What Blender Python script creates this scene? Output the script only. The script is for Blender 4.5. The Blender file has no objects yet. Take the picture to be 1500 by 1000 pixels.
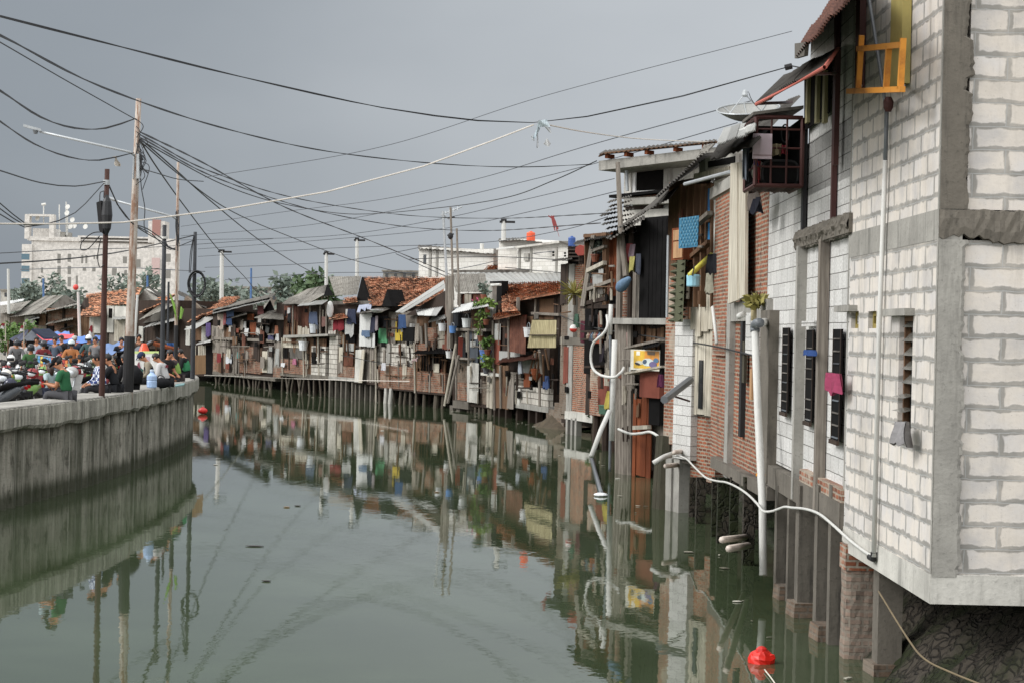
import bpy, math, random
from mathutils import Vector, Matrix
R = math.radians
rnd = random.Random(11)
SC = bpy.context.scene
COL = SC.collection
# ------------------------------------------------------------------ camera model (used to place things from survey points)
H, FPX, ROLL, PITCH = 3.6, 2850.0, R(1.25), 14 / 2850.0
CAM = Vector((0, 0, H))
_f = Vector((0, math.cos(PITCH), -math.sin(PITCH))); _u = Vector((0, math.sin(PITCH), math.cos(PITCH))); _r = Vector((1, 0, 0))
RC = _r * math.cos(ROLL) + _u * math.sin(ROLL)
UC = -_r * math.sin(ROLL) + _u * math.cos(ROLL)
def ray(px, py): return _f + RC * ((px - 750) / FPX) + UC * ((500 - py) / FPX)
def P(px, py, d):
    r = ray(px, py); return CAM + r * (d / r.y)
def G(px, py, z):
    r = ray(px, py); return CAM + r * ((z - H) / r.z)
def lerp(a, b, t): return a + (b - a) * t
def L(r, g, b):
    f = lambda c: ((c / 255) / 12.92) if c <= 10.3 else (((c / 255) + .055) / 1.055) ** 2.4
    return (f(r), f(g), f(b), 1)
# ------------------------------------------------------------------ objects
ORG = {}
def tag(o, label, cat, group=None, kind=None):
    if label: o['label'] = label
    if cat: o['category'] = cat
    if group: o['group'] = group
    if kind: o['kind'] = kind
    return o
def thing(name, label, cat, loc, group=None, rz=0):
    o = bpy.data.objects.new(name, None); COL.objects.link(o)
    o.empty_display_size = .2
    o.location = loc; o.rotation_euler.z = rz
    ORG[o.name] = Vector(loc)
    return tag(o, label, cat, group)
class MB:
    def __init__(s): s.v = []; s.f = []; s.sm = False
    def quad(s, a, b, c, d):
        i = len(s.v); s.v += [Vector(a), Vector(b), Vector(c), Vector(d)]; s.f.append((i, i+1, i+2, i+3))
    def prism(s, pts, ext):
        n = len(pts); i = len(s.v); ext = Vector(ext)
        s.v += [Vector(p) for p in pts] + [Vector(p) + ext for p in pts]
        s.f.append(tuple(range(i, i+n))); s.f.append(tuple(range(i+2*n-1, i+n-1, -1)))
        for k in range(n):
            k2 = (k+1) % n; s.f.append((i+k2, i+k, i+n+k, i+n+k2))
    def obox(s, o, a, b, c):
        o = Vector(o); a = Vector(a); b = Vector(b); c = Vector(c)
        s.prism([o, o+a, o+a+b, o+b], c)
    def box(s, c, d, rz=0, taper=1):
        c = Vector(c); x = Vector((math.cos(rz), math.sin(rz), 0)) * d[0] / 2; y = Vector((-math.sin(rz), math.cos(rz), 0)) * d[1] / 2
        z = Vector((0, 0, d[2] / 2)); i = len(s.v)
        for k, sz in ((1, -1), (taper, 1)):
            for sx, sy in ((-1, -1), (1, -1), (1, 1), (-1, 1)): s.v.append(c + x*sx*k + y*sy*k + z*sz)
        for q in ((3, 2, 1, 0), (4, 5, 6, 7), (0, 1, 5, 4), (1, 2, 6, 5), (2, 3, 7, 6), (3, 0, 4, 7)): s.f.append(tuple(i+k for k in q))
    def tube(s, pts, r, n=6, caps=True):
        pts = [Vector(p) for p in pts]; rs = r if isinstance(r, (list, tuple)) else [r] * len(pts)
        i0 = len(s.v); ref = None
        for k, p in enumerate(pts):
            t = (pts[min(k+1, len(pts)-1)] - pts[max(k-1, 0)])
            if t.length < 1e-9: t = Vector((0, 0, 1))
            t.normalize()
            if ref is None: ref = t.orthogonal().normalized()
            a = (ref - t * ref.dot(t))
            if a.length < 1e-6: a = t.orthogonal()
            a.normalize(); ref = a; b = t.cross(a)
            for j in range(n):
                q = 2*math.pi*j/n; s.v.append(p + (a*math.cos(q) + b*math.sin(q)) * rs[k])
        for k in range(len(pts)-1):
            for j in range(n):
                j2 = (j+1) % n; A = i0+k*n; B = A+n
                s.f.append((A+j, A+j2, B+j2, B+j))
        if caps:
            s.f.append(tuple(i0+j for j in range(n-1, -1, -1))); e = i0+(len(pts)-1)*n; s.f.append(tuple(e+j for j in range(n)))
    def lathe(s, base, prof, n=12, ax=None):
        base = Vector(base); ax = Vector(ax or (0, 0, 1)).normalized(); a = ax.orthogonal().normalized(); b = ax.cross(a); i0 = len(s.v)
        for (r, z) in prof:
            for j in range(n):
                q = 2*math.pi*j/n; s.v.append(base + ax*z + (a*math.cos(q) + b*math.sin(q)) * max(r, 1e-4))
        for k in range(len(prof)-1):
            for j in range(n):
                j2 = (j+1) % n; A = i0+k*n; s.f.append((A+j, A+j2, A+n+j2, A+n+j))
        s.f.append(tuple(i0+j for j in range(n-1, -1, -1))); e = i0+(len(prof)-1)*n; s.f.append(tuple(e+j for j in range(n)))
    def ell(s, c, r, n=10, m=7, rot=None):
        c = Vector(c); i0 = len(s.v)
        for k in range(m+1):
            th = math.pi*k/m
            for j in range(n):
                q = 2*math.pi*j/n
                v = Vector((r[0]*math.sin(th)*math.cos(q), r[1]*math.sin(th)*math.sin(q), r[2]*math.cos(th)))
                if rot: v = rot @ v
                s.v.append(c+v)
        for k in range(m):
            for j in range(n):
                j2 = (j+1) % n; A = i0+k*n; s.f.append((A+j, A+n+j, A+n+j2, A+j2))
    def grid(s, fn, nu, nv):
        i0 = len(s.v)
        for a in range(nu+1):
            for b in range(nv+1): s.v.append(Vector(fn(a/nu, b/nv)))
        for a in range(nu):
            for b in range(nv):
                q = i0+a*(nv+1)+b; s.f.append((q, q+nv+1, q+nv+2, q+1))
    def build(s, name, mat, parent=None, loc=None, smooth=None):
        if parent is not None: org = ORG[parent.name]
        elif loc is not None: org = Vector(loc)
        else:
            xs = [p.x for p in s.v]; ys = [p.y for p in s.v]; zs = [p.z for p in s.v]
            org = Vector(((min(xs)+max(xs))/2, (min(ys)+max(ys))/2, min(zs)))
        me = bpy.data.meshes.new(name)
        me.from_pydata([tuple(p-org) for p in s.v], [], s.f)
        uv = me.uv_layers.new(name='UVMap').data
        Z = Vector((0, 0, 1))
        for p in me.polygons:
            n = p.normal
            if abs(n.z) > .97: ta, tb = Vector((1, 0, 0)), Vector((0, 1, 0))
            else:
                ta = Z.cross(n); ta.normalize(); tb = n.cross(ta)
                if abs(n.z) < .25: tb = Z
            for li in p.loop_indices:
                co = me.vertices[me.loops[li].vertex_index].co + org
                uv[li].uv = (co.dot(ta), co.dot(tb))
        if smooth or s.sm: me.polygons.foreach_set('use_smooth', [True]*len(me.polygons))
        me.materials.append(mat); me.update()
        o = bpy.data.objects.new(name, me); COL.objects.link(o)
        if parent is not None: o.parent = parent; ORG[o.name] = org
        else: o.location = org; ORG[o.name] = org
        return o
def copy_tree(o, parent=None):
    c = o.copy(); COL.objects.link(c)
    if parent is not None: c.parent = parent
    for ch in list(o.children): copy_tree(ch, c)
    return c
# ------------------------------------------------------------------ materials
MC = {}
class NT:
    def __init__(s, name):
        s.m = bpy.data.materials.new(name); s.m.use_nodes = True; s.t = s.m.node_tree; s.t.nodes.clear()
        s.out = s.n('ShaderNodeOutputMaterial'); s.b = s.n('ShaderNodeBsdfPrincipled'); s.l(s.b.outputs[0], s.out.inputs[0])
        s.tc = s.n('ShaderNodeTexCoord')
    def n(s, t, **k):
        x = s.t.nodes.new(t)
        for a, v in k.items(): setattr(x, a, v)
        return x
    def l(s, a, b): s.t.links.new(a, b)
    def uv(s, sx=1, sy=1, src='UV'):
        m = s.n('ShaderNodeMapping'); m.inputs['Scale'].default_value = (sx, sy, sx if src != 'UV' else 1)
        s.l(s.tc.outputs[src], m.inputs['Vector']); return m.outputs[0]
    def noise(s, vec, scale, detail=4, rough=.6):
        x = s.n('ShaderNodeTexNoise'); x.inputs['Scale'].default_value = scale; x.inputs['Detail'].default_value = detail; x.inputs['Roughness'].default_value = rough
        s.l(vec, x.inputs['Vector']); return x.outputs['Fac']
    def ramp(s, fac, a, b, va=0, vb=1):
        x = s.n('ShaderNodeMapRange'); x.interpolation_type = 'SMOOTHSTEP'
        for k, v in zip(('From Min', 'From Max', 'To Min', 'To Max'), (a, b, va, vb)): x.inputs[k].default_value = v
        s.l(fac, x.inputs['Value']); return x.outputs[0]
    def mix(s, fac, a, b, mode='MIX'):
        x = s.n('ShaderNodeMix', data_type='RGBA', blend_type=mode)
        for sk, v in ((x.inputs[0], fac), (x.inputs[6], a), (x.inputs[7], b)):
            if isinstance(v, (int, float)): sk.default_value = v
            elif isinstance(v, tuple): sk.default_value = v
            else: s.l(v, sk)
        return x.outputs[2]
    def math(s, op, a, b):
        x = s.n('ShaderNodeMath', operation=op)
        for sk, v in zip(x.inputs, (a, b)):
            if isinstance(v, (int, float)): sk.default_value = v
            else: s.l(v, sk)
        return x.outputs[0]
    def rand(s): return s.n('ShaderNodeNewGeometry').outputs['Random Per Island']
    def done(s, col, rough=.85, bump=None, bs=.3, bd=.02, spec=.3, metal=0):
        if isinstance(col, tuple): s.b.inputs['Base Color'].default_value = col
        else: s.l(col, s.b.inputs['Base Color'])
        s.b.inputs['Roughness'].default_value = rough; s.b.inputs['Metallic'].default_value = metal
        s.b.inputs['Specular IOR Level'].default_value = spec
        if bump is not None:
            x = s.n('ShaderNodeBump'); x.inputs['Strength'].default_value = bs; x.inputs['Distance'].default_value = bd
            s.l(bump, x.inputs['Height']); s.l(x.outputs[0], s.b.inputs['Normal'])
        return s.m
def dk(c, k): return (c[0]*k, c[1]*k, c[2]*k, 1)
def m_solid(name, c, rough=.6, var=.25, scale=3, spec=.4, metal=0):
    t = NT(name); n = t.noise(t.uv(), scale)
    return t.done(t.mix(t.ramp(n, .3, .7), dk(c, 1-var), dk(c, 1+var*.3)), rough, n, .15, .01, spec, metal)
def m_conc(name, c, stain=.6, streak=1.0, dark=(0.02, 0.02, 0.018, 1)):
    t = NT(name); u = t.uv()
    n1 = t.noise(u, 1.3, 6, .65); n2 = t.noise(t.uv(3.0, .35), 1.6, 5, .7); n3 = t.noise(u, 22, 3); n4 = t.noise(u, 11, 6, .75)
    col = t.mix(t.ramp(n1, .3, .75), dk(c, .72), dk(c, 1.1))
    col = t.mix(t.math('MULTIPLY', t.ramp(n4, .56, .68), .7*stain), col, dk(c, .38))
    col = t.mix(t.math('MULTIPLY', t.ramp(n2, .48, .78), stain*streak), col, dark)
    col = t.mix(t.math('MULTIPLY', t.ramp(n3, .5, .75), .35*stain), col, dk(c, .45))
    return t.done(col, .9, t.math('ADD', t.math('MULTIPLY', n3, .5), n1), .5, .02)
def m_brick(name, c1, c2, mort, bw=.22, bh=.07, ms=.012, dirt=.5, bias=0, smooth=.2, wob=.03, plaster=0, grime=(.03, .026, .022, 1)):
    t = NT(name); u = t.uv()
    nz = t.n('ShaderNodeTexNoise'); nz.inputs['Scale'].default_value = 6; t.l(u, nz.inputs['Vector'])
    sub = t.n('ShaderNodeVectorMath', operation='MULTIPLY_ADD'); t.l(nz.outputs['Color'], sub.inputs[0]); sub.inputs[1].default_value = (wob, wob*.7, 0); t.l(u, sub.inputs[2])
    b = t.n('ShaderNodeTexBrick'); t.l(sub.outputs[0], b.inputs['Vector'])
    for k, v in (('Scale', 1), ('Brick Width', bw), ('Row Height', bh), ('Mortar Size', ms), ('Mortar Smooth', smooth), ('Bias', bias)): b.inputs[k].default_value = v
    b.inputs['Color1'].default_value = c1; b.inputs['Color2'].default_value = c2; b.inputs['Mortar'].default_value = mort
    n1 = t.noise(u, 1.1, 6, .7); n2 = t.noise(t.uv(2.5, .3), 1.5, 5, .7); n3 = t.noise(u, 30, 3)
    col = t.mix(.55, b.outputs['Color'], t.mix(t.ramp(n3, .25, .8), (.35, .33, .31, 1), (1, 1, 1, 1)), 'MULTIPLY')
    if plaster: col = t.mix(t.math('MULTIPLY', t.ramp(n1, .62-plaster*.25, .7-plaster*.2), .8), col, mort)
    col = t.mix(t.math('MULTIPLY', t.ramp(n2, .46, .8), dirt), col, grime)
    col = t.mix(t.math('MULTIPLY', t.ramp(n1, .3, .55, 1, 0), dirt*.45), col, dk(grime, 2))
    h = t.math('SUBTRACT', t.math('MULTIPLY', n3, .35), b.outputs['Fac'])
    return t.done(col, .9, h, .7, .015)
def m_wood(name, c1, c2, c3=None):
    t = NT(name); u = t.uv(9, .5); n = t.noise(u, 2.2, 5, .65); n1 = t.noise(t.uv(), 1.2, 4)
    col = t.mix(t.rand(), c1, c2)
    col = t.mix(t.ramp(n, .35, .7), t.mix(.6, col, (.25, .22, .2, 1), 'MULTIPLY'), col)
    col = t.mix(t.math('MULTIPLY', t.ramp(n1, .5, .75), .6), col, c3 or dk(c1, .4))
    return t.done(col, .85, n, .4, .01)
def m_sheet(name, c, rust=(.13, .05, .02, 1), amt=.5, rough=.6, metal=0.0):
    t = NT(name); u = t.uv(); n1 = t.noise(u, .9, 6, .7); n2 = t.noise(t.uv(5, .5), 1.3, 5, .7)
    col = t.mix(t.rand(), dk(c, .75), dk(c, 1.1))
    col = t.mix(t.math('MULTIPLY', t.ramp(n1, .62-amt*.3, .8-amt*.25), .9), col, rust)
    col = t.mix(t.math('MULTIPLY', t.ramp(n2, .5, .8), .6), col, dk(c, .3))
    return t.done(col, rough, n1, .1, .01, .3, metal)
def m_tile(name):
    t = NT(name); u = t.uv(); n1 = t.noise(u, .8, 5, .7); n2 = t.noise(u, 14, 3)
    r = t.rand(); col = t.mix(r, L(206, 140, 104), L(226, 180, 146))
    col = t.mix(t.math('MULTIPLY', t.ramp(t.math('ADD', t.math('MULTIPLY', r, .5), n1), .74, .84), .85), col, L(48, 34, 28))
    col = t.mix(t.math('MULTIPLY', t.ramp(n2, .5, .8), .5), col, L(150, 96, 70))
    return t.done(col, .9, n2, .3, .01)
def m_leaf(name, c1, c2):
    t = NT(name); m = t.done(t.mix(t.rand(), c1, c2), .6, None, spec=.3); return m
def m_plain(name, c, rough=.5, spec=.5, metal=0):
    t = NT(name); n = t.noise(t.uv(src='Object'), 6, 3)
    return t.done(t.mix(t.ramp(n, .3, .7), dk(c, .85), c), rough, None, spec=spec, metal=metal)
def CLM(r, g, b):
    k = ('cloth', r, g, b)
    if k not in MC:
        t = NT('cloth_%d_%d_%d' % k[1:]); gy = .3*r+.59*g+.11*b; r, g, b = [(.6*x+.4*gy)*.88 for x in (r, g, b)]; c = L(r, g, b); n = t.noise(t.uv(), 5, 3); w = t.noise(t.uv(60, 60), 3, 2)
        MC[k] = t.done(t.mix(t.ramp(n, .3, .7), dk(c, .75), c), .9, w, .2, .004, .15)
    return MC[k]
def PLM(r, g, b, rough=.4, metal=0):
    k = ('pl', r, g, b, rough, metal)
    if k not in MC: MC[k] = m_plain('paint_%d_%d_%d' % (r, g, b), L(r, g, b), rough, .5, metal)
    return MC[k]
M = {}
M['brick'] = m_brick('red_brick', L(184, 106, 74), L(116, 66, 48), L(168, 156, 138), ms=.016, dirt=.65, wob=.045, plaster=.1)
M['brick2'] = m_brick('faded_brick', L(180, 112, 82), L(128, 76, 56), L(172, 160, 144), ms=.014, dirt=.6, plaster=.5)
M['brick_far'] = m_brick('far_brick', L(164, 108, 82), L(116, 78, 60), L(146, 130, 114), .3, .1, .018, dirt=.85, plaster=.5)
M['brick_grey'] = m_brick('grey_brick', L(140, 118, 100), L(110, 92, 78), L(126, 116, 104), .22, .08, .015, dirt=.6, plaster=.6)
M['block'] = m_brick('white_block', L(226, 225, 222), L(206, 205, 202), L(118, 116, 112), .6, .2, .006, dirt=.28, smooth=.1, wob=.02, grime=L(110, 105, 98))
M['block_wh'] = m_brick('whitewashed_block', L(236, 234, 228), L(222, 220, 212), L(190, 186, 178), .6, .25, .01, dirt=.15, wob=.03, grime=L(120, 114, 106))
M['block_far'] = m_brick('pale_block', L(222, 218, 208), L(196, 190, 180), L(120, 114, 106), .5, .25, .018, dirt=.45, wob=.03, grime=L(70, 64, 56))
M['conc'] = m_conc('raw_concrete', L(160, 157, 150), .6)
M['conc_w'] = m_conc('pale_concrete', L(198, 195, 187), .5)
M['conc_dk'] = m_conc('stained_concrete', L(112, 106, 97), .8)
def m_quay(name='streaked_quay_concrete', lo=.35, c1=(96, 96, 86), c2=(168, 165, 154), st=.75):
    t = NT(name); n1 = t.noise(t.uv(1, .05), 5, 4, .7); n2 = t.noise(t.uv(1, .12), 16, 4, .7); n3 = t.noise(t.uv(), 1.2, 5); n4 = t.noise(t.uv(), 20, 3)
    sp = t.n('ShaderNodeSeparateXYZ'); t.l(t.tc.outputs['UV'], sp.inputs[0])
    col = t.mix(t.ramp(n1, .35, .65), L(*c1), L(*c2)); col = t.mix(t.math('MULTIPLY', t.ramp(n2, .5, .7), st), col, L(52, 52, 44)); col = t.mix(t.math('MULTIPLY', t.ramp(n3, .45, .75), .5), col, L(70, 74, 58))
    col = t.mix(t.math('MULTIPLY', t.ramp(n4, .5, .75), .3), col, L(60, 58, 50))
    tide = t.ramp(t.math('ADD', sp.outputs[1], t.math('MULTIPLY', n1, .3)), lo, lo+.27, 1, 0); col = t.mix(t.math('MULTIPLY', tide, .8), col, L(44, 50, 32))
    return t.done(col, .9, t.math('ADD', n2, n4), .5, .02)
M['conc_rib'] = m_quay(); M['coping'] = m_quay('stained_coping_concrete', -9, (128, 126, 118), (186, 183, 172), .6)
M['ground'] = m_conc('dusty_ground', L(150, 142, 130), .3)
M['earth'] = m_conc('dark_earth', L(88, 78, 64), .7)
M['mud'] = m_conc('mossy_stone', L(70, 66, 54), .7, dark=(.008, .016, .004, 1))
M['wood_dk'] = m_wood('dark_wood', L(40, 31, 27), L(72, 58, 48))
M['wood_br'] = m_wood('brown_wood', L(96, 66, 46), L(126, 98, 74))
M['wood_gr'] = m_wood('grey_wood', L(120, 112, 102), L(160, 152, 142))
M['pile'] = m_wood('weathered_pile', L(84, 76, 66), L(118, 110, 98))
M['wood_or'] = m_wood('orange_wood', L(150, 82, 46), L(122, 64, 36))
M['wood_wh'] = m_wood('whitewashed_board', L(204, 198, 184), L(184, 176, 160), L(120, 112, 100))
M['cream'] = m_wood('cream_board', L(218, 212, 196), L(206, 198, 180), L(160, 150, 132))
M['ply'] = m_wood('plywood', L(205, 165, 125), L(190, 150, 110), L(150, 110, 80))
M['zinc'] = m_sheet('zinc_sheet', L(160, 160, 156), amt=.25)
M['zinc_lt'] = m_sheet('pale_zinc_sheet', L(205, 205, 202), amt=.1)
M['asb'] = m_sheet('grey_asbestos_sheet', L(142, 138, 130), rust=L(88, 82, 74), amt=.6, rough=.9)
M['asb_dk'] = m_sheet('dark_asbestos_sheet', L(98, 94, 88), rust=L(60, 54, 48), amt=.6, rough=.9)
M['rust'] = m_sheet('rusty_sheet', L(112, 72, 56), rust=L(74, 40, 28), amt=.8, rough=.85)
M['rust_red'] = m_sheet('red_oxide_sheet', L(122, 66, 52), rust=L(96, 48, 36), amt=.5, rough=.8)
M['green_sheet'] = m_sheet('mossy_green_sheet', L(92, 94, 74), rust=L(60, 60, 46), amt=.5, rough=.9)
M['bamboo'] = m_wood('bamboo_slat', L(206, 196, 160), L(184, 172, 132), L(140, 128, 96))
M['tile'] = m_tile('clay_tile')
M['black'] = m_solid('dull_black', L(24, 23, 23), .95, spec=.1)  # plain near-black for bays, cabinets, gables and dark boards
M['dark'] = m_solid('painted_shade', L(22, 20, 19), .95, spec=.1)  # near-black standing in for shade in openings and under the houses
M['glass'] = m_plain('dark_window_glass', L(38, 42, 46), .12, .6)
M['louvre'] = m_plain('louvre_glass', L(104, 104, 98), .2, .6)
M['pvc'] = m_sheet('white_pvc', L(204, 203, 198), rust=L(150, 142, 122), amt=.2, rough=.6)
M['pvc_gr'] = m_plain('grey_pvc', L(110, 114, 118), .4)
M['steel_gr'] = m_plain('galvanised_steel', L(176, 180, 182), .4, .5, .3)
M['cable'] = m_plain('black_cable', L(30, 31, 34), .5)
M['cable_far'] = m_plain('grey_far_cable', L(78, 82, 88), .7)  # lighter grey than the near cable, used on the far lines
M['rope'] = m_plain('pale_rope', L(222, 214, 204), .8)
M['rustpole'] = m_sheet('rusty_pole_paint', L(186, 178, 168), rust=L(124, 88, 66), amt=.7, rough=.7)
M['brownpole'] = m_sheet('brown_rusted_pole', L(72, 48, 42), rust=L(54, 32, 26), amt=.6, rough=.7)
M['darkpole'] = m_solid('dark_painted_pole', L(52, 54, 58), .6)
M['tar'] = m_solid('black_wrap', L(36, 35, 36), .7)
M['orange_steel'] = m_sheet('orange_painted_steel', L(206, 138, 50), rust=L(128, 70, 34), amt=.5, rough=.5)
M['maroon'] = m_solid('maroon_steel', L(74, 40, 36), .6)
M['skin'] = m_plain('skin', L(176, 122, 92), .55, .35)
M['hair'] = m_plain('black_hair', L(26, 22, 22), .5)
M['hair_br'] = m_plain('brown_hair', L(60, 40, 32), .5)
M['leaf'] = m_leaf('leaf_green', L(58, 84, 42), L(100, 128, 62))
M['leaf_haze'] = m_leaf('hazed_leaf', L(100, 112, 104), L(130, 140, 128))  # grey-blue haze of distance is mixed into this leaf colour
M['leaf_lt'] = m_leaf('bright_leaf', L(84, 112, 48), L(126, 148, 76))
M['leaf_yucca'] = m_leaf('yucca_leaf', L(120, 116, 56), L(160, 150, 90))
M['bark'] = m_wood('bark', L(92, 80, 66), L(110, 96, 80))
M['tyre'] = m_plain('tyre_rubber', L(28, 28, 29), .8)
M['chrome'] = m_plain('chrome', L(200, 204, 208), .15, .5, .9)

def m_hebel():
    t = NT('mortared_block'); u = t.uv()
    nz = t.n('ShaderNodeTexNoise'); nz.inputs['Scale'].default_value = 5; nz.inputs['Detail'].default_value = 5; t.l(u, nz.inputs['Vector'])
    sub = t.n('ShaderNodeVectorMath', operation='MULTIPLY_ADD'); t.l(nz.outputs['Color'], sub.inputs[0]); sub.inputs[1].default_value = (.035, .035, 0); t.l(u, sub.inputs[2])
    def br(ms, smooth, vec):
        b = t.n('ShaderNodeTexBrick'); t.l(vec, b.inputs['Vector'])
        for k, v in (('Scale', 1), ('Brick Width', .6), ('Row Height', .215), ('Mortar Size', ms), ('Mortar Smooth', smooth), ('Bias', 0)): b.inputs[k].default_value = v
        b.inputs['Color1'].default_value = L(206, 202, 199); b.inputs['Color2'].default_value = L(182, 178, 175); b.inputs['Mortar'].default_value = L(170, 170, 166)
        return b
    nz2 = t.n('ShaderNodeTexNoise'); nz2.inputs['Scale'].default_value = 7; nz2.inputs['Detail'].default_value = 4; t.l(u, nz2.inputs['Vector'])
    sub2 = t.n('ShaderNodeVectorMath', operation='MULTIPLY_ADD'); t.l(nz2.outputs['Color'], sub2.inputs[0]); sub2.inputs[1].default_value = (.07, .08, 0); t.l(u, sub2.inputs[2])
    sub3 = t.n('ShaderNodeVectorMath', operation='SUBTRACT'); t.l(sub2.outputs[0], sub3.inputs[0]); sub3.inputs[1].default_value = (.03, .035, 0)
    b1 = br(.006, .3, sub.outputs[0]); b2 = br(.036, .5, sub3.outputs[0])
    n1 = t.noise(u, .7, 6, .65); n3 = t.noise(u, 26, 3); n4 = t.noise(u, 60, 2); n5 = t.noise(u, 2.3, 5)
    col = t.mix(t.ramp(n5, .35, .7), dk(L(212, 204, 194), 1), b1.outputs['Color'])
    col = t.mix(t.math('MULTIPLY', t.math('MULTIPLY', b2.outputs['Fac'], t.ramp(n5, .25, .6, .5, 1)), .9), col, L(132, 130, 125))
    col = t.mix(t.math('MULTIPLY', b1.outputs['Fac'], .6), col, L(172, 173, 172))
    col = t.mix(t.math('MULTIPLY', t.ramp(n1, .45, .75), .28), col, L(120, 112, 100))
    col = t.mix(t.math('MULTIPLY', t.ramp(n4, .68, .74), .6), col, L(90, 84, 78))
    col = t.mix(t.math('MULTIPLY', t.ramp(n3, .5, .8), .2), col, L(150, 142, 132))
    n6 = t.noise(t.uv(2.6, .25), 1.4, 5, .7); col = t.mix(t.math('MULTIPLY', t.ramp(n6, .5, .75), .4), col, L(116, 110, 100))
    h = t.math('ADD', t.math('MULTIPLY', n3, .3), t.math('MULTIPLY', b2.outputs['Fac'], .35))
    h = t.math('SUBTRACT', h, t.math('MULTIPLY', b1.outputs['Fac'], .25))
    return t.done(col, .92, h, .5, .015)
M['hebel'] = m_hebel()
def m_stone():
    t = NT('mossy_rubble_stone'); u = t.uv(src='Object'); v = t.n('ShaderNodeTexVoronoi', feature='DISTANCE_TO_EDGE'); v.inputs['Scale'].default_value = 7
    nz = t.n('ShaderNodeTexNoise'); nz.inputs['Scale'].default_value = 4; t.l(u, nz.inputs['Vector']); ad = t.n('ShaderNodeVectorMath', operation='MULTIPLY_ADD'); t.l(nz.outputs['Color'], ad.inputs[0]); ad.inputs[1].default_value = (.3, .3, .3); t.l(u, ad.inputs[2]); t.l(ad.outputs[0], v.inputs['Vector'])
    n1 = t.noise(u, 1.2, 5); n2 = t.noise(u, 16, 4)
    col = t.mix(t.ramp(v.outputs[0], .0, .08), L(44, 40, 34), L(66, 60, 52)); col = t.mix(t.ramp(n1, .42, .6), col, L(38, 44, 22)); col = t.mix(t.math('MULTIPLY', t.ramp(n2, .45, .7), .6), col, L(36, 32, 26))
    return t.done(col, .9, t.math('ADD', t.ramp(v.outputs[0], 0, .12), t.math('MULTIPLY', n2, .5)), .9, .05)
M['stone'] = m_stone()
M['pier'] = m_brick('rubble_plastered_brick', L(178, 108, 80), L(128, 80, 62), L(140, 130, 118), .22, .08, .018, dirt=.8, wob=.05, plaster=1.3)
def m_water():
    t = NT('canal_water'); o = t.uv(src='Object')
    mp = t.n('ShaderNodeMapping'); t.l(t.tc.outputs['Object'], mp.inputs['Vector']); mp.inputs['Scale'].default_value = (1, .55, 1)
    n1 = t.noise(mp.outputs[0], 2.6, 3, .55); n2 = t.noise(mp.outputs[0], 9, 2, .5); n3 = t.noise(o, .12, 3)
    amp = t.ramp(n3, .35, .7, .45, 1)
    h = t.math('MULTIPLY', t.math('ADD', n1, t.math('MULTIPLY', n2, .22)), amp)
    col = t.mix(t.ramp(t.noise(o, .25, 3), .35, .7), L(56, 66, 46), L(68, 79, 58))
    m = t.done(col, .022, h, .1, .02, .5)
    t.b.inputs['IOR'].default_value = 1.33
    return m
M['water'] = m_water()
# ================================================================== camera, light, sky
cd = bpy.data.cameras.new('camera'); co = bpy.data.objects.new('camera', cd); COL.objects.link(co)
cd.sensor_width = 36; cd.lens = 36 * FPX / 1500; cd.clip_end = 6000; cd.clip_start = .1
Bk = UC.cross(RC).normalized(); Bk = RC.cross(UC).normalized()
mw = Matrix.Identity(4)
for i in range(3): mw[i][0] = RC[i]; mw[i][1] = UC[i]; mw[i][2] = Bk[i]; mw[i][3] = CAM[i]
co.matrix_world = mw; SC.camera = co
SC.view_settings.view_transform = 'Standard'; SC.view_settings.look = 'None'; SC.view_settings.gamma = 1; SC.view_settings.exposure = 0.1
SUN_D = Vector((-.82, -.24, .62)).normalized()
sl = bpy.data.lights.new('sun', 'SUN'); sl.energy = 2.0; sl.angle = R(20); sl.color = (1, .99, .975)
so = bpy.data.objects.new('sun', sl); COL.objects.link(so); so.rotation_euler = SUN_D.to_track_quat('Z', 'Y').to_euler(); so.location = (-40, -30, 60)
W = bpy.data.worlds.new('World'); SC.world = W; W.use_nodes = True
wt = W.node_tree; wt.nodes.clear()
def wn(t, **k):
    x = wt.nodes.new(t)
    for a, v in k.items(): setattr(x, a, v)
    return x
def wm(op, a, b=0.0):
    x = wn('ShaderNodeMath', operation=op)
    for sk, v in zip(x.inputs, (a, b)):
        if isinstance(v, (int, float)): sk.default_value = v
        else: wt.links.new(v, sk)
    return x.outputs[0]
def wr(fac, a, b, va=0, vb=1):
    x = wn('ShaderNodeMapRange'); x.interpolation_type = 'SMOOTHSTEP'
    for k, v in zip(('From Min', 'From Max', 'To Min', 'To Max'), (a, b, va, vb)): x.inputs[k].default_value = v
    wt.links.new(fac, x.inputs['Value']); return x.outputs[0]
def wmix(f, a, b):
    x = wn('ShaderNodeMix', data_type='RGBA')
    for sk, v in ((x.inputs[0], f), (x.inputs[6], a), (x.inputs[7], b)):
        if isinstance(v, (int, float, tuple)): sk.default_value = v
        else: wt.links.new(v, sk)
    return x.outputs[2]
sky = wn('ShaderNodeTexSky', sky_type='NISHITA'); sky.sun_disc = False
sky.sun_elevation = math.asin(SUN_D.z); sky.sun_rotation = math.atan2(SUN_D.x, SUN_D.y)
hsv = wn('ShaderNodeHueSaturation'); hsv.inputs['Saturation'].default_value = .35; hsv.inputs['Value'].default_value = .1
wt.links.new(sky.outputs[0], hsv.inputs['Color'])
tc = wn('ShaderNodeTexCoord'); sp = wn('ShaderNodeSeparateXYZ'); wt.links.new(tc.outputs['Generated'], sp.inputs[0])
X, Y, Z = sp.outputs
az = wm('ARCTAN2', X, Y)
nz = wn('ShaderNodeTexNoise'); nz.inputs['Scale'].default_value = 7; nz.inputs['Detail'].default_value = 3; nz.inputs['Roughness'].default_value = .5
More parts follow.
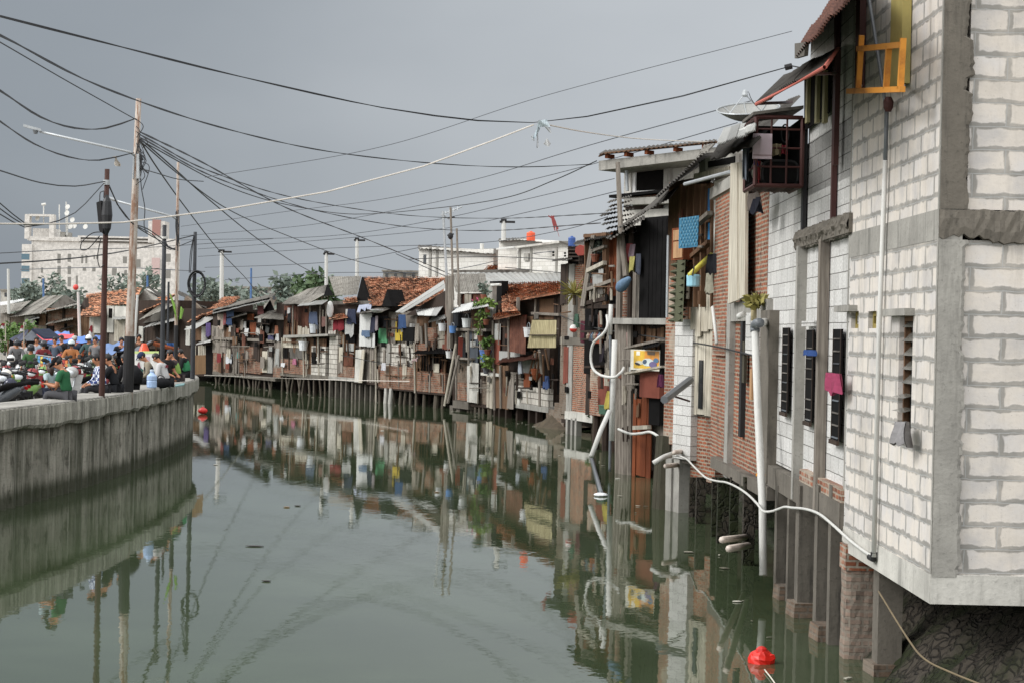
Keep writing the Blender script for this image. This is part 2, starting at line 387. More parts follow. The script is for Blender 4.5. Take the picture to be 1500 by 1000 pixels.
wmap = wn('ShaderNodeMapping'); wmap.inputs['Scale'].default_value = (1, 1, 2.2); wt.links.new(tc.outputs['Generated'], wmap.inputs[0]); wt.links.new(wmap.outputs[0], nz.inputs['Vector'])
azn = wm('ADD', az, wm('MULTIPLY', wm('SUBTRACT', nz.outputs['Fac'], .5), .16))
f1 = wr(azn, -.30, .17)
storm = wmix(f1, L(140, 148, 156), L(190, 195, 200))
lowdark = wm('MULTIPLY', wr(Z, .015, .085, 1, 0), wr(azn, -.30, .02, .25, 0.0))
storm = wmix(lowdark, storm, L(92, 101, 114))
hor = wm('MULTIPLY', wr(Z, -.02, .05, 1, 0), .12)
storm = wmix(hor, storm, L(176, 186, 196))
bright = wmix(wr(nz.outputs['Fac'], .3, .7), (1.35, 1.38, 1.42, 1), (1.9, 1.9, 1.88, 1))
back = wr(wm('SUBTRACT', wm('SUBTRACT', Z, wm('MULTIPLY', Y, .9)), wm('MULTIPLY', X, .5)), -.5, .5)
over = wmix(back, storm, bright)
final = wmix(.86, hsv.outputs[0], over)
bg = wn('ShaderNodeBackground'); wt.links.new(over, bg.inputs['Color']); bg.inputs['Strength'].default_value = 1
bg0 = wn('ShaderNodeBackground'); wt.links.new(hsv.outputs[0], bg0.inputs['Color']); bg0.inputs['Strength'].default_value = 1
ms_ = wn('ShaderNodeMixShader'); ms_.inputs[0].default_value = .93; wt.links.new(bg0.outputs[0], ms_.inputs[1]); wt.links.new(bg.outputs[0], ms_.inputs[2])
wo = wn('ShaderNodeOutputWorld'); wt.links.new(ms_.outputs[0], wo.inputs[0])

# ================================================================== water and land
def smooth_path(pts, step=.5):
    out = []
    pts = [Vector(p).to_3d() for p in pts]
    q = [pts[0]*2-pts[1]] + pts + [pts[-1]*2-pts[-2]]
    for i in range(1, len(q)-2):
        n = max(1, int((q[i+1]-q[i]).length/step))
        for k in range(n):
            t = k/n; a, b, c, d = q[i-1], q[i], q[i+1], q[i+2]
            out.append(.5*((2*b)+(c-a)*t+(2*a-5*b+4*c-d)*t*t+(3*b-a-3*c+d)*t**3))
    out.append(pts[-1]); return out
mb = MB(); mb.quad((-1500, -30, 0), (1500, -30, 0), (1500, 1500, 0), (-1500, 1500, 0))
tag(mb.build('canal_water', M['water'], loc=(0, 0, 0)), None, None, None, 'structure')
mb = MB(); mb.quad((-1500, -30, -1.2), (1500, -30, -1.2), (1500, 1500, -1.2), (-1500, 1500, -1.2))
tag(mb.build('canal_bed', M['mud'], loc=(0, 0, -1.2)), None, None, None, 'structure')

DT = [(300, 126), (310, 124), (330, 121), (450, 105), (560, 95), (640, 90), (700, 86), (790, 77), (830, 71), (880, 61), (905, 54.5), (940, 50), (985, 43), (1010, 40.5), (1040, 37.5), (1125, 29.6), (1240, 22.3), (1372, 17.8)]
def depth(px):
    for (a, da), (b, db) in zip(DT, DT[1:]):
        if px <= b: return lerp(da, db, max(0, (px-a)/(b-a)))
    return DT[-1][1]
def hy(px): return 486 + (px-750)*math.tan(ROLL)
bank = [Vector((-120, 178, 0)), Vector((-70, 160, 0)), Vector((-40, 140, 0))]
for px, d in DT: 
    p = P(px, hy(px), d); p.z = 0; bank.append(p)
bank += [Vector((3.95, 10, 0)), Vector((3.95, -25, 0))]
def offset(path, k):
    out = []
    for i, p in enumerate(path):
        t = (path[min(i+1, len(path)-1)]-path[max(i-1, 0)]).normalized(); out.append(p+Vector((-t.y, t.x, 0))*k)   # left of travel = inland
    return out
far = []
for i, p in enumerate(bank):
    t = i/(len(bank)-1)
    if i < 3: q = Vector(((-1500, 900, 0), (-1300, 1500, 0), (-1000, 1500, 0))[i])
    elif t < .75: q = Vector((lerp(-700, 1500, (i-3)/(len(bank)*.75-3)), 1500, 0))
    else: q = Vector((1500, lerp(1500, -25, (t-.75)/.25), 0))
    far.append(q)
inn = offset(bank, 2.6); foot = offset(bank, .7)
mb = MB()
for i in range(len(bank)-1):
    z = Vector((0, 0, 1.25)); mb.quad(inn[i]+z, inn[i+1]+z, far[i+1]+z, far[i]+z)
tag(mb.build('ground', M['ground'], loc=(0, 60, 1.25)), None, None, None, 'structure')
mb = MB()
dense = smooth_path(bank, .8); d_in = offset(dense, 2.62); d_ft = offset(dense, .9)
for i in range(len(dense)-1):
    for k in range(4):
        def bp(j, t, i=i):
            p = d_ft[j].lerp(d_in[j], t); q = random.Random(j*7+int(t*4)*131)
            p.z = lerp(-.5, 1.27, t) + (q.uniform(-.18, .12) if 0 < t < 1 else 0); return p
        mb.quad(bp(i, k/4), bp(i+1, k/4), bp(i+1, (k+1)/4), bp(i, (k+1)/4))
tag(mb.build('river_bank', M['stone'], loc=(0, 60, -.5), smooth=True), None, None, None, 'structure')

# ------------------------------------------------------------------ quay on the left
quay = [(-11.2, -25), (-10.6, 5), (-10.0, 26), (-9.72, 36.4), (-9.45, 40.2), (-9.3, 45.6), (-9.4, 52.3), (-9.75, 58), (-10.25, 62), (-11.4, 66.5), (-14, 73), (-18, 83), (-24.5, 96), (-36, 110), (-60, 124), (-100, 138)]
qp = smooth_path([Vector((x, y, 0)) for x, y in quay], .1)
GZ = 1.0
mb = MB(); qi = offset(qp, .63)
st = qi[::30]+[qi[-1]]
for a, b in zip(st, st[1:]):
    a2, b2 = a-Vector((6, 0, 0)), b-Vector((6, 0, 0))
    mb.quad((a.x, a.y, 1.5), (b.x, b.y, 1.5), (b2.x, b2.y, GZ), (a2.x, a2.y, GZ)); mb.quad((a2.x, a2.y, GZ), (b2.x, b2.y, GZ), (-1500, b.y*1.0+.01, GZ), (-1500, a.y, GZ))
def plaza_z(x, y):
    k = min(range(len(st)), key=lambda i: abs(st[i].y-y)); return lerp(1.5, GZ, max(0, min(1, (st[k].x-x)/6)))
tag(mb.build('plaza_ground', M['ground'], loc=(-40, 60, GZ)), None, None, None, 'structure')
th = thing('quay_wall', 'curved streaked concrete quay wall with ribbed face and thick grey coping on the left bank', 'quay wall', (-10, 45, 0))
mb = MB(); s = 0; prev = None; nrm = offset(qp, 1)
rows = []
for i, p in enumerate(qp):
    if prev is not None: s += (p-prev).length
    prev = p; o = (nrm[i]-p)
    ph = (s/.5) % 1; rib = .13 if ph < .36 else (-.06 if .48 < ph < .88 else .03)
    rows.append((p - o*rib, o, s))
i0 = len(mb.v)
for p, o, s_ in rows:
    mb.v += [Vector((p.x, p.y, -1.0)), Vector((p.x, p.y, .35)), Vector((p.x, p.y, 1.6))]
for i in range(len(rows)-1):
    for k in range(2):
        a = i0+i*3+k; mb.f.append((a, a+1, a+4, a+3))
rw = mb.build('ribbed_wall', M['conc_rib'], th)
uvl = rw.data.uv_layers[0].data
for lp in rw.data.loops: k = lp.vertex_index; uvl[lp.index].uv = (rows[k//3][2], rw.data.vertices[k].co.z)
mb = MB(); i0 = len(mb.v); q = random.Random(5); N = 8; chip = 0
for i, p in enumerate(qp[::4]):
    o = nrm[min(i*4, len(nrm)-1)]-qp[min(i*4, len(qp)-1)]
    chip = max(0, chip*.75+q.uniform(-.03, .05)) if q.random() < .8 else q.uniform(0, .16)
    prof = [(-.02, 1.5-.03*q.random()), (-.24, 1.47+chip), (-.285, 1.55+chip*.6), (-.29+q.uniform(-.006, .006), 1.75), (-.285, 1.93+q.uniform(-.012, .008)), (-.25, 1.968), (.2, 1.975+q.uniform(-.008, .008)), (.6, 1.972), ]
    for (d, z) in prof: mb.v.append(Vector((p.x, p.y, z))+o*d)
n = len(qp[::4])
for i in range(n-1):
    for k in range(N-1):
        a = i0+i*N+k; mb.f.append((a, a+1, a+N+1, a+N))
mb.build('coping', M['coping'], th)
mb = MB(); i0 = 0; n2 = n
for i in range(n):
    b_ = i*N
    o = nrm[min(i*4, len(nrm)-1)]-qp[min(i*4, len(qp)-1)]; p = qp[min(i*4, len(qp)-1)]
    for d, z in ((-.272, 1.958), (-.245, 1.9785), (.2, 1.986+q.uniform(-.005, .005)), (.605, 1.98)): mb.v.append(Vector((p.x, p.y, z))+o*d)
for i in range(n-1):
    for k in range(3): a = i*4+k; mb.f.append((a, a+1, a+5, a+4))
mb.build('coping_top', M['conc'], th)
mb = MB()
e = [x for x in offset(qp, .6)[::10]]
for a, b in zip(e, e[1:]): mb.quad((a.x, a.y, 1.972), (b.x, b.y, 1.972), (b.x, b.y, 1.3), (a.x, a.y, 1.3))
mb.build('parapet_back', M['conc'], th)
# ================================================================== houses: helpers
class Fac:
    def __init__(s, a, b):
        s.a = Vector((a[0], a[1], 0)); s.b = Vector((b[0], b[1], 0)); s.t = (s.b-s.a).normalized(); s.n = Vector((s.t.y, -s.t.x, 0))
    def at(s, px, py, off=0):
        r = ray(px, py); o = s.a + s.n*off
        k = (o-CAM).dot(s.n) / r.dot(s.n); return CAM + r*k
    def rect(s, x0, y0, x1, y1, off=0):
        xm, ym = (x0+x1)/2, (y0+y1)/2
        l = s.at(x0, ym, off); r = s.at(x1, ym, off); t = s.at(xm, y0, off); b = s.at(xm, y1, off)
        return [Vector((l.x, l.y, b.z)), Vector((r.x, r.y, b.z)), Vector((r.x, r.y, t.z)), Vector((l.x, l.y, t.z))]   # BL BR TR TL
def fac_px(x0, d0, x1, d1):
    a = P(x0, hy(x0), d0); b = P(x1, hy(x1), d1); return Fac(a, b)
def q_bil(Q, u, v): return Q[0].lerp(Q[1], u).lerp(Q[3].lerp(Q[2], u), v)
def corr_mb(mb, Q, pitch=.13, amp=.018, sheets=True, th=.006, jit=.06, nv=2, rng=None):
    q = rng or rnd
    W_ = ((Q[1]-Q[0]).length+(Q[2]-Q[3]).length)/2; Hh = max(.05, ((Q[3]-Q[0]).length+(Q[2]-Q[1]).length)/2)
    nrm = (Q[1]-Q[0]).cross(Q[3]-Q[0])
    if nrm.length < 1e-6: nrm = (Q[2]-Q[0]).cross(Q[3]-Q[0])
    nrm.normalize()
    ns = max(1, round(W_/.85)) if sheets else 1
    for k in range(ns):
        u0, u1 = k/ns, (k+1)/ns+(.03 if k < ns-1 else 0)
        v0 = -q.uniform(0, jit)/Hh if sheets else 0; v1 = 1+q.uniform(-.3, 1)*jit/Hh if sheets else 1; up = q.uniform(0, .025) if sheets else 0; tw = q.uniform(-.03, .03) if sheets else 0
        n = max(4, int(W_/ns/pitch*4))
        def fn(a, b):
            u = lerp(u0, u1, a); p = q_bil(Q, u, lerp(v0, v1, b))
            return p + nrm*(amp*math.sin(a*n*math.pi/2)+up+tw*(a-.5)+(.02*math.sin(b*3.1+k) if nv > 2 else 0))
        mb.grid(fn, n, nv)
def tile_mb(mb, Q, tw=.24, tl=.26, rng=None, miss=.02):
    q = rng or rnd
    W_ = ((Q[1]-Q[0]).length+(Q[2]-Q[3]).length)/2; Hh = ((Q[3]-Q[0]).length+(Q[2]-Q[1]).length)/2
    nrm = (Q[1]-Q[0]).cross(Q[3]-Q[0]).normalized()
    nu = max(1, round(W_/tw)); nv = max(1, round(Hh/tl))
    i0 = len(mb.v); d = -nrm*.06
    mb.quad(*[p+d for p in Q])
    for j in range(nv):
        sag = q.uniform(-.015, .015)
        for i in range(nu):
            if q.random() < miss: continue
            ju = q.uniform(-.12, .12)/nu; jv = q.uniform(-.2, .1)/nv; tilt = q.uniform(.02, .06)
            def fn(a, b):
                u = min(1.01, max(-.01, (i+a*1.05)/nu+ju*.3)); v = (j+b*1.18)/nv+jv
                return q_bil(Q, u, v)+nrm*(sag+tilt*(1-b)+.028*math.sin(a*math.pi*1.7))
            mb.grid(fn, 3, 1)
def plank_mb(mb, Q, n, th=.03, gap=.012, jit=.05, rng=None, horiz=False, tilt=.0, skip=0):
    q = rng or rnd; nrm = (Q[1]-Q[0]).cross(Q[3]-Q[0]).normalized()
    if horiz: Q = [Q[3], Q[0], Q[1], Q[2]]
    W_ = (Q[1]-Q[0]).length; Hh = max(.05, (Q[3]-Q[0]).length)
    e = [0]
    for i in range(n): e.append(e[-1]+q.uniform(.7, 1.3))
    e = [x/e[-1] for x in e]
    for i in range(n):
        if q.random() < skip: continue
        g = gap/W_/2; u0, u1 = e[i]+g, e[i+1]-g; b0 = -q.uniform(0, jit)/Hh; b1 = 1+q.uniform(-.6, 1)*jit/Hh; s = q.uniform(-tilt, tilt)/W_
        off = nrm*q.uniform(-.012, .012)
        pts = [q_bil(Q, u0, b0)+off, q_bil(Q, u1, b0)+off, q_bil(Q, u1+s, b1)+off, q_bil(Q, u0+s, b1)+off]
        if horiz: pts = pts[::1]
        mb.prism(pts, -nrm*th)
class House:
    def __init__(s, name, label, F, x0, x1, ytop, ybot, D=4, wall='wood_dk', cat='house', group='stilt houses along the canal bank', body=True, inset=.06, wname='wall'):
        s.F = F; s.rng = random.Random(hash((round(x0*7), round(x1*3), round(ytop))) % 99991)
        base = F.at((x0+x1)/2, ybot, 0)
        s.o = thing(name, label, cat, (base.x, base.y, base.z), group)
        if body:
            Q = F.rect(x0, ytop, x1, ybot, -inset); s.Q = Q
            mb = MB(); mb.prism(Q, -F.n*D); mb.build(wname, M[wall], s.o)
    def mat(s, m): return M[m] if isinstance(m, str) else m
    def pts(s, g, off): return [s.F.at(p[0], p[1], p[2] if len(p) > 2 else off) for p in g]
    def Qd(s, g, off):
        if not isinstance(g[0], (tuple, list)): return s.F.rect(*g, off)
        return s.pts(g, off)          # BL BR TR TL
    def slab(s, name, g, off, m, th=.05, parent=None):
        mb = MB(); mb.prism(s.Qd(g, off), -s.F.n*th); return mb.build(name, s.mat(m), parent or s.o)
    def plank(s, name, g, off, m, n, horiz=False, jit=.05, tilt=.02, skip=0, gap=.012, th=.03, parent=None):
        mb = MB(); plank_mb(mb, s.Qd(g, off), n, jit=jit, rng=s.rng, horiz=horiz, tilt=tilt, skip=skip, gap=gap, th=th); return mb.build(name, s.mat(m), parent or s.o)
    def corr(s, name, g, off, m, pitch=.15, amp=.02, sheets=True, jit=.05, nv=2, parent=None):
        mb = MB(); corr_mb(mb, s.Qd(g, off), pitch, amp, sheets, jit=jit, rng=s.rng, nv=nv); return mb.build(name, s.mat(m), parent or s.o)
    def roof(s, g, m, name='roof', th=.03, **k):
        """g = BL BR TR TL as (px, py, off)"""
        o = s.corr(name, g, 0, m, **k)
        return o
    def tiles(s, g, name='roof', miss=.02, tw=.24, tl=.26):
        mb = MB(); tile_mb(mb, s.pts(g, 0), tw, tl, s.rng, miss); return mb.build(name, M['tile'], s.o)
    def stilts(s, xs, ytop, m='wood_gr', r=.07, off=-.1, lean=.0, zb=-.7, sq=False, name='stilt', label=None):
        for x in xs:
            px, rr = (x if isinstance(x, tuple) else (x, r))
            t = s.F.at(px, ytop, off); ln = s.rng.uniform(-lean, lean); dq = s.rng.uniform(-.15, .1)
            b = Vector((t.x, t.y, zb))+s.F.t*ln-s.F.n*(dq*.5)
            mb = MB()
            if sq:
                mb.box((t.x, t.y, (t.z+.02+zb)/2), (rr*2, rr*2, t.z+.02-zb), math.atan2(s.F.t.y, s.F.t.x))
            else: mb.tube([t+Vector((0, 0, .03)), t.lerp(b, .5)+s.F.t*ln*.15, b], [rr*.9, rr, rr*1.05], 7)
            mb.build(name, s.mat(m), s.o)
    def beam(s, x0, y0, x1, y1, off, m='wood_gr', r=.05, name='beam', d=.12):
        a = s.F.at(x0, y0, off); b = s.F.at(x1, y1, off); mb = MB(); v = b-a
        up = Vector((0, 0, 1)) if abs(v.normalized().z) < .9 else s.F.t
        sd = v.cross(up).normalized(); up = sd.cross(v).normalized()
        mb.obox(a-up*r-sd*d/2, v, up*2*r, sd*d); return mb.build(name, s.mat(m), s.o)
    def pole(s, pts, r, m, name='post', n=7, label=None):
        mb = MB(); mb.tube([s.F.at(*p) for p in pts], r, n); o = mb.build(name, s.mat(m), s.o)
        if label: o['label'] = label
        return o
    def win(s, g, off, fm='wood_br', pm='glass', bars=0, fr=.05, name='window', pane=True, barh=False):
        Q = s.Qd(g, off); nrm = s.F.n; mb = MB()
        ux = (Q[1]-Q[0]); uy = (Q[3]-Q[0]); W_ = ux.length; Hh = uy.length; ux.normalize(); uy.normalize()
        for (o, a, b) in ((Q[0], ux*W_, uy*fr), (Q[3]-uy*fr, ux*W_, uy*fr), (Q[0]+uy*fr, ux*fr, uy*(Hh-2*fr)), (Q[1]-ux*fr+uy*fr, ux*fr, uy*(Hh-2*fr))): mb.obox(o-nrm*.06, a, b, nrm*.06)
        for k in range(bars):
            if barh: mb.obox(Q[0]+uy*(Hh*(k+1)/(bars+1)-.012)+ux*fr-nrm*.045, ux*(W_-2*fr), uy*.024, nrm*.03)
            else: mb.obox(Q[0]+ux*(W_*(k+1)/(bars+1)-.012)+uy*fr-nrm*.045, ux*.024, uy*(Hh-2*fr), nrm*.03)
        w = mb.build(name, s.mat(fm), s.o)
        if pane:
            mb = MB(); mb.obox(Q[0]-nrm*.056+ux*fr*.5+uy*fr*.5, ux*(W_-fr), uy*(Hh-fr), nrm*.008); mb.build('pane', s.mat(pm), w)
        return w
def cloth(F, g, off, rgb, label, cat='laundry', name='hanging_cloth', group=None, fold=.06, ragged=.14, nu=10, nv=8):
    q = random.Random(hash(label) % 9973 if False else sum(map(ord, label)))
    Q = F.rect(*g, off) if not isinstance(g[0], (tuple, list)) else [F.at(p[0], p[1], p[2] if len(p) > 2 else off) for p in g]
    fr = q.uniform(2, 4)*math.pi; ph = q.uniform(0, 6); n = F.n; sl = q.uniform(-.5, .5)
    mb = MB()
    W_ = (Q[1]-Q[0]).length; Hh = (Q[3]-Q[0]).length; rg = [q.uniform(-1, 1)*ragged for _ in range(nu+1)]
    def fn(u, v):
        p = q_bil(Q, u+sl*.06*(1-v)*(u-.5), v); w = (1-v*.55)
        low = rg[int(u*nu)]*(1-v)
        return p + n*(fold*w*(math.sin(fr*u+ph+v*1.3)+.5*math.sin(fr*2.3*u+ph*2)))+Vector((0, 0, low*min(1, Hh)*.8))
    mb.grid(fn, nu, nv)
    i = len(mb.f); back = [tuple(reversed(f)) for f in mb.f]
    k = len(mb.v); mb.v += [v-n*.008 for v in mb.v]; mb.f += [tuple(x+k for x in f) for f in back]
    o = mb.build(name, CLM(*rgb) if isinstance(rgb, tuple) else rgb, smooth=True)
    return tag(o, label, cat, group or 'laundry hung on the waterfront houses')
def bucket(F, x, y, w, off, rgb, label, name='bucket', cat='bucket', hgt=1.0):
    p = F.at(x, y, off); s = (F.at(x+w/2, y, off)-F.at(x-w/2, y, off)).length/2*.72
    mb = MB(); mb.lathe(p, [(s*.75, 0), (s*.95, s*1.6*hgt), (s*1.03, s*1.62*hgt), (s*1.03, s*1.75*hgt), (s*.9, s*1.75*hgt), (s*.85, s*1.5*hgt)], 12)
    o = mb.build(name, PLM(*rgb), smooth=False)
    t = MB(); a = [p+Vector((0, 0, s*1.7*hgt))+F.t*(s*math.cos(q))+Vector((0, 0, s*.9*math.sin(q))) for q in [i*math.pi/8 for i in range(9)]]
    t.tube(a, .012, 5); t.build('handle', M['steel_gr'], o)
    return tag(o, label, cat)
def leaf_mb(mb, c, r, n, size, rng, droop=0, flat=.7):
    for _ in range(n):
        d = Vector((rng.gauss(0, 1), rng.gauss(0, 1), rng.gauss(0, 1))).normalized()*(rng.random()**.45)
        p = Vector(c)+Vector((d.x*r[0], d.y*r[1], d.z*r[2])); a = Vector((rng.uniform(-1, 1), rng.uniform(-1, 1), rng.uniform(-.7-droop, .7-droop))).normalized(); b = a.cross(Vector((rng.uniform(-1, 1), rng.uniform(-1, 1), rng.uniform(-1, 1)))).normalized()
        s = size*rng.uniform(.6, 1.4); mb.v += [p, p+a*s*.5+b*s*.3, p+a*s*1.1, p+a*s*.5-b*s*.3]; i = len(mb.v)-4; mb.f.append((i, i+1, i+2, i+3))
def plant(base, h, r, n, label, mat='leaf', size=.12, name='potted_plant', cat='plant', pot=True, potrgb=(120, 70, 50), droop=0, group=None, seed=1):
    q = random.Random(seed); o = thing(name, label, cat, tuple(base), group); base = Vector(base)
    ph = .22 if pot else 0
    if pot:
        mb = MB(); mb.lathe(base, [(.1, 0), (.14, .2), (.16, .2), (.16, .24), (.13, .24), (.12, .2)], 10); mb.build('pot', PLM(*potrgb), o)
    mb = MB()
    for k in range(4):
        a = q.uniform(0, 6.3); mb.tube([base+Vector((0, 0, ph*.8)), base+Vector((math.cos(a)*r*.3, math.sin(a)*r*.3, ph+h*.5)), base+Vector((math.cos(a)*r*.6, math.sin(a)*r*.6, ph+h*.85))], [.018, .014, .006], 5)
    mb.build('stem', M['bark'], o)
    mb = MB()
    for k in range(max(3, n//40)):
        a = q.uniform(0, 6.3); rr = r*q.uniform(.1, .6)
        leaf_mb(mb, base+Vector((math.cos(a)*rr, math.sin(a)*rr, ph+h*q.uniform(.3, .9))), (r*.5, r*.5, h*.28), 40, size, q, droop)
    mb.build('foliage', M[mat], o); return o

def clutter(h, x0, x1, y0, y1, n, seed, off=.22):
    """small boards, dark slabs for shaded gaps, thin posts and rails that crowd the fronts of the old houses"""
    q = random.Random(seed)
    for k in range(n):
        x = q.uniform(x0, x1-4); y = q.uniform(y0, y1-10); t = q.random(); o = off+k*.004
        if t < .22: h.slab('opening', (x, y, x+q.uniform(2.5, 6), y+q.uniform(5, 11)), o, 'dark', .03)  # dark slab painted on as a shaded gap, no hole behind
        elif t < .42: h.plank('board', (x, y, x+q.uniform(3, 7), y+q.uniform(7, 18)), o, q.choice(['wood_gr', 'wood_br', 'wood_dk', 'wood_wh', 'rust']), q.randint(2, 4), jit=.12, tilt=.03)
        elif t < .50: h.corr('sheet', (x, y, x+q.uniform(4, 8), y+q.uniform(5, 10)), o, q.choice(['zinc', 'rust', 'asb_dk', 'rust_red']), .2, .015, False)
        elif t < .82: l = q.uniform(14, 42); h.pole([(x, y, o+.1), (x+q.uniform(-1.5, 1.5), min(y1+6, y+l), o+.1)], q.uniform(.02, .045), q.choice(['wood_gr', 'wood_wh', 'wood_br', 'wood_dk']), 'post', 5)
        else: l = q.uniform(12, 30); h.pole([(x, y, o+.12), (min(x1, x+l), y+q.uniform(-2, 2), o+.12)], q.uniform(.018, .035), q.choice(['wood_gr', 'wood_dk', 'wood_br']), 'rail', 5)
# ================================================================== far stretch of stilt houses (left to right)
# ---- A
F = fac_px(309, 124, 411, 110)
h = House('stilt_house', 'long low stilt house at the far bend with double grey roof and tiled patch', F, 311, 403, 457, 551, 5)
h.slab('under_shade_sheet', (311, 549, 403, 577), -1.35, 'dark', .05)  # dark sheet added behind the stilts as the shade under the floor
h.tiles([(298, 462, .2), (330, 453, .2), (352, 434, -3), (326, 436, -3)], 'tiled_roof')
h.roof([(311, 456, .7), (398, 436, .7), (404, 430, -2.5), (318, 449, -2.5)], 'asb')
h.roof([(311, 460, .9), (393, 441, .9), (396, 436, .1), (313, 455, .1)], 'zinc', 'eave')
h.slab('gable', [(384, 457), (401, 455), (395, 440)], .1, 'black')
h.roof([(338, 467, .8), (362, 461, .8), (361, 457, 0), (340, 463, 0)], 'asb', 'awning')
h.roof([(372, 466, .9), (416, 469, .9), (415, 459, -.3), (397, 455, -.3)], 'asb', 'awning')
h.plank('board_wall', (310, 478, 328, 499), .05, 'wood_gr', 7)
h.plank('board_wall', (328, 480, 352, 494), .1, 'wood_br', 8)
h.plank('board_wall', (352, 466, 372, 493), .02, 'wood_dk', 7)
h.plank('board_wall', (366, 472, 375, 490), .08, 'wood_or', 3)
h.plank('board_wall', (378, 474, 402, 494), .04, 'wood_dk', 8)
h.slab('shutter', (362, 460, 371, 469), .14, 'wood_or')
h.slab('floor_beam', (310, 495, 403, 499), .16, 'wood_gr', .12)
h.plank('board_wall', (311, 500, 334, 516), .02, 'wood_gr', 9)
h.slab('brick_wall', (312, 517, 335, 548), .04, 'brick_far', .1)
h.plank('board_wall', (334, 503, 348, 548), .0, 'wood_dk', 6)
h.plank('board_wall', (340, 510, 350, 546), .05, 'wood_gr', 4, skip=.3)
h.slab('brick_wall', (350, 508, 382, 546), .05, 'brick_far', .1)
h.plank('door', (371, 496, 380, 528), .12, 'wood_dk', 3)
h.slab('brick_wall', (373, 529, 386, 545), .09, 'brick_far', .1)
h.slab('panel', (384, 514, 391, 545), .1, 'cream'); h.slab('panel', (391.5, 512, 399, 546), .07, 'conc')
h.slab('base_slab', (311, 548, 403, 553), .12, 'conc_dk', .6)
h.stilts([316, 323, 331, 338, 345, 352, 357, 363, 371, 376, 382, 388, 393, 399], 552, 'pile', .07, lean=.7)
h.stilts([320, 334, 349, 367, 385], 552, 'wood_dk', .1, off=-1.0, lean=.3)
for x, y0, y1 in ((349, 490, 552), (358, 494, 551), (342, 495, 548), (331, 497, 540)): h.pole([(x, y0, .2), (x+1, y1, .18)], .045, 'wood_gr')
A_ = F
cloth(F, (318, 460, 328, 481), .3, (200, 172, 150), 'beige cloth hung on the grey boards at the left end of the far houses')
cloth(F, (328, 459, 332, 476), .32, (196, 88, 92), 'small red cloth between the beige and the blue cloths on the far left house')
cloth(F, (331, 455, 343, 464), .4, (72, 98, 150), 'upper blue tarpaulin bunched under the far left eaves')
cloth(F, (332, 466, 340, 476), .35, (56, 84, 142), 'lower blue cloth hanging beneath the awning of the far left house')
cloth(F, (336, 477, 341, 486), .2, (222, 214, 204), 'small white towel on the brown boards of the far left house')
cloth(F, (359, 481, 364, 492), .2, (232, 232, 230), 'white sheet pinned beside the dark planks under the wooden shutter')
cloth(F, (356, 471, 361, 481), .2, (198, 196, 190), 'pale shirt above the white sheet under the wooden shutter')
cloth(F, (376, 476, 380, 490), .22, (214, 208, 198), 'narrow white towel right of the orange boards')
cloth(F, (381, 478, 385, 494), .22, (196, 176, 150), 'narrow tan towel beside the white one right of the orange boards')
cloth(F, (388, 478, 394, 488), .22, (92, 92, 88), 'grey shirt under the drooping asbestos awning')
cloth(F, (402, 477, 406, 490), .3, (190, 100, 60), 'orange shirt at the right end under the drooping awning')
cloth(F, (376, 448, 387, 461), .3, (128, 56, 56), 'dark red cloth under the far left gable')
cloth(F, (332, 518, 340, 532), .2, (226, 230, 236), 'white sheet on the lower brick wall of the far left house')
cloth(F, (318, 517, 323, 531), .2, (176, 40, 44), 'red shirt on the lower brick wall of the far left house')
cloth(F, (347, 515, 350, 524), .2, (70, 160, 150), 'turquoise rag on the slats of the far left house')
cloth(F, (394, 490, 401, 498), .35, (92, 90, 140), 'purple cloth on the floor beam of the far left house')
cloth(F, (404, 489, 409, 499), .35, (210, 210, 206), 'white cloth beside the purple one on the floor beam')
clutter(h, 313, 402, 466, 546, 44, 1)
# ---- B
F = fac_px(402, 111, 481, 103)
h = House('stilt_house', 'two storey stilt house with grey gable roof, open balcony and white blocks', F, 404, 481, 443, 552, 5)
h.slab('under_shade_sheet', (404, 550, 481, 578), -1.35, 'dark', .05)
h.roof([(413, 446, .9), (449, 446, .9), (478, 430, -.2), (425, 436, -2.5)], 'asb', pitch=.2)
h.roof([(425, 437, -2.4), (476, 433, .1), (479, 418, -3), (452, 424, -3.4)], 'asb', pitch=.2)
h.slab('gable', [(474, 434), (487, 433), (479, 417)], .2, 'black')
h.roof([(436, 449, 1.2), (472, 446, 1.2), (481, 440, .3), (447, 442, .3)], 'zinc', 'awning')
h.plank('board_wall', (416, 448, 452, 491), .02, 'rust', 12); h.plank('board_wall', (452, 452, 480, 490), -.02, 'wood_dk', 10)
h.plank('railing', (436, 480, 455, 491), .5, 'wood_wh', 9, gap=.04, jit=.12)
h.plank('railing', (418, 476, 436, 492), .45, 'wood_br', 7, gap=.05, jit=.3, skip=.15)
h.slab('balcony', [(415, 495, .75), (480, 492, .75), (480, 489, .75), (415, 491, .75)], .75, 'conc', .8)
for x in (429, 454, 469, 478): h.pole([(x, 446, .6), (x, 492, .6)], .05, 'wood_gr')
h.plank('panel_wall', (414, 494, 448, 509), .3, 'cream', 6, gap=.03, jit=.02)
h.win((412, 509, 446, 526), .25, 'wood_dk', 'dark', 3)
h.slab('shutter', (423, 510, 443, 525), .3, 'asb_dk', .03)
h.slab('brick_wall', (411, 526, 448, 547), .3, 'brick_far', .2)
h.plank('board_wall', (448, 494, 457, 550), .2, 'wood_br', 3)
h.slab('block_wall', (456, 507, 477, 549), .25, 'block_far', .15)
h.plank('board_wall', (456, 497, 478, 507), .2, 'wood_br', 5)
h.slab('shutter', (458, 508, 464, 515), .29, 'asb_dk', .02); h.slab('shutter', (470, 510, 474, 515), .29, 'black', .02)
h.slab('base_beam', (410, 547, 481, 553), .25, 'conc_dk', .5)
h.stilts([414, 419, 425, 430, 436, 441, 446, 452, 460, 468, 476], 552, 'pile', .06, off=.1, lean=.8)
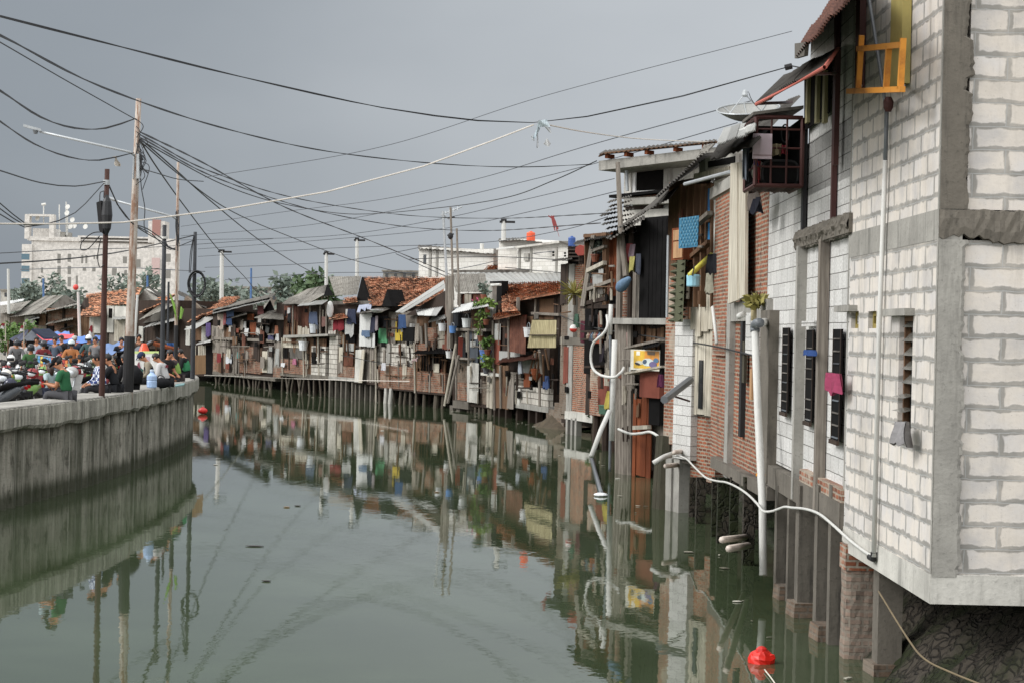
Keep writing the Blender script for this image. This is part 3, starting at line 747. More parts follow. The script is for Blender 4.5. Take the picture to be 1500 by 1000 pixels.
h.stilts([417, 433, 449, 464], 552, 'wood_dk', .12, off=-1, lean=.2)
for x, y0, y1 in ((448, 497, 550), (444, 490, 552), (413, 495, 548), (466, 492, 549)): h.pole([(x, y0, .4), (x+1, y1, .38)], .045, 'wood_wh')
h.plank('board_wall', (401, 500, 411, 540), .1, 'wood_gr', 4); h.slab('brick_wall', (400, 538, 411, 552), .2, 'brick_far', .3)
cloth(F, (421, 452, 427, 472), .6, (44, 42, 44), 'black jacket hanging at the left end of the balcony')
cloth(F, (422, 451, 426, 459), .66, (205, 203, 200), 'white cloth over the black jacket on the balcony')
cloth(F, (454, 457, 464, 475), .6, (86, 104, 144), 'blue jeans jacket hanging in the middle of the balcony')
bucket(F, 460, 488, 7, .5, (206, 210, 214), 'pale basin under the blue jacket on the balcony')
cloth(F, (470, 464, 478, 478), .55, (150, 96, 84), 'faded red clothes at the right end of the balcony')
bucket(F, 444.5, 513, 7, .5, (232, 234, 236), 'white bucket hanging beside the cream panels below the balcony')
cloth(F, (430, 525, 434, 534), .45, (226, 110, 150), 'pink cloth on the brick wall below the grey shutter')
cloth(F, (411, 531, 417, 537), .45, (236, 238, 238), 'white rag at the left end of the brick wall below the grey shutter')
cloth(F, (404, 510, 409, 535), .35, (186, 186, 178), 'long pale cloth draped between the two far houses')
clutter(h, 413, 480, 452, 545, 34, 2)
# ---- C
F = fac_px(480, 103, 521, 99.6)
h = House('stilt_house', 'narrow stilt house with white block pillar and red cloth under small tiled eaves', F, 482, 521, 446, 553, 5)
h.slab('under_shade_sheet', (482, 551, 521, 579), -1.35, 'dark', .05)
h.roof([(491, 434, -.5), (523, 432, -.5), (529, 405, -4.5), (482, 406, -4.5)], 'asb', pitch=.2)
h.slab('gable', [(521, 444, -.4), (542, 444, -.4), (530, 406, -.4)], -.4, 'black', .1)
h.tiles([(502, 443, .4), (523, 441, .4), (522, 434, -.3), (505, 436, -.3)], 'tiled_eave', tw=.3)
h.slab('lintel', (487, 441, 543, 446), .2, 'asb_dk')
h.tiles([(481, 468, .8), (509, 464, .8), (507, 459, 0), (492, 461, 0)], 'tiled_awning', tw=.3)
h.slab('block_pillar', (482, 492, 494, 556), .3, 'block_far', .3)
h.slab('block_pillar', (481, 466, 492, 491), .26, 'block_far', .3)
h.plank('board_wall', (492, 470, 504, 486), .02, 'black', 4)
h.plank('board_wall', (494, 487, 505, 502), .1, 'wood_br', 4); h.plank('board_wall', (505, 490, 520, 505), .03, 'black', 4)
h.win((492, 502, 519, 536), .2, 'wood_br', 'dark', 1)
h.slab('shutter', (495, 508, 502, 534), .22, 'cream', .02); h.corr('shutter', (504, 516, 518, 534), .24, 'rust')
h.slab('shutter', (507, 503, 518, 514), .22, 'zinc', .02)
h.slab('brick_wall', (491, 536, 519, 552), .25, 'brick_far', .2)
h.slab('base_slab', (481, 552, 521, 557), .4, 'conc', .8)
h.stilts([485, 494, 502, 509, 518], 556, 'conc_dk', .09, off=.2, sq=True); h.stilts([490, 506], 556, 'wood_dk', .1, off=-1)
mb = MB(); q0 = F.rect(480, 441, 487, 466, .5); c = sum(q0, Vector())/4; mb.ell(c, ((q0[1]-q0[0]).length*.28, .05, (q0[3]-q0[0]).length/2), 14, 10)
tag(mb.build('surfboard', PLM(205, 206, 204), smooth=True), 'white oval board standing beside the gable above the block pillar', 'board')
cloth(F, (489, 467, 502, 484), .5, (178, 30, 44), 'bright red cloth hung under the small tiled awning')
cloth(F, (507, 453, 519, 492), .35, (196, 196, 190), 'light grey sheet behind the navy trousers')
cloth(F, (510, 453, 521, 474), .5, (52, 62, 96), 'navy trousers hung over a light grey sheet')
clutter(h, 483, 519, 470, 548, 16, 3)
# ---- D
F = fac_px(519, 99.8, 549, 97.2)
h = House('stilt_house', 'narrow stilt house clad in whitish corrugated sheet above a leaning plank wall', F, 521, 549, 455, 560, 5)
h.slab('under_shade_sheet', (521, 558, 549, 586), -1.35, 'dark', .05)
h.roof([(522, 459, 1.0), (560, 457, 1.0), (585, 447, -.6), (530, 448, -.6)], 'asb', jit=.15)
h.corr('sheet_wall', (527, 460, 544, 507), .5, 'zinc_lt', .25)
h.corr('sheet_wall', (538, 488, 549, 507), .45, 'zinc_lt', .25)
h.plank('board_wall', (544, 462, 549, 492), .1, 'black', 2)  # black planks stand in for the shade of an open bay
h.plank('board_wall', (532, 509, 550, 559), .3, 'wood_gr', 9)
h.slab('panel', [(519, 559), (529, 559), (533, 511), (521, 512)], .5, 'conc_w', .04)
h.slab('leaning_plank', [(525, 560), (530, 560), (534, 512), (530, 512)], .56, 'cream', .04)
h.slab('floor_beam', (521, 506, 549, 510), .3, 'wood_dk', .2)
h.slab('base_beam', (517, 557, 551, 562), .3, 'wood_dk', .4)
h.stilts([523, 529, 537, 545], 560, 'conc_dk', .085, off=.1, sq=True); h.stilts([525, 537], 560, 'wood_dk', .12, off=-1)
cloth(F, (531, 484, 542, 494), .62, (96, 130, 176), 'faded blue socks row pinned on the whitish corrugated wall', ragged=.3)
cloth(F, [(524, 457, .9), (541, 451, .9), (543, 445, .2), (527, 447, .2)], .8, (176, 186, 216), 'pale blue cloth spread on the roof above the corrugated wall')
mb = MB(); p = F.at(553, 455.5, .9); mb.lathe(p, [(.02, -.1), (.2, -.08), (.36, .03), (.4, .06), (.34, .05), (.02, -.06)], 18); 
tag(mb.build('roof_basin', PLM(228, 230, 232), smooth=True), 'round white basin lying on the roof edge below the orange tiles', 'basin')
cloth(F, (544, 465, 550, 487), .6, (58, 60, 90), 'dark blue shirt hung between the corrugated wall and the green door')
cloth(F, (549, 463, 554, 484), .62, (168, 150, 156), 'pale patterned shirt hung between the corrugated wall and the green door')
clutter(h, 522, 549, 466, 552, 14, 4)
# ---- E
F = fac_px(549, 97.2, 608, 93)
h = House('stilt_house', 'stilt house with large orange tiled roof and cream block wall above brick', F, 551, 608, 455, 568, 5.5)
h.slab('under_shade_sheet', (551, 566, 608, 594), -1.35, 'dark', .05)
h.tiles([(541, 446, .3), (645, 447, .3), (653, 406, -4), (530, 405, -4)], miss=.04, tw=.25, tl=.28)
h.slab('notch_gable', [(559, 449, .6), (574, 449, .6), (567, 424, .6)], .6, 'black', .8)
h.roof([(580, 457, 1.3), (592, 459, 1.3), (653, 423, .1), (650, 411, -.6)], 'zinc', 'side_roof', pitch=.2)
h.slab('gable', [(594, 462, .35), (656, 462, .35), (655, 424, .35)], .35, 'wood_dk', .15)
h.plank('board_wall', (569, 457, 610, 503), .1, 'wood_gr', 12); h.plank('board_wall', (551, 462, 569, 503), .05, 'wood_dk', 6)
h.slab('door', (579, 471, 589, 499), .25, PLM(186, 160, 44, .6)); h.slab('door', (554, 481, 567, 502), .2, PLM(82, 148, 104, .6))
h.slab('post', (573, 462, 579, 503), .24, 'wood_gr')
h.slab('cupboard', (590, 479, 606, 500), .5, 'black', .4)
h.slab('block_wall', (552, 503, 606, 537), .12, 'block_far', .15)
h.slab('pillar', (566, 503, 571, 537), .2, 'conc', .1)
h.slab('brick_wall', (554, 536, 608, 569), .3, 'brick_far', .25)
h.slab('shutter', (561, 512, 564, 532), .17, 'wood_gr', .02)
h.slab('base_beam', (550, 567, 609, 571), .28, 'wood_dk', .4)
h.stilts([552, 556, 575, 588, 595, 602], 569, 'pile', .08, off=.1, lean=.35); h.stilts([(566, .11), (573, .11)], 569, 'conc_w', .1, off=.3)
h.stilts([560, 582, 600], 569, 'wood_dk', .1, off=-1, lean=.3)
for x, y0, y1 in ((550, 506, 590), (607, 500, 575), (553, 540, 560)): h.pole([(x, y0, .4), (x+1, y1, .38)], .05, 'wood_wh')
cloth(F, (583, 461, 593, 481), .6, (52, 92, 160), 'bright blue cloth beside the yellow door')
cloth(F, (556, 463, 567, 479), .4, (40, 40, 46), 'black cloth above the green door')
cloth(F, (558, 531, 564, 542), .55, (222, 220, 226), 'white rag on the seam between block wall and brick')
for k, (x0, x1) in enumerate(((600, 603), (604, 608), (609, 613))):
    cloth(F, (x0, 474, x1, 502), .4, [(200, 196, 188), (150, 146, 140), (190, 172, 150)][k], ['white strip of cloth on the line right of the black cupboard', 'grey strip of cloth on the line right of the black cupboard', 'tan strip of cloth on the line right of the black cupboard'][k])
clutter(h, 553, 606, 464, 560, 30, 5)
# ---- F
F = fac_px(606, 93, 656, 89.8)
h = House('stilt_house', 'stilt house with torn pale awnings over a barred window and brick panel', F, 608, 656, 452, 574, 5, 'wood_dk')
h.slab('under_shade_sheet', (608, 572, 656, 600), -1.35, 'dark', .05)
h.roof([(612, 462, 1.4), (640, 462, 1.4), (650, 448, .2), (609, 454, .2)], 'zinc_lt', 'awning', jit=.2)
h.roof([(627, 473, 1.1), (653, 467, 1.1), (653, 460, .1), (634, 464, .1)], 'zinc', 'awning', jit=.15)
h.plank('board_wall', (608, 464, 656, 503), .03, 'wood_br', 12, skip=.1)
h.plank('board_wall', (640, 478, 654, 512), .15, 'wood_wh', 6); h.slab('brick_wall', (626, 480, 639, 508), .2, 'brick_far', .1)
h.slab('brick_wall', (606, 503, 626, 520), .3, 'brick_far', .15)
h.roof([(604, 518, 1.0), (656, 518, 1.0), (656, 509, .1), (614, 512, .1)], 'black', 'awning', jit=.1)
h.win((615, 518, 652, 545), .25, 'wood_br', 'dark', 7)
h.slab('panel', (635, 532, 643, 545), .34, 'cream', .02)
h.slab('brick_wall', (611, 545, 652, 574), .3, 'brick_far', .2); h.slab('post', (628, 545, 630, 574), .34, 'wood_gr', .06)
h.plank('board_wall', (604, 522, 612, 572), .2, 'wood_br', 3)
h.slab('base_beam', (606, 573, 656, 577), .28, 'wood_dk', .4)
h.stilts([(610, .08), (622, .09), (640, .13), (650, .08)], 575, 'pile', .08, off=.1, lean=.25); h.stilts([615, 631, 646], 575, 'wood_dk', .11, off=-1)
h.corr('rust_wall', (652, 440, 661, 512), .7, 'rust', .2)
for x, y0, y1 in ((654, 404, 470), (617, 478, 503), (624, 474, 508)): h.pole([(x, y0, .8), (x+1, y1, .75)], .07, 'wood_gr')
bucket(F, 648, 485, 8, .9, (222, 224, 226), 'white pail hung under the torn awning beside the rusty sheet')
cloth(F, [(601, 531, .9), (613, 527, .9), (613, 523, .5), (604, 526, .5)], .8, (190, 150, 146), 'pinkish rag lying over the edge of the black awning')
bucket(F, 658, 524, 7, .9, (228, 228, 226), 'white pail under the leaning ladder poles')
clutter(h, 608, 655, 466, 566, 30, 6)
# ---- G
F = fac_px(655, 89.8, 721, 84.8)
h = House('stilt_house', 'stilt house with open stalls on two floors, dark door and white hanging panel', F, 664, 720, 457, 590, 5)
h.slab('under_shade_sheet', (664, 588, 720, 616), -1.35, 'dark', .05)
h.roof([(668, 429, -1), (715, 428, -1), (711, 401, -4.5), (660, 402, -4.5)], 'asb', 'back_roof', pitch=.2)
h.slab('back_wall', (670, 430, 712, 447), -1.2, 'rust', .1); h.plank('back_wall', (672, 431, 690, 446), -1.1, 'wood_wh', 6, skip=.3)
h.roof([(661, 459, 1.3), (716, 449, 1.3), (713, 438, .1), (676, 447, .1)], 'zinc_lt', 'awning')
h.plank('board_wall', (690, 452, 707, 482), .05, 'wood_br', 5, horiz=True); h.slab('opening', (665, 459, 690, 482), .02, 'dark')
h.slab('floor_beam', (662, 481, 712, 485), .5, 'wood_gr', .5)
h.slab('door', (686, 486, 700, 531), .3, PLM(70, 76, 84, .5)); h.slab('door_panel', (694, 486, 699, 497), .33, 'conc_w', .02)
h.plank('board_wall', (670, 486, 685, 525), .1, 'wood_dk', 5); h.slab('floor_beam', (658, 523, 690, 526), .5, 'wood_gr', .5)
h.slab('brick_wall', (669, 526, 685, 586), .12, 'brick_grey', .1); h.slab('brick_wall', (669, 560, 684, 586), .16, 'brick_far', .1)
h.slab('brick_wall', (700, 548, 714, 592), .16, 'brick_grey', .1)
h.slab('hanging_panel', [(684, 588), (700, 590), (701, 532), (690, 530), (684, 536)], .35, 'conc_w', .03)
h.plank('board_wall', (700, 486, 720, 548), .05, 'wood_dk', 6)
h.slab('balcony', (703, 526, 721, 531), .6, 'wood_gr', .6); h.slab('balcony', (704, 546, 731, 550), .8, 'conc_w', .5)
h.slab('post', (714, 415, 721, 465), .3, 'conc', .2); h.slab('roof_frame', (717, 412, 735, 452), -.4, 'black', .3)
h.pole([(720, 418, .3), (733, 417, .3)], .06, 'pvc', 'pipe'); h.pole([(701, 452, .9), (722, 452, .9)], .05, 'pvc', 'pipe')
h.plank('board_wall', (713, 548, 722, 596), .25, 'wood_wh', 3)
h.slab('base_slab', (663, 587, 686, 598), .3, 'conc_dk', .5); h.slab('base_beam', (684, 591, 722, 596), .2, 'wood_dk', .4)
h.stilts([686, 691, 697, 703, 709, 716, 720], 593, 'pile', .08, off=.1, lean=.15); h.stilts([(667, .2), (677, .2)], 594, 'conc_dk', .2, off=0, sq=True)
for x, y0, y1 in ((668, 486, 585), (686, 484, 535), (706, 484, 527), (722, 470, 545)): h.pole([(x, y0, .6), (x+.5, y1, .6)], .05, 'wood_gr')
h.pole([(661, 404, .9), (659, 510, .9)], .14, 'wood_gr', 'post'); h.pole([(669, 335, .5), (673, 450, .5)], .05, 'wood_gr', 'mast')
cloth(F, (671, 494, 677, 523), .4, (190, 62, 42), 'orange red garment beside the dark door')
cloth(F, (678, 501, 683, 526), .4, (46, 46, 50), 'black garment between the orange red one and the dark door')
bucket(F, 669, 478, 9, .6, (44, 46, 50), 'black drum standing in the upper open stall', 'drum', 'drum', 1.3)
bucket(F, 683.5, 480, 8, .7, (226, 228, 228), 'white pail standing in the upper open stall')
bucket(F, 663, 488, 6, .9, (96, 140, 200), 'small blue pail beside the rusty sheet wall')
bucket(F, 711, 529, 10, .8, (88, 120, 180), 'blue tub on the narrow balcony under the hanging plant')
for k, (x, y, hh, r, m, lb) in enumerate(((712, 476, .9, .5, 'leaf_lt', 'lush light green plant trailing over the upper ledge'), (705, 462, .5, .4, 'leaf', 'small green plant with pink flowers above the trailing one'), (714, 458, .4, .35, 'leaf_lt', 'pale potted plant right of the pink flowers'),
        (714, 520, .6, .35, 'leaf', 'thin plant above the blue tub'), (712, 547, .55, .55, 'leaf_lt', 'bushy bright plant on the white ledge'), (709, 440, .5, .3, 'leaf_haze', 'small plant on the wall top beside the grey roof'), (704, 500, 1.2, .22, 'leaf_lt', 'long hanging vine beside the dark door'))):
    b = F.at(x, y, .9); o = plant(b, hh, r, 160, lb, m, .16, potrgb=[(120, 70, 50), (90, 90, 96), (150, 90, 70)][k % 3], droop=.4, group='plants on the stilt house ledges', seed=20+k)
    if k == 1:
        mb = MB(); q = random.Random(4); leaf_mb(mb, b+Vector((0, 0, .6)), (.4, .3, .12), 26, .12, q); mb.build('blossom', PLM(214, 90, 140), o)
for lb, a, b in (('long pale pole leaning from the awning down into the water', (668, 503, 1.2), (651, 594, 1.6)), ('shorter grey pole leaning beside the long pale one', (672, 520, 1.2), (656, 590, 1.5))):
    mb = MB(); mb.tube([F.at(*a), F.at(*b)], .06, 7); tag(mb.build('leaning_pole', M['wood_wh' if 'pale pole' in lb else 'wood_gr']), lb, 'pole')
clutter(h, 666, 718, 462, 585, 32, 7)
# ---- H
F = fac_px(719, 85, 820, 74.5)
h = House('stilt_house', 'stilt house with broken orange tiled roof, bamboo blind and white block base', F, 724, 805, 440, 597, 5)
h.slab('under_shade_sheet', (724, 595, 805, 623), -1.35, 'dark', .05)
h.slab('rear_wall', (779, 432, 820, 470), -.05, 'wood_dk', .3)
h.tiles([(746, 441, .6), (820, 428, .6), (820, 413, -2.2), (738, 415, -2.2)], miss=.1, tw=.3, tl=.3)
h.tiles([(735, 455, .9), (757, 453, .9), (760, 421, -1.4), (734, 422, -1.4)], miss=.12, tw=.3, tl=.3)
h.tiles([(722, 467, 1.1), (762, 459, 1.1), (760, 455, .3), (724, 460, .3)], 'tiled_awning', tw=.3)
h.slab('board', (790, 438, 811, 468), .05, 'wood_br'); h.plank('board_wall', (811, 436, 820, 505), .03, 'wood_dk', 3)
h.beam(759, 456, 759, 436, .7, 'wood_gr', .05); h.beam(780, 459, 820, 461, .15, 'wood_gr', .05); h.pole([(785, 438, .2), (784, 468, .2)], .05, 'wood_gr')
h.corr('bamboo_blind', [(773, 509, .9), (814, 509, .9), (815, 469, .9), (780, 469, .9)], .9, 'bamboo', .3, .04, False)
h.beam(776, 491, 815, 491, 1.0, 'wood_dk', .02)
h.corr('rust_sheet', [(747, 515, .6), (770, 517, .6), (771, 465, .5), (747, 463, .5)], .5, 'rust', .3, .015)
h.plank('board_wall', (732, 472, 747, 516), .2, 'wood_dk', 5); h.plank('board_wall', (770, 465, 780, 512), .2, 'wood_br', 3); h.corr('sheet', (725, 476, 733, 498), .3, 'zinc', .2)
h.plank('board_wall', (723, 498, 732, 532), .3, 'rust_red', 3)
h.corr('sheet', (732, 514, 762, 527), .3, 'zinc', .2); h.roof([(728, 532, 1.1), (786, 525, 1.1), (790, 518, .2), (738, 524, .2)], 'rust', 'awning', jit=.15)
h.plank('board_wall', (723, 534, 745, 597), .25, 'wood_br', 7, tilt=.1); h.plank('board_wall', (745, 545, 778, 566), .2, 'wood_gr', 6, horiz=True)
h.slab('orange_board', (767, 546, 776, 567), .3, 'wood_or'); h.corr('sheet', (760, 528, 782, 545), .15, 'zinc', .2)
h.slab('block_wall', (748, 566, 803, 593), .25, 'block_far', .2); h.slab('block_pillar', (757, 567, 762, 593), .3, 'conc_w', .08)
h.plank('board_wall', [(742, 597), (752, 597), (753, 548), (745, 560)], .4, 'wood_gr', 3, tilt=.1)
h.slab('base_slab', (750, 592, 803, 600), .3, 'conc', .6)
h.plank('board_wall', (803, 508, 821, 575), -.4, 'black', 4)  # black planks set back as the shade of the gap beside the tower
h.stilts([728, 735, 745, 761, 779, 790], 597, 'wood_dk', .12, off=.1, sq=True); h.stilts([739, 770], 597, 'wood_dk', .14, off=-1)
for x, y0, y1 in ((724, 540, 600), (733, 535, 598), (790, 515, 595), (745, 470, 530)): h.pole([(x, y0, .6), (x+.5, y1, .6)], .055, 'wood_gr')
for k in range(9):
    q = random.Random(60+k); x = q.uniform(782, 800); h.pole([(x, q.uniform(509, 520), .9), (x+q.uniform(-12, 6), q.uniform(535, 560), .7)], .04, 'wood_gr' if k % 2 else 'wood_br', 'spare_timber')
cloth(F, (797, 550, 803, 569), .6, (58, 90, 160), 'blue cloth beside the white block base')
cloth(F, (759, 527, 764, 546), .9, (176, 184, 196), 'grey bag hung on the edge of the rusty awning', fold=.06)
bucket(F, 774, 494, 6, .6, (220, 220, 220), 'small white pail beside the rusty sheet')
b_ = F.at(786, 556, .7); mb = MB(); mb.lathe(b_, [(.09, 0), (.2, .2), (.24, .42), (.2, .44)], 12); tag(mb.build('woven_basket', M['wood_or']), 'brown woven basket among the spare timber', 'basket')
clutter(h, 724, 818, 445, 585, 44, 8)
# soil heap
mb = MB(); q = random.Random(8); c = F.at(800, 628, .4); c.z = -.4
mb.grid(lambda u, v: c+F.t*((u-.5)*4.4)+F.n*(.9-v*3.4)+Vector((0, 0, max(0, 1.25*math.sin(min(1, v*1.3)*math.pi*.62)*(1-abs(u-.55)*1.3)+q.uniform(-.08, .08)))), 14, 12)
tag(mb.build('soil_heap', M['earth'], smooth=True), None, None, None, 'structure')
# ================================================================== middle stretch: brick tower, timber balcony house, dark timber house
# ---- I brick tower
F = fac_px(820, 71.5, 869, 68)
h = House('brick_house', 'tall narrow brick tower house with concrete corner column and little hut on top', F, 823, 866, 387, 606, 4, 'brick_grey', group=None)
h.slab('brick_wall', (838, 388, 854, 430), .06, 'brick', .15); h.slab('column', (831, 387, 839, 607), .1, 'conc', .25)
h.plank('board_wall', (821, 388, 832, 445), .05, 'wood_dk', 3); h.slab('brick_wall', (822, 445, 832, 500), .0, 'brick_grey', .1)
h.slab('band', (820, 494, 856, 505), .13, 'conc_dk', .25)
h.slab('brick_wall', (839, 505, 868, 606), .08, 'brick', .2); h.slab('brick_wall', (820, 505, 832, 606), .07, 'brick_grey', .2)
h.plank('door', (825, 507, 832, 560), .12, 'rust_red', 2)
h.slab('base_slab', (827, 604, 867, 616), .3, 'conc_w', .8); h.slab('base_wall', (812, 590, 828, 612), .0, 'brick_grey', .6); h.slab('base_wall', (866, 596, 884, 640), -.3, 'brick_grey', .5)
h.roof([(808, 384, .9), (838, 380, .9), (838, 376, -.6), (814, 381, -.6)], 'asb_dk', 'hut_roof')
h.slab('hut', (834, 361, 851, 387), .05, 'black', 1.2)
for y in (366, 371, 376, 382): h.beam(834, y, 851, y, .12, 'wood_dk', .025)
for x in (834.5, 850.5): h.beam(x, 387, x, 361, .1, 'wood_dk', .04)
h.pole([(850, 367, .2), (857, 368, -.3)], .2, PLM(150, 60, 48, .6), 'hut_shelf')
h.stilts([834, 841, 847], 613, 'conc', .1, off=.2, sq=True); h.slab('base_beam', (822, 612, 868, 622), -.5, 'wood_dk', .3)
h.slab('base_wall', (800, 600, 826, 625), -.7, 'brick_grey', .4)
b = F.at(841, 447, .35); o = thing('yucca_plant', 'spiky olive yucca plant leaning off the brick tower wall', 'plant', tuple(b)); q = random.Random(3)
mb = MB(); mb.tube([b, b+Vector((0, 0, .35))], .06, 6); mb.build('stem', M['bark'], o)
mb = MB()
for k in range(46):
    a = q.uniform(0, 6.28); e = q.uniform(-.5, 1.3); l = q.uniform(.45, .85); d = Vector((math.cos(a)*math.cos(e), math.sin(a)*math.cos(e), math.sin(e))); s = d.cross(Vector((0, 0, 1))).normalized()*.035; c = b+Vector((0, 0, .4))
    mb.v += [c-s, c+s, c+d*l*.6+s*.8, c+d*l+Vector((0, 0, -.08)), c+d*l*.6-s*.8]; i = len(mb.v)-5; mb.f.append((i, i+1, i+2, i+3, i+4))
mb.build('foliage', M['leaf_yucca'], o)
mb = MB(); c = F.at(840, 481, .5); mb.ell(c, (.13, .13, .14), 12, 8); bo = mb.build('ball', PLM(230, 226, 222)); mb = MB(); mb.ell(c-Vector((0, 0, .03)), (.133, .133, .115), 12, 8); mb.build('lower_half', PLM(196, 60, 50), bo); tag(bo, 'white and red plastic ball hung on the concrete column of the brick tower', 'ball')
cloth(F, (843, 460, 847, 480), .4, (70, 120, 90), 'green rag beside the plastic ball on the brick tower')
cloth(F, (850, 470, 857, 500), .5, (120, 42, 60), 'dark red cloth hung right of the concrete column')
b = F.at(866, 612, .2); plant(b, .3, .3, 80, 'small weed growing at the foot of the brick tower', 'leaf', .12, 'weed', pot=False, seed=77)
clutter(h, 822, 836, 440, 590, 4, 9, .16)
# ---- J timber balcony house
F = fac_px(853, 62, 906, 59)
h = House('timber_house', 'dark timber house with tall open balcony frame and orange plywood side', F, 860, 906, 345, 610, 4, 'wood_dk', group=None)
h.slab('opening', (858, 347, 889, 396), .05, 'dark', .04)
h.plank('panel_wall', (889, 342, 906, 432), .25, 'wood_or', 3)
h.plank('corner_board', [(850, 448), (856, 448), (871, 345), (866, 345)], .6, 'wood_gr', 2, jit=.02)
h.beam(857, 346, 890, 343, .5, 'wood_br', .05); h.beam(866, 369, 887, 361, .55, 'wood_gr', .04); h.beam(861, 397, 886, 385, .6, 'wood_wh', .06); h.beam(862, 424, 898, 411, .6, 'wood_gr', .05); h.beam(857, 445, 890, 437, .5, 'wood_dk', .06)
for x in (859, 886, 889): h.beam(x, 447, x, 343, .45, 'wood_br', .04)
h.slab('panel', (863, 400, 884, 420), .5, 'zinc', .02)
h.plank('railing', (863, 424, 886, 442), .5, 'wood_wh', 8, gap=.09, jit=.04); h.slab('rail_back', (862, 424, 887, 443), .4, 'dark', .02)
h.roof([(853, 354, .9), (908, 345, .9), (908, 339, -1), (858, 345, -1)], 'asb_dk', jit=.25)
h.roof([(840, 360, .6), (862, 354, .6), (862, 350, -.5), (846, 355, -.5)], 'asb_dk', 'eave', jit=.2)
h.slab('platform', (850, 446, 905, 452), .5, 'wood_dk', .7)
h.slab('opening', (856, 452, 886, 548), .1, 'dark', .1)
for y, x0, x1 in ((486, 857, 884), (497, 857, 884), (537, 862, 886)): h.beam(x0, y, x1, y-1, .3, 'wood_dk', .03, name='shelf', d=.3)
h.slab('cupboard', (858, 465, 884, 482), .3, 'black', .3)
h.slab('brick_wall', (864, 540, 880, 608), .12, 'brick2', .2); h.plank('board_wall', (876, 548, 897, 602), .2, 'rust_red', 4)
h.beam(893, 554, 913, 553, .8, 'rust', .08, 'bracket')
for x, y0, y1 in ((878, 455, 500), (888, 500, 548), (891, 440, 560)): h.pole([(x, y0, .3), (x+.5, y1, .3)], .05, 'wood_gr')
h.slab('base_wall', (868, 600, 905, 650), -.5, 'earth', .5)
h.stilts([875, 888, 899], 610, 'wood_dk', .12, off=-.1)
q = random.Random(31); b = F.at(872, 384, .5); plant(b, .35, .3, 80, 'small plant with pinkish leaves on the upper balcony rail', 'leaf_haze', .14, seed=9)
for k, (g, c, l) in enumerate((((873, 494, 880, 503), (206, 76, 40), 'orange red cloth hung above the shelf in the open lower room'), ((866, 488, 871, 500), (96, 96, 104), 'grey cloth hung in the open lower room'), ((881, 505, 885, 530), (60, 52, 62), 'dark cloth hung near the white hose'), ((862, 462, 868, 478), (74, 66, 66), 'dark grey cloth at the left of the open lower room'))):
    cloth(F, g, .45, c, l)
for k in range(7):
    x = 862+k*3.3; c = F.at(x, 496.2, .42); mb = MB(); mb.lathe(c, [(.06, 0), (.075, .1), (.03, .16), (.03, .2)], 8); tag(mb.build('jar', PLM(*[(150, 130, 110), (120, 60, 50), (90, 110, 130)][k % 3])), 'small jar in a row on the dark shelf of the open lower room', 'jar', 'jars on the dark shelf')
cloth(F, [(887, 600, .9), (893, 598, .9), (896, 572, .9), (891, 572, .9)], .9, (226, 196, 40), 'bright yellow cloth hung beside the thick white pipe')
mb = MB(); mb.prism(F.rect(877, 594, 887, 606, .6), -F.n*.25); cr = mb.build('crate', PLM(60, 92, 74, .6)); mb = MB(); mb.prism(F.rect(876.5, 592.8, 887.5, 594.6, .63), -F.n*.3); mb.build('rim', PLM(74, 108, 88, .6), cr); tag(cr, 'dark green crate under the yellow cloth', 'crate')
clutter(h, 858, 900, 355, 600, 34, 10, .5)
# ---- pipes in front of J/K
def pipe(name, pts, r, m, label, cat='pipe', parent=None, smooth=True, n=8, group=None):
    mb = MB(); mb.tube(smooth_path(pts, .12) if smooth else pts, r, n); o = mb.build(name, M[m] if isinstance(m, str) else m, smooth=True)
    return tag(o, label, cat, group)
F2 = fac_px(880, 50.6, 912, 49.6)
pipe('drain_pipe', [F2.at(900.5, 498, .55), F2.at(896, 645, .6)], .072, 'pvc', 'thick white vertical pipe standing before the dark timber house', smooth=False, n=12)
pipe('drain_pipe', [F2.at(895, 446, .5), F2.at(893.5, 490, .5)], .055, 'pvc', 'short thin white vertical pipe above the hose loop', smooth=False)
pipe('conduit', [F2.at(893.5, 490, .5), F2.at(895, 555, .5), F2.at(893, 690, .5)], .035, 'pvc_gr', 'thin grey conduit running down behind the thick white pipe')
pipe('hose', [F2.at(*k) for k in ((889, 462, .5), (890, 478, .6), (882, 491, .7), (870, 501, .8), (865.5, 520, .8), (868, 538, .8), (878, 548, .8), (892, 552, .85), (903, 551, .8), (911, 544, .7), (914, 538, .6))], .036, 'pvc', 'white hose hanging in a big loop beside the thick pipe', 'hose')
pipe('waste_pipe', [F2.at(893, 601, .9), F2.at(880, 630, 1.2), F2.at(866, 668, 1.6)], .06, 'pvc', 'white slanting waste pipe dropping from the green crate to the water', smooth=False)
pipe('waste_pipe', [G(866, 668, .02)+Vector((0, 0, .0)), G(878, 712, .05), G(881, 722, .06)], .05, 'pvc_gr', 'grey pipe end floating in the water below the slanting pipe', smooth=False)
mb = MB(); c = G(880, 724, .03); mb.ell(c, (.16, .2, .05), 10, 6); tag(mb.build('floating_rag', PLM(236, 238, 240)), 'white rag floating at the end of the grey pipe', 'rag')
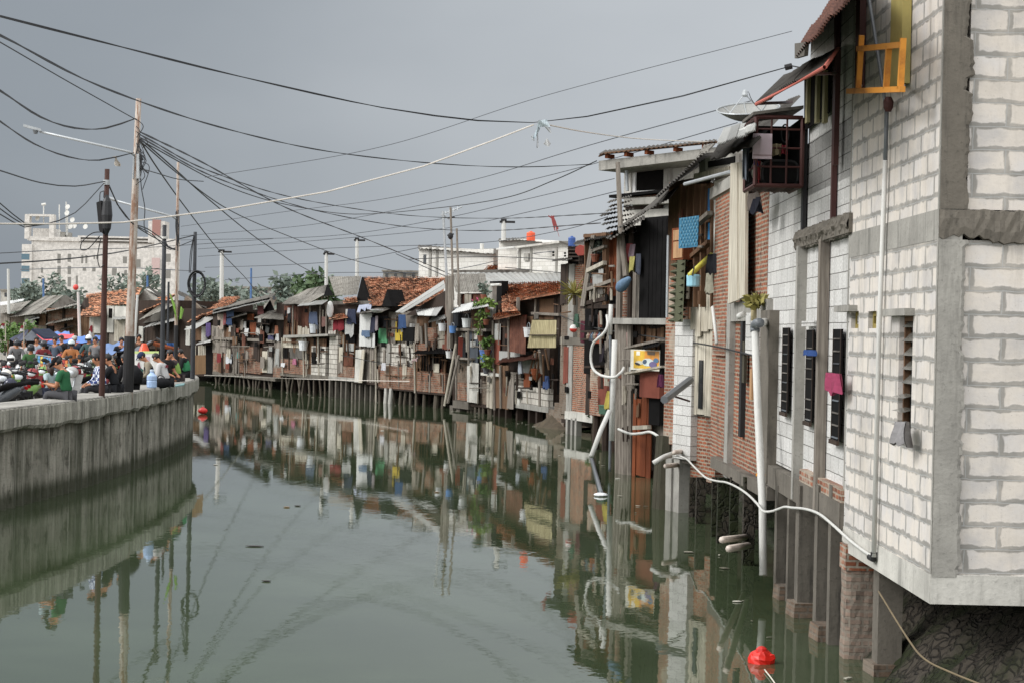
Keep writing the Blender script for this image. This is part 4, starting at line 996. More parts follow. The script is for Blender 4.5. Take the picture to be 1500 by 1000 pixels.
# ---- K dark timber house with tall black box
F = fac_px(897, 51.5, 975, 49)
h = House('timber_house', 'grey timber house with tall black boxed bay and wide weathered posts in the water', F, 905, 974, 330, 690, 4, 'wood_dk', group=None)
h.slab('bay', (937, 318, 976, 471), .35, 'black', .8, ); h.plank('bay_boards', (944, 322, 974, 468), .37, M['black'], 5, jit=0)
h.plank('board_wall', (925, 398, 938, 470), .2, 'wood_gr', 4); h.plank('board_wall', (905, 340, 925, 400), .05, 'wood_dk', 5)
h.slab('opening', (915, 345, 938, 412), .08, 'dark', .05)
h.roof([(893, 352, .9), (945, 322, .9), (945, 316, -.5), (898, 342, -.5)], 'asb_dk', 'eave', jit=.25)
h.slab('brick_wall', (905, 412, 925, 467), .1, 'brick2', .1); h.slab('platform', (893, 466, 976, 475), .5, 'conc', .6)
h.plank('board_wall', (920, 476, 972, 512), .05, 'wood_dk', 12); h.plank('board_wall', (938, 480, 972, 520), .1, 'wood_br', 8, skip=.2)
h.slab('pink_panel', (914, 487, 922, 507), .25, PLM(196, 150, 146, .7), .03)
for x, r_ in ((906, .1), (911, .09), (917, .12), (923, .08)):
    h.pole([(x, 476, .2), (x+.3, 600, .25), (x, 700, .25)], r_, 'wood_gr', 'pile')
h.slab('ledge', [(914, 511, .6), (966, 500, .6), (966, 496, .6), (914, 508, .6)], .6, 'wood_gr', .5); h.slab('ledge', [(915, 548, .7), (968, 538, .7), (968, 535, .7), (915, 545, .7)], .7, 'wood_wh', .5)
h.slab('red_cabinet', (937, 541, 966, 582), .5, 'rust_red', .5); h.slab('black_cabinet', (950, 583, 966, 622), .35, 'black', .4)
h.plank('plank_wall', (927, 582, 953, 695), .3, 'wood_or', 4, jit=.2, tilt=.03); h.slab('gap', (926, 556, 940, 690), .2, 'dark', .1); h.plank('plank_wall', (921, 590, 927, 690), .25, 'wood_dk', 2)
h.beam(929, 626, 951, 625, .45, 'wood_wh', .05)
h.plank('board_wall', (953, 622, 972, 690), .1, 'wood_gr', 4); h.slab('side_panel', [(966, 560), (969, 560), (969, 502), (966, 504)], .62, 'black', .1)
h.roof([(940, 512, .9), (966, 507, .9), (967, 499, .3), (944, 505, .3)], 'black', 'awning')
h.stilts([930, 940, 950, 961], 690, 'wood_dk', .13, off=0)
h.pole([(905, 238, .6), (909, 330, .6), (917, 405, .6)], [.06, .07, .08], 'wood_gr', 'mast'); h.pole([(909, 330, .3), (907, 470, .3)], .09, 'wood_gr'); h.pole([(925, 330, .4), (922, 470, .4)], .07, 'wood_dk')
for k in range(9):
    q = random.Random(90+k); y = 292+k*6.5; x0 = 892-q.uniform(0, 16); h.roof([(x0, y+6, q.uniform(.3, .9)), (925+k, y-4, .4), (925+k, y-6, -.8), (x0+6, y+2, -.8)], ['asb_dk', 'wood_gr', 'zinc'][k % 3], 'roof_flap', sheets=False)
clutter(h, 905, 936, 476, 640, 16, 11, .3)
# poster
Fp = F; Qp = Fp.rect(923.5, 512, 966, 542, .66)
po = thing('poster_board', 'yellow poster board with reclining figure picture on the ledge above the red cabinet', 'poster', tuple((Qp[0]+Qp[1])/2))
def pq(u0, v0, u1, v1, e, m, name):
    n = F.n; mb = MB(); mb.prism([q_bil(Qp, u0, v0)+n*e, q_bil(Qp, u1, v0)+n*e, q_bil(Qp, u1, v1)+n*e, q_bil(Qp, u0, v1)+n*e], -n*.012); return mb.build(name, m, po)
def pe(u, v, ru, rv, e, m, name, rot=0):
    n = F.n; mb = MB(); pts = []
    for k in range(18):
        a = k*math.pi/9; du, dv = ru*math.cos(a), rv*math.sin(a); pts.append(q_bil(Qp, u+du*math.cos(rot)-dv*math.sin(rot)*.6, v+du*math.sin(rot)+dv*math.cos(rot))+n*e)
    mb.prism(pts, -n*.004); return mb.build(name, m, po)
pq(0, 0, 1, 1, 0, PLM(226, 222, 206), 'board'); pq(.12, .09, .99, .95, .006, PLM(226, 184, 66), 'yellow_print'); pq(.5, .3, .99, .95, .009, PLM(222, 150, 60), 'orange_print')
pe(.33, .36, .13, .1, .016, PLM(206, 204, 186), 'boot'); pe(.27, .3, .1, .06, .02, PLM(46, 40, 44), 'boot_sole', -.4); pe(.62, .4, .2, .19, .014, PLM(214, 224, 222), 'white_shape'); pe(.52, .42, .07, .12, .02, PLM(74, 92, 112), 'blue_shape', -.4); pe(.8, .3, .13, .15, .02, PLM(112, 100, 140), 'purple_shape'); pe(.9, .5, .09, .12, .018, PLM(84, 118, 150), 'blue_shape')
pq(.22, .72, .34, .92, .012, PLM(240, 238, 226), 'white_label'); pq(.6, .76, .86, .92, .014, PLM(130, 110, 90), 'picture_inset')
cloth(F, (919, 357, 924, 385), .5, (170, 50, 52), 'red garment hung in the opening left of the black bay')
cloth(F, (924, 358, 930, 378), .52, (140, 112, 124), 'mauve garment hung beside the red one left of the black bay')
cloth(F, (922, 376, 930, 398), .55, (196, 182, 66), 'yellow patterned garment hung below the red one left of the black bay')
cloth(F, (930, 372, 937, 400), .5, (78, 84, 104), 'slate blue garment hung against the grey boards left of the black bay')
mb = MB(); a, b = F.at(906, 424, .8), F.at(923, 407, .8); mb.lathe(a, [(.02, 0), (.1, .03), (.15, (b-a).length*.25), (.13, (b-a).length*.55), (.07, (b-a).length*.9), (.02, (b-a).length)], 12, ax=b-a); tag(mb.build('cloth_bag', CLM(104, 150, 196), smooth=True), 'light blue bag hanging from the post left of the black bay', 'bag')
cloth(F, (966, 548, 970, 566), .7, (130, 40, 90), 'small magenta cloth at the right of the red cabinet')
pipe('water_hose', [F.at(*k) for k in ((906, 628, .6), (915, 632, .8), (925, 635, .8), (940, 634, .8), (952, 632, .8), (962, 637, .8), (972, 645, .7), (978, 652, .6))], .035, 'pvc', 'pale thin hose strung across the orange planks', 'hose')
# ---- L pale upper room behind
F = fac_px(912, 57.5, 1045, 55)
h = House('rooftop_room', 'pale rendered upper room with big dark window opening rising behind the timber houses', F, 913, 1048, 232, 420, 5, 'conc_w', 'house', None)
h.slab('window_opening', (931, 233, 972, 279), -.05, 'dark', .06); h.slab('window_trim', (925, 232, 931, 282), .0, PLM(232, 232, 230, .7), .05); h.slab('window_trim', (931, 279, 972, 283), .0, PLM(228, 228, 226, .7), .05)
h.slab('window_trim', (928, 229.5, 974, 233.5), .02, 'conc', .06)
h.slab('pillar', (972, 230, 982, 284), .04, 'conc', .15); h.slab('pillar', (914, 233, 925, 287), .04, 'conc_w', .15)
h.slab('roof_slab', [(877, 250), (877, 236), (1048, 216), (1048, 230)], 1.2, 'conc', 4.5)
h.slab('roof_sheet', [(876, 230), (878, 226.5), (886, 223.5), (1049, 207), (1049, 210), (886, 226.5)], 1.35, 'wood_br', .06)
h.roof([(876, 227, 1.4), (1050, 208, 1.4), (1050, 205, -4), (886, 221, -4)], 'asb_dk', 'roof_cover')
for x in (886, 914, 944, 986, 1028): h.slab('rafter_end', (x, 226-(x-886)*.1, x+4, 232-(x-886)*.1), 1.32, 'wood_or', .3)
h.slab('floor_slab', [(892, 290), (892, 286), (985, 276), (985, 280)], .6, 'black', 1); h.slab('brick_band', [(922, 290), (922, 283), (985, 278), (985, 288)], .2, 'brick', .2)
h.slab('ring_beam', (914, 289, 985, 299), .5, 'conc', .5); h.slab('louvre', (916, 299, 968, 307), .1, 'wood_dk', .1); h.slab('white_wall', (912, 307, 985, 345), .15, 'conc_w', .2)
h.pole([(917, 236, .6), (919, 280, .6)], .05, 'steel_gr', 'bracket')
# ---- M wooden house with blue towel
F = fac_px(974, 41, 1050, 38.2)
h = House('wooden_house', 'wooden upper house with blue framed windows under a sagging dark corrugated roof', F, 976, 1046, 262, 640, 4, 'wood_br', group=None)
h.roof([(962, 291, 1.1), (1030, 228, 1.1), (1052, 226, -1.2), (985, 268, -1.2)], 'asb_dk', 'roof', jit=.12, pitch=.12, amp=.03)
h.roof([(905, 336, .9), (982, 290, .9), (1003, 262, -.8), (930, 318, -.8)], 'asb_dk', 'roof', jit=.12)
h.roof([(1022, 232, 1.2), (1040, 222, 1.2), (1050, 212, -1), (1032, 214, -1)], 'asb', 'roof', jit=.1)
h.slab('eave_panel', [(1016, 267), (1016, 255), (1068, 244), (1068, 256)], .5, 'cream', .05); h.slab('upper_wall', (1024, 230, 1072, 262), .1, 'conc', .2)
h.slab('vent_frame', [(1033, 250), (1033, 232), (1078, 224), (1078, 242)], .45, 'conc_w', .06); h.slab('vent', [(1037, 246), (1037, 237), (1076, 229), (1076, 239)], .47, 'black', .02)
h.pole([(1003, 270, 1.1), (1070, 252, 1.0)], .035, 'steel_gr', 'rail')
h.plank('board_wall', (995, 275, 1046, 440), .1, 'wood_br', 16)
for x in (1000, 1010, 1020, 1030, 1045): h.beam(x, 450, x, 270, .25, 'wood_br', .035, 'frame')
h.win((1032, 272, 1042, 316), .24, 'wood_br', PLM(70, 130, 186, .2)); h.win((1032, 322, 1042, 362), .24, 'wood_br', PLM(64, 140, 196, .2)); h.win((1022, 283, 1031, 345), .2, 'wood_br', PLM(120, 130, 140, .2))
h.beam(1022, 328, 1040, 312, .4, 'wood_gr', .04); h.beam(1002, 386, 1040, 354, .3, 'wood_br', .04)
h.beam(1009, 412, 1022, 404, .3, 'wood_br', .04)
h.slab('box_window', (984, 334, 1001, 381), .5, 'wood_or', .4); h.slab('box_front', (986, 337, 999, 352), .52, 'ply', .03); h.slab('box_front', (986, 354, 999, 378), .52, 'ply', .03)
h.corr('mossy_sheet', [(988, 472, .5), (1000, 472, .5), (1004, 381, .5), (993, 381, .5)], .5, 'green_sheet', .5, .05, False)
mb = MB(); Qm = F.rect(986, 380, 1003, 472, .45)
def _mf(u, v): return q_bil(Qm, u+(1-v)*-.15, v)+F.n*(.07*math.sin(v*2*math.pi*9))
mb.grid(_mf, 4, 72); mb.build('mossy_sheet', M['green_sheet'], h.o)
h.plank('board_wall', (1012, 424, 1044, 480), .2, 'cream', 4, jit=.2); h.slab('brick_wall', (974, 405, 988, 650), .15, 'brick2', .25)
h.slab('brick_wall', (988, 400, 1002, 470), .05, 'brick2', .1)
h.slab('block_wall', (987, 468, 1013, 672), .2, 'block', .25)
h.pole([(979, 345, .3), (977, 465, .3)], .03, 'steel_gr', 'drain')
h.plank('cream_cladding', (1012, 476, 1044, 605), .14, 'cream', 3, jit=.04, th=.05)
h.slab('slit_window', (1023, 527, 1028, 598), .17, 'glass', .03)
h.slab('awning_strip', (1012, 605, 1045, 608), .13, 'dark', .1)
h.pole([(973, 585, 1.3), (1011, 556, .3)], [.08, .08], 'pvc_gr', 'gutter'); h.slab('brick_wall', (1012, 600, 1048, 704), .06, 'brick', .2); h.pole([(985, 579, .9), (1010, 587, .3)], .02, 'maroon', 'bracket')
h.slab('base_beam', (975, 650, 1013, 676), .1, 'conc_dk', .5)
h.stilts([(984, .16), (992, .2), (1002, .16)], 672, 'conc', .16, off=0, sq=True); h.stilts([(974, .2), (979, .2)], 640, 'mud', .2, off=.1)
clutter(h, 990, 1030, 275, 440, 10, 12, .26)
h.slab('tarp_panel', [(1045, 372), (1067, 366), (1067, 258), (1046, 266)], .3, 'conc_w', .05)
cloth(F, (995, 318, 1023, 363), .9, (42, 142, 196), 'bright blue patterned towel hung flat before the wooden house', 'towel', 'blue_towel', fold=.012, ragged=.0)
tw_ = bpy.data.objects['blue_towel']; Qt = F.rect(995, 318, 1023, 363, .93); mb = MB()
for i in range(6):
    for j in range(9):
        u = (i+.5+(j % 2)*.5)/6.6; v = (j+.5)/9.4; p = q_bil(Qt, u, v); mb.prism([p, p+F.t*.016+Vector((0, 0, .03)), p+Vector((0, 0, .06)), p-F.t*.016+Vector((0, 0, .03))], -F.n*.012)
mb.build('dot_pattern', CLM(108, 190, 226), tw_)
pipe('fluorescent_tube', [F.at(1011, 403, 1.1), F.at(1042, 374, .4)], .055, PLM(206, 198, 84), 'yellow tube lamp sticking out below the blue towel', 'lamp', smooth=False, n=10)
c = F.at(1015.5, 420, 1.0); mb = MB(); mb.lathe(c, [(.12, 0), (.13, .02), (.13, .12), (.135, .2), (.11, .23)], 12); o = mb.build('paint_can', PLM(150, 204, 222)); mb = MB(); mb.tube([c+Vector((0, 0, .22)), c+Vector((.01, 0, .4)), F.at(1014, 404, 1.1)], .012, 5); mb.build('cord', M['cable'], o); tag(o, 'pale blue can hung from the yellow tube lamp', 'can')
cloth(F, (1039, 372, 1052, 402), .6, (34, 34, 42), 'black cloth hung below the white tarpaulin panel')
cloth(F, (1032, 398, 1046, 428), .5, (178, 170, 140), 'pale rag drooping under the yellow tube lamp', ragged=.25)
h.roof([(1040, 268, .9), (1048, 266, .9), (1048, 262, .1), (1042, 264, .1)], 'zinc', 'flashing')
# ================================================================== right bank near: brick house, white block house, mortared block house
# ---- N brick house
F = fac_px(1010, 40.6, 1123, 29.6)
h = House('brick_house', 'long orange brick waterside house with grey column and hanging cream boards', F, 1044, 1122, 258, 702, 4, 'brick', group=None)
h.slab('cream_board', [(1066, 445), (1080, 440), (1080, 238), (1070, 240)], .14, 'cream', .05); h.slab('cream_board', [(1079, 440), (1091, 434), (1092, 240), (1081, 238)], .12, 'cream', .05)
h.slab('lintel', (1066, 441, 1124, 470), .03, 'conc', .1); h.slab('column', (1062, 440, 1067, 700), .04, 'conc', .12)
h.slab('plaster_patch', (1044, 470, 1062, 520), .012, 'brick2', .02)
h.slab('block_strip', (1092, 458, 1105, 520), .05, 'block', .1); h.slab('drain_column', (1083, 462, 1086, 640), .02, 'tar', .1); h.slab('moss_strip', (1087, 500, 1090, 560), .03, M['mud'], .05)
h.slab('column', (1112, 455, 1125, 705), .1, 'conc_dk', .25); h.slab('wood_strip', (1098, 540, 1101, 585), .08, 'ply', .05)
h.slab('base_beam', (1040, 690, 1124, 708), .1, 'conc_dk', .6)
h.slab('parapet', (1040, 250, 1124, 268), .0, 'conc', .3)
h.stilts([(1016, .08), (1027, .09), (1049, .07), (1060, .1), (1076, .07), (1098, .09)], 700, 'stone', .2, off=.05, sq=True)
h.stilts([(1036, .12), (1068, .14), (1108, .14)], 700, 'stone', .2, off=-.9, sq=True)
h.slab('roof_edge', [(1052, 212), (1052, 204), (1100, 182), (1100, 192)], .9, 'zinc_lt', .05)
h.roof([(1052, 214, 1.4), (1108, 193, 1.2), (1110, 176, .3), (1062, 190, .3)], 'zinc_lt', 'roof', pitch=.1)
h.roof([(1042, 236, 1.0), (1100, 214, 1.0), (1172, 140, -1.2), (1062, 196, -1.2)], 'asb_dk', 'roof', pitch=.12)
# cage balcony
hb = thing('cage_balcony', 'rusty steel cage balcony full of household things hanging off the brick house', 'balcony', tuple(F.at(1130, 270, .5)))
A0 = F.at(1088, 222, .15); 
def cb(px, py, o): return F.at(px, py, o)
zb = P(1135, 272, 26).z; zt = P(1135, 172, 26).z
inn_ = Vector((0, 1.15, 0)); o0 = Vector((P(1103, 400, 26).x, 26, zb)); o1 = Vector((P(1171, 400, 26).x, 26, zb))
Fc = Fac((o0.x, o0.y), (o1.x, o1.y))
mb = MB()
def bar(a, b, r=.025): mb.tube([a, b], r, 5)
up = Vector((0, 0, zt-zb))
for k in range(4):
    p = o0.lerp(o1, k/3); bar(p, p+up, .03 if k in (0, 3) else .014); bar(p, p+inn_, .03)
for z in (0, .25, .5, .75): bar(o0+Vector((0, 0, z)), o1+Vector((0, 0, z)), .03 if z == 0 else .014); bar(o0+Vector((0, 0, z)), o0+inn_+Vector((0, 0, z)), .014)
bar(o0+up, o1+up, .03); bar(o0+up, o0+up+inn_, .03); bar(o0+inn_, o0+inn_+up, .03)
for k in range(14): p = o0.lerp(o1, (k+.5)/14); bar(p, p+inn_, .012)
mb.build('frame', M['maroon'], hb)
mb = MB(); mb.prism([o0+inn_*.97, o1+inn_*.97, o1+inn_*.97+up, o0+inn_*.97+up], Vector((0, .03, 0))); mb.prism([o0+Vector((0, 0, .05)), o1+Vector((0, 0, .05)), o1+inn_*.9+Vector((0, 0, .05)), o0+inn_*.9+Vector((0, 0, .05))], Vector((0, 0, .015))); mb.prism([o1+Vector((-.015, .02, .0)), o1+inn_*.95+Vector((-.015, 0, 0)), o1+inn_*.95+up+Vector((-.015, 0, 0)), o1+Vector((-.015, .02, 0))+up], Vector((.012, 0, 0))); mb.build('back_panel', M['black'], hb)
mb = MB(); mb.prism([o0+up+Vector((-.05, -.05, .02)), o1+up+Vector((0, -.05, .12)), o1+up+inn_*1.05+Vector((0, 0, .14)), o0+up+inn_*1.05+Vector((-.05, 0, .04))], Vector((0, 0, .04))); mb.build('cover', M['asb_dk'], hb)
# things in the cage
def rectF(Fx, x0, y0, x1, y1, off): return Fx.rect(x0, y0, x1, y1, off)
Qn = Fc.rect(1103, 196, 1131, 233, .03); mb = MB(); mb.prism(Qn, -Fc.n*.05); o = mb.build('notice_board', PLM(216, 196, 204, .5)); mb = MB(); Qn2 = Fc.rect(1103, 227, 1131, 228.3, .036); mb.prism(Qn2, -Fc.n*.004); mb.build('groove', PLM(150, 120, 120), o); tag(o, 'pale pink board wired to the front of the cage balcony', 'board')
cloth(Fc, (1105, 236, 1114, 270), -.03, (206, 40, 44), 'red garment in the lower left of the cage balcony', fold=.05)
cloth(Fc, (1104, 233, 1112, 243), -.02, (62, 52, 130), 'purple rag above the red garment in the cage balcony')
cloth(Fc, (1143, 213, 1153, 226), -.04, (214, 44, 60), 'red cloth right of the pink board in the cage balcony', fold=.06)
cloth(Fc, (1130, 211, 1144, 228), -.04, (196, 172, 120), 'tan cloth right of the pink board in the cage balcony', fold=.08)
cloth(Fc, (1088, 212, 1098, 262), -.4, (112, 122, 138), 'grey blue clothes stuffed at the left end of the cage balcony', fold=.08)
c = Fc.at(1110, 270, -.45); mb = MB(); mb.ell(c+Vector((0, 0, .18)), (.1, .16, .14), 12, 8); tag(mb.build('cloth_sack', CLM(216, 214, 190), smooth=True), 'white sack at the lower left corner of the cage balcony', 'sack')
mb = MB(); pts = []; c = Fc.at(1143, 254, -.04)
for k in range(25): a = k*math.pi/12; pts.append(c+Fc.t*(.24*math.copysign(abs(math.cos(a))**.5, math.cos(a)))+Vector((0, 0, .17*math.copysign(abs(math.sin(a))**.5, math.sin(a)))))
mb.tube(pts, .018, 6, False); tb = mb.build('tub', M['tyre'], smooth=True); mb = MB(); mb.prism(pts[:-1], -Fc.n*.1); mb.build('tub_side', M['black'], tb); tag(tb, 'black plastic tub standing on edge in the cage balcony', 'tub')
mb = MB(); c = Fc.at(1150, 196, -.2); mb.tube([c+Fc.t*(.05*math.cos(k*.4))+Vector((0, 0, .12*math.sin(k*.4))) for k in range(17)], .012, 5); tag(mb.build('cord_loop', M['cable']), 'loop of cord hanging in the upper part of the cage balcony', 'cord')
cloth(F, (1106, 290, 1113, 312), .35, (40, 42, 58), 'dark trousers hung under the cage balcony')
cloth(F, (1094, 284, 1108, 306), .3, (120, 104, 92), 'patterned brown cloth hung under the cage balcony')
# satellite dish
b = P(1098, 184, 33.5); dh = thing('satellite_dish', 'large grey mesh satellite dish on the roof beside the cage balcony', 'satellite dish', tuple(b))
ax = Vector((-.10, -.28, .95)).normalized(); c = P(1097, 178, 33.5)
mb = MB(); Rr = .54; prof = [(Rr*k/10, .16*(k/10)**2) for k in range(11)]
e1 = ax.orthogonal().normalized(); e2 = ax.cross(e1)
mb.grid(lambda u, v: c+ax*(.22*v*v)+(e1*math.cos(u*6.2832)+e2*math.sin(u*6.2832))*(Rr*max(v, .01)), 32, 8)
mb.build('dish', m_plain('dish_mesh', L(150, 150, 146), .5), dh, smooth=True)
mb = MB(); mb.tube([c+ax*.225+(e1*math.cos(k*.19635)+e2*math.sin(k*.19635))*Rr for k in range(33)], .014, 5, False)
for k in range(8): a = k*math.pi/4; mb.tube([c+ax*(.22*v*v+.006)+(e1*math.cos(a)+e2*math.sin(a))*(Rr*v) for v in (.05, .35, .7, 1)], .008, 4)
mb.build('rib', M['steel_gr'], dh)
f = P(1091, 138, 33.5); mb = MB()
for p in (P(1068, 168, 33.4), P(1118, 166, 33.6)): mb.tube([p, f], .01, 5)
mb.build('strut', M['steel_gr'], dh); mb = MB(); mb.lathe(f-Vector((0, 0, .05)), [(.04, 0), (.055, .03), (.04, .1), (.02, .12)], 8); mb.build('receiver', M['steel_gr'], dh)
mb = MB(); mb.tube([c, c-Vector((0, 0, .25))], .04, 6); mb.build('mount', M['tar'], dh)
mb = MB(); mb.tube(smooth_path([f, f+Vector((.06, 0, .04)), f+Vector((.1, 0, -.06)), f+Vector((.2, 0, -.2)), P(1110, 152, 33.5)], .05), .006, 4); mb.build('lead', M['cable'], dh)
# weed + pipes on N
plant(F.at(1108, 452, .15), .3, .22, 80, 'dry weed sprouting from the wall above the pipe elbow', 'leaf_yucca', .12, 'weed', pot=False, seed=5)
th = thing('drain_pipe', 'thick white drain pipe with grey elbow running down to the water at the brick corner', 'drain pipe', tuple(F.at(1119, 838, .3)))
mb = MB(); mb.tube([F.at(1106, 484, .3), F.at(1110, 600, .3), F.at(1117, 740, .34), F.at(1118, 842, .36)], .055, 12); mb.build('vertical_pipe', M['pvc'], th, smooth=True)
mb = MB(); mb.tube(smooth_path([F.at(1106, 486, .3), F.at(1106, 478, .3), F.at(1108, 474, .3), F.at(1113, 473, .28)], .02), .07, 12); mb.build('elbow', M['pvc_gr'], th, smooth=True)
mb = MB(); mb.tube([F.at(1112, 473, .28), F.at(1126, 472, .05)], .062, 12); mb.build('side_pipe', M['pvc'], th, smooth=True)
mb = MB(); mb.tube([F.at(1114, 693, .33), F.at(1114, 697, .33)], .067, 12); mb.build('rust_ring', M['orange_steel'], th)
pipe('drain_pipe', [F.at(1105, 432, .15), F.at(1104, 470, .15)], .045, PLM(206, 190, 150), 'short cream pipe above the grey elbow', smooth=False)
pipe('drain_pipe', [F.at(1082, 464, .25), F.at(1090, 460, .15)], .05, 'pvc', 'stub of white pipe poking from the brick wall left of the elbow', smooth=False)
pipe('drain_pipe', [F.at(1044, 450, .25), F.at(1050, 503, .25)], .03, 'pvc', 'thin white slanting pipe on the brick wall beside the cream cladding', smooth=False)
# ---- P white block house
F = fac_px(1123, 29.6, 1243, 22.25)
h = House('block_house', 'tall white block house with narrow louvred windows and sheet awnings at the top', F, 1123, 1262, 205, 706, 5, 'block', group=None)
ua, ub = F.at(1178, 497, -.06), F.at(1262, 497, -.06); mb = MB(); mb.prism([Vector((ua.x, ua.y, 5.5)), Vector((ub.x, ub.y, 5.5)), Vector((ub.x, ub.y, 8.0)), Vector((ua.x, ua.y, 7.6))], -F.n*5); mb.build('upper_wall', M['block'], h.o)
zfl = F.at(1180, 350, 0).z
def vr(x0, x1, ztop, zbot): # rect given by px and world heights
    l = F.at(x0, 497, 0); r = F.at(x1, 497, 0); return [Vector((l.x, l.y, zbot)), Vector((r.x, r.y, zbot)), Vector((r.x, r.y, ztop)), Vector((l.x, l.y, ztop))]
def vs(name, x0, x1, zt, zb_, off, th_, m, parent=None):
    mb = MB(); mb.prism([p+F.n*off for p in vr(x0, x1, zt, zb_)], -F.n*th_); return mb.build(name, M[m] if isinstance(m, str) else m, parent or h.o)
zw = F.at(1180, 704, 0).z
vs('base_beam', 1124, 1243, zw-.02, zw-.32, .06, .5, 'conc_dk'); vs('brick_course', 1180, 1243, zw+.14, zw-.02, .04, .1, 'brick2')
zc = F.at(1190, 345, 0).z
vs('ring_beam', 1166, 1246, zc+.1, zc-.12, .05, .2, 'conc_dk')
mb = MB(); q = random.Random(14); QB = vr(1166, 1246, zc+.12, zc-.14)
def crumb(u, v): return q_bil(QB, u, v+q.uniform(-.05, .05))+F.n*(.07+q.uniform(-.02, .03)-.05*abs(v-.5)*2)
mb.grid(crumb, 70, 6); mb.build('crumbled_mortar', M['conc_dk'], h.o)
vs('column', 1171, 1173.5, zc-.1, zw-.3, .07, .2, 'conc'); vs('column', 1204, 1207, zc-.1, zw-.3, .07, .12, M['wood_gr'])
vs('joint', 1170, 1172.5, zc+1.5, zc+.1, .01, .05, 'tar'); vs('joint', 1213, 1215, zc+2.9, zc+.1, .012, .06, 'maroon')
for k, (x0, x1, y0, y1) in enumerate(((1147, 1156, 480, 604), (1182, 1192, 483, 618), (1221, 1233, 482, 645))):
    zt = F.at((x0+x1)/2, y0, 0).z; zb2 = F.at((x0+x1)/2, y1, 0).z
    w = vs('window', x0, x1, zt, zb2, .004, .02, 'black'); ORGw = w
    mb = MB(); Q = [p+F.n*.005 for p in vr(x0, x1, zt, zb2)]
    ux = Q[1]-Q[0]; uz = Vector((0, 0, 1)); Hh = zt-zb2
    mb.obox(Q[0], ux*.06, uz*Hh, F.n*.006); mb.obox(Q[1]-ux*.06, ux*.06, uz*Hh, F.n*.006); mb.obox(Q[0]-uz*.05, ux, uz*.05, F.n*.03)
    mb.build('frame', M['wood_dk'], w)
    n = 9
    for j in range(n):
        if (j*7+k*3) % 5 == 4 and k != 0: continue
        mb = MB(); a = Q[0]+ux*.1+uz*(Hh*(j+.15)/n)+F.n*.014; mb.prism([a, a+ux*.8, a+ux*.8+uz*(Hh/n*.12)-F.n*.012, a+uz*(Hh/n*.12)-F.n*.012], -F.n*.008); mb.build('louvre', M['asb_dk'] if j % 3 else M['glass'], w)
vs('lintel', 1178, 1196, F.at(1187, 476, 0).z+.05, F.at(1187, 476, 0).z-.02, .04, .05, 'block')
# top awnings, roof, upper windows
h.roof([(1168, 84, .9), (1262, -18, .9), (1262, -60, -1.5), (1175, 62, -1.2)], 'rust', 'roof', pitch=.12)
h.slab('fascia', [(1164, 86), (1164, 64), (1180, 62), (1178, 82)], .9, 'asb_dk', .04)
h.roof([(1108, 154, 1.15), (1208, 100, .95), (1228, 72, .0), (1150, 112, .0)], 'asb_dk', 'awning', pitch=.1, jit=.03); h.pole([(1108, 153, 1.16), (1208, 99, .96), (1228, 71, .02)], .022, PLM(176, 92, 78, .7), 'awning_edge')
mb = MB()
for a, b in (((1112, 152, 1.1), (1160, 150, .0)), ((1150, 128, 1.0), (1178, 108, .0)), ((1195, 108, .95), (1226, 108, .0))): mb.tube([F.at(*a), F.at(*b)], .02, 5)
mb.build('awning_bracket', M['maroon'], h.o)
h.slab('upper_opening', [(1178, 192), (1214, 165), (1214, 92), (1178, 118)], .012, 'dark', .02)
for x in (1184, 1198, 1209):
    a = F.at(x, 180, .03); b2 = F.at(x, 105, .03); mb = MB(); mb.box(((a.x+b2.x)/2, (a.y+b2.y)/2, (a.z+b2.z)/2), (.16, .05, b2.z-a.z), math.atan2(F.t.y, F.t.x)); mb.build('mullion', PLM(150, 142, 104, .7), h.o)
vs('drain', 1220, 1222.5, F.at(1222, 80, 0).z, F.at(1222, 245, 0).z, .06, .06, 'maroon')
h.stilts([(1150, .12), (1165, .09), (1186, .15), (1211, .12), (1229, .1)], 712, 'conc_dk', .16, off=-.05, sq=True)
for x, r_ in ((1160, .22), (1186, .26), (1222, .25)):
    t = F.at(x, 712, -.05); mb = MB(); q = random.Random(x); mb.box((t.x, t.y, .06), (r_*1.8, r_*1.8, .26), .1, .92); mb.build('footing', M['brick_grey'], h.o)
cloth(F, (1213, 546, 1229, 576), .16, (214, 52, 104), 'bright pink cloth hung from the third louvred window', fold=.05, ragged=.2)
cloth(F, (1181, 512, 1190, 520), .15, (40, 86, 180), 'small blue rag in the second louvred window')
# ---- Q nearest block house
C0 = P(1372, 499, 17.8); C0.z = 0; Bq = P(1241, 497, 22.3); Bq.z = 0
F = Fac((Bq.x, Bq.y), (C0.x, C0.y)); FF = Fac((C0.x, C0.y), (C0.x+7, C0.y))
zb = P(1372, 884, 17.8).z
ho = thing('block_house', 'nearest half finished house of grey mortared blocks with raw concrete corner column', 'house', (C0.x+3, C0.y+2, zb))
def hp(name, pts, ext, m, parent=None):
    mb = MB(); mb.prism(pts, ext); return mb.build(name, M[m] if isinstance(m, str) else m, parent or ho)
ZT = 8.6; Z3 = Vector((0, 0, 1))
a = Vector((C0.x, C0.y, zb+.27)); L_ = (C0-Bq).length; tS = (C0-Bq).normalized(); nS = F.n
b = Vector((Bq.x, Bq.y, zb+.27))
zm0 = P(1382, 351, 17.8).z; zm1 = P(1382, 306, 17.8).z
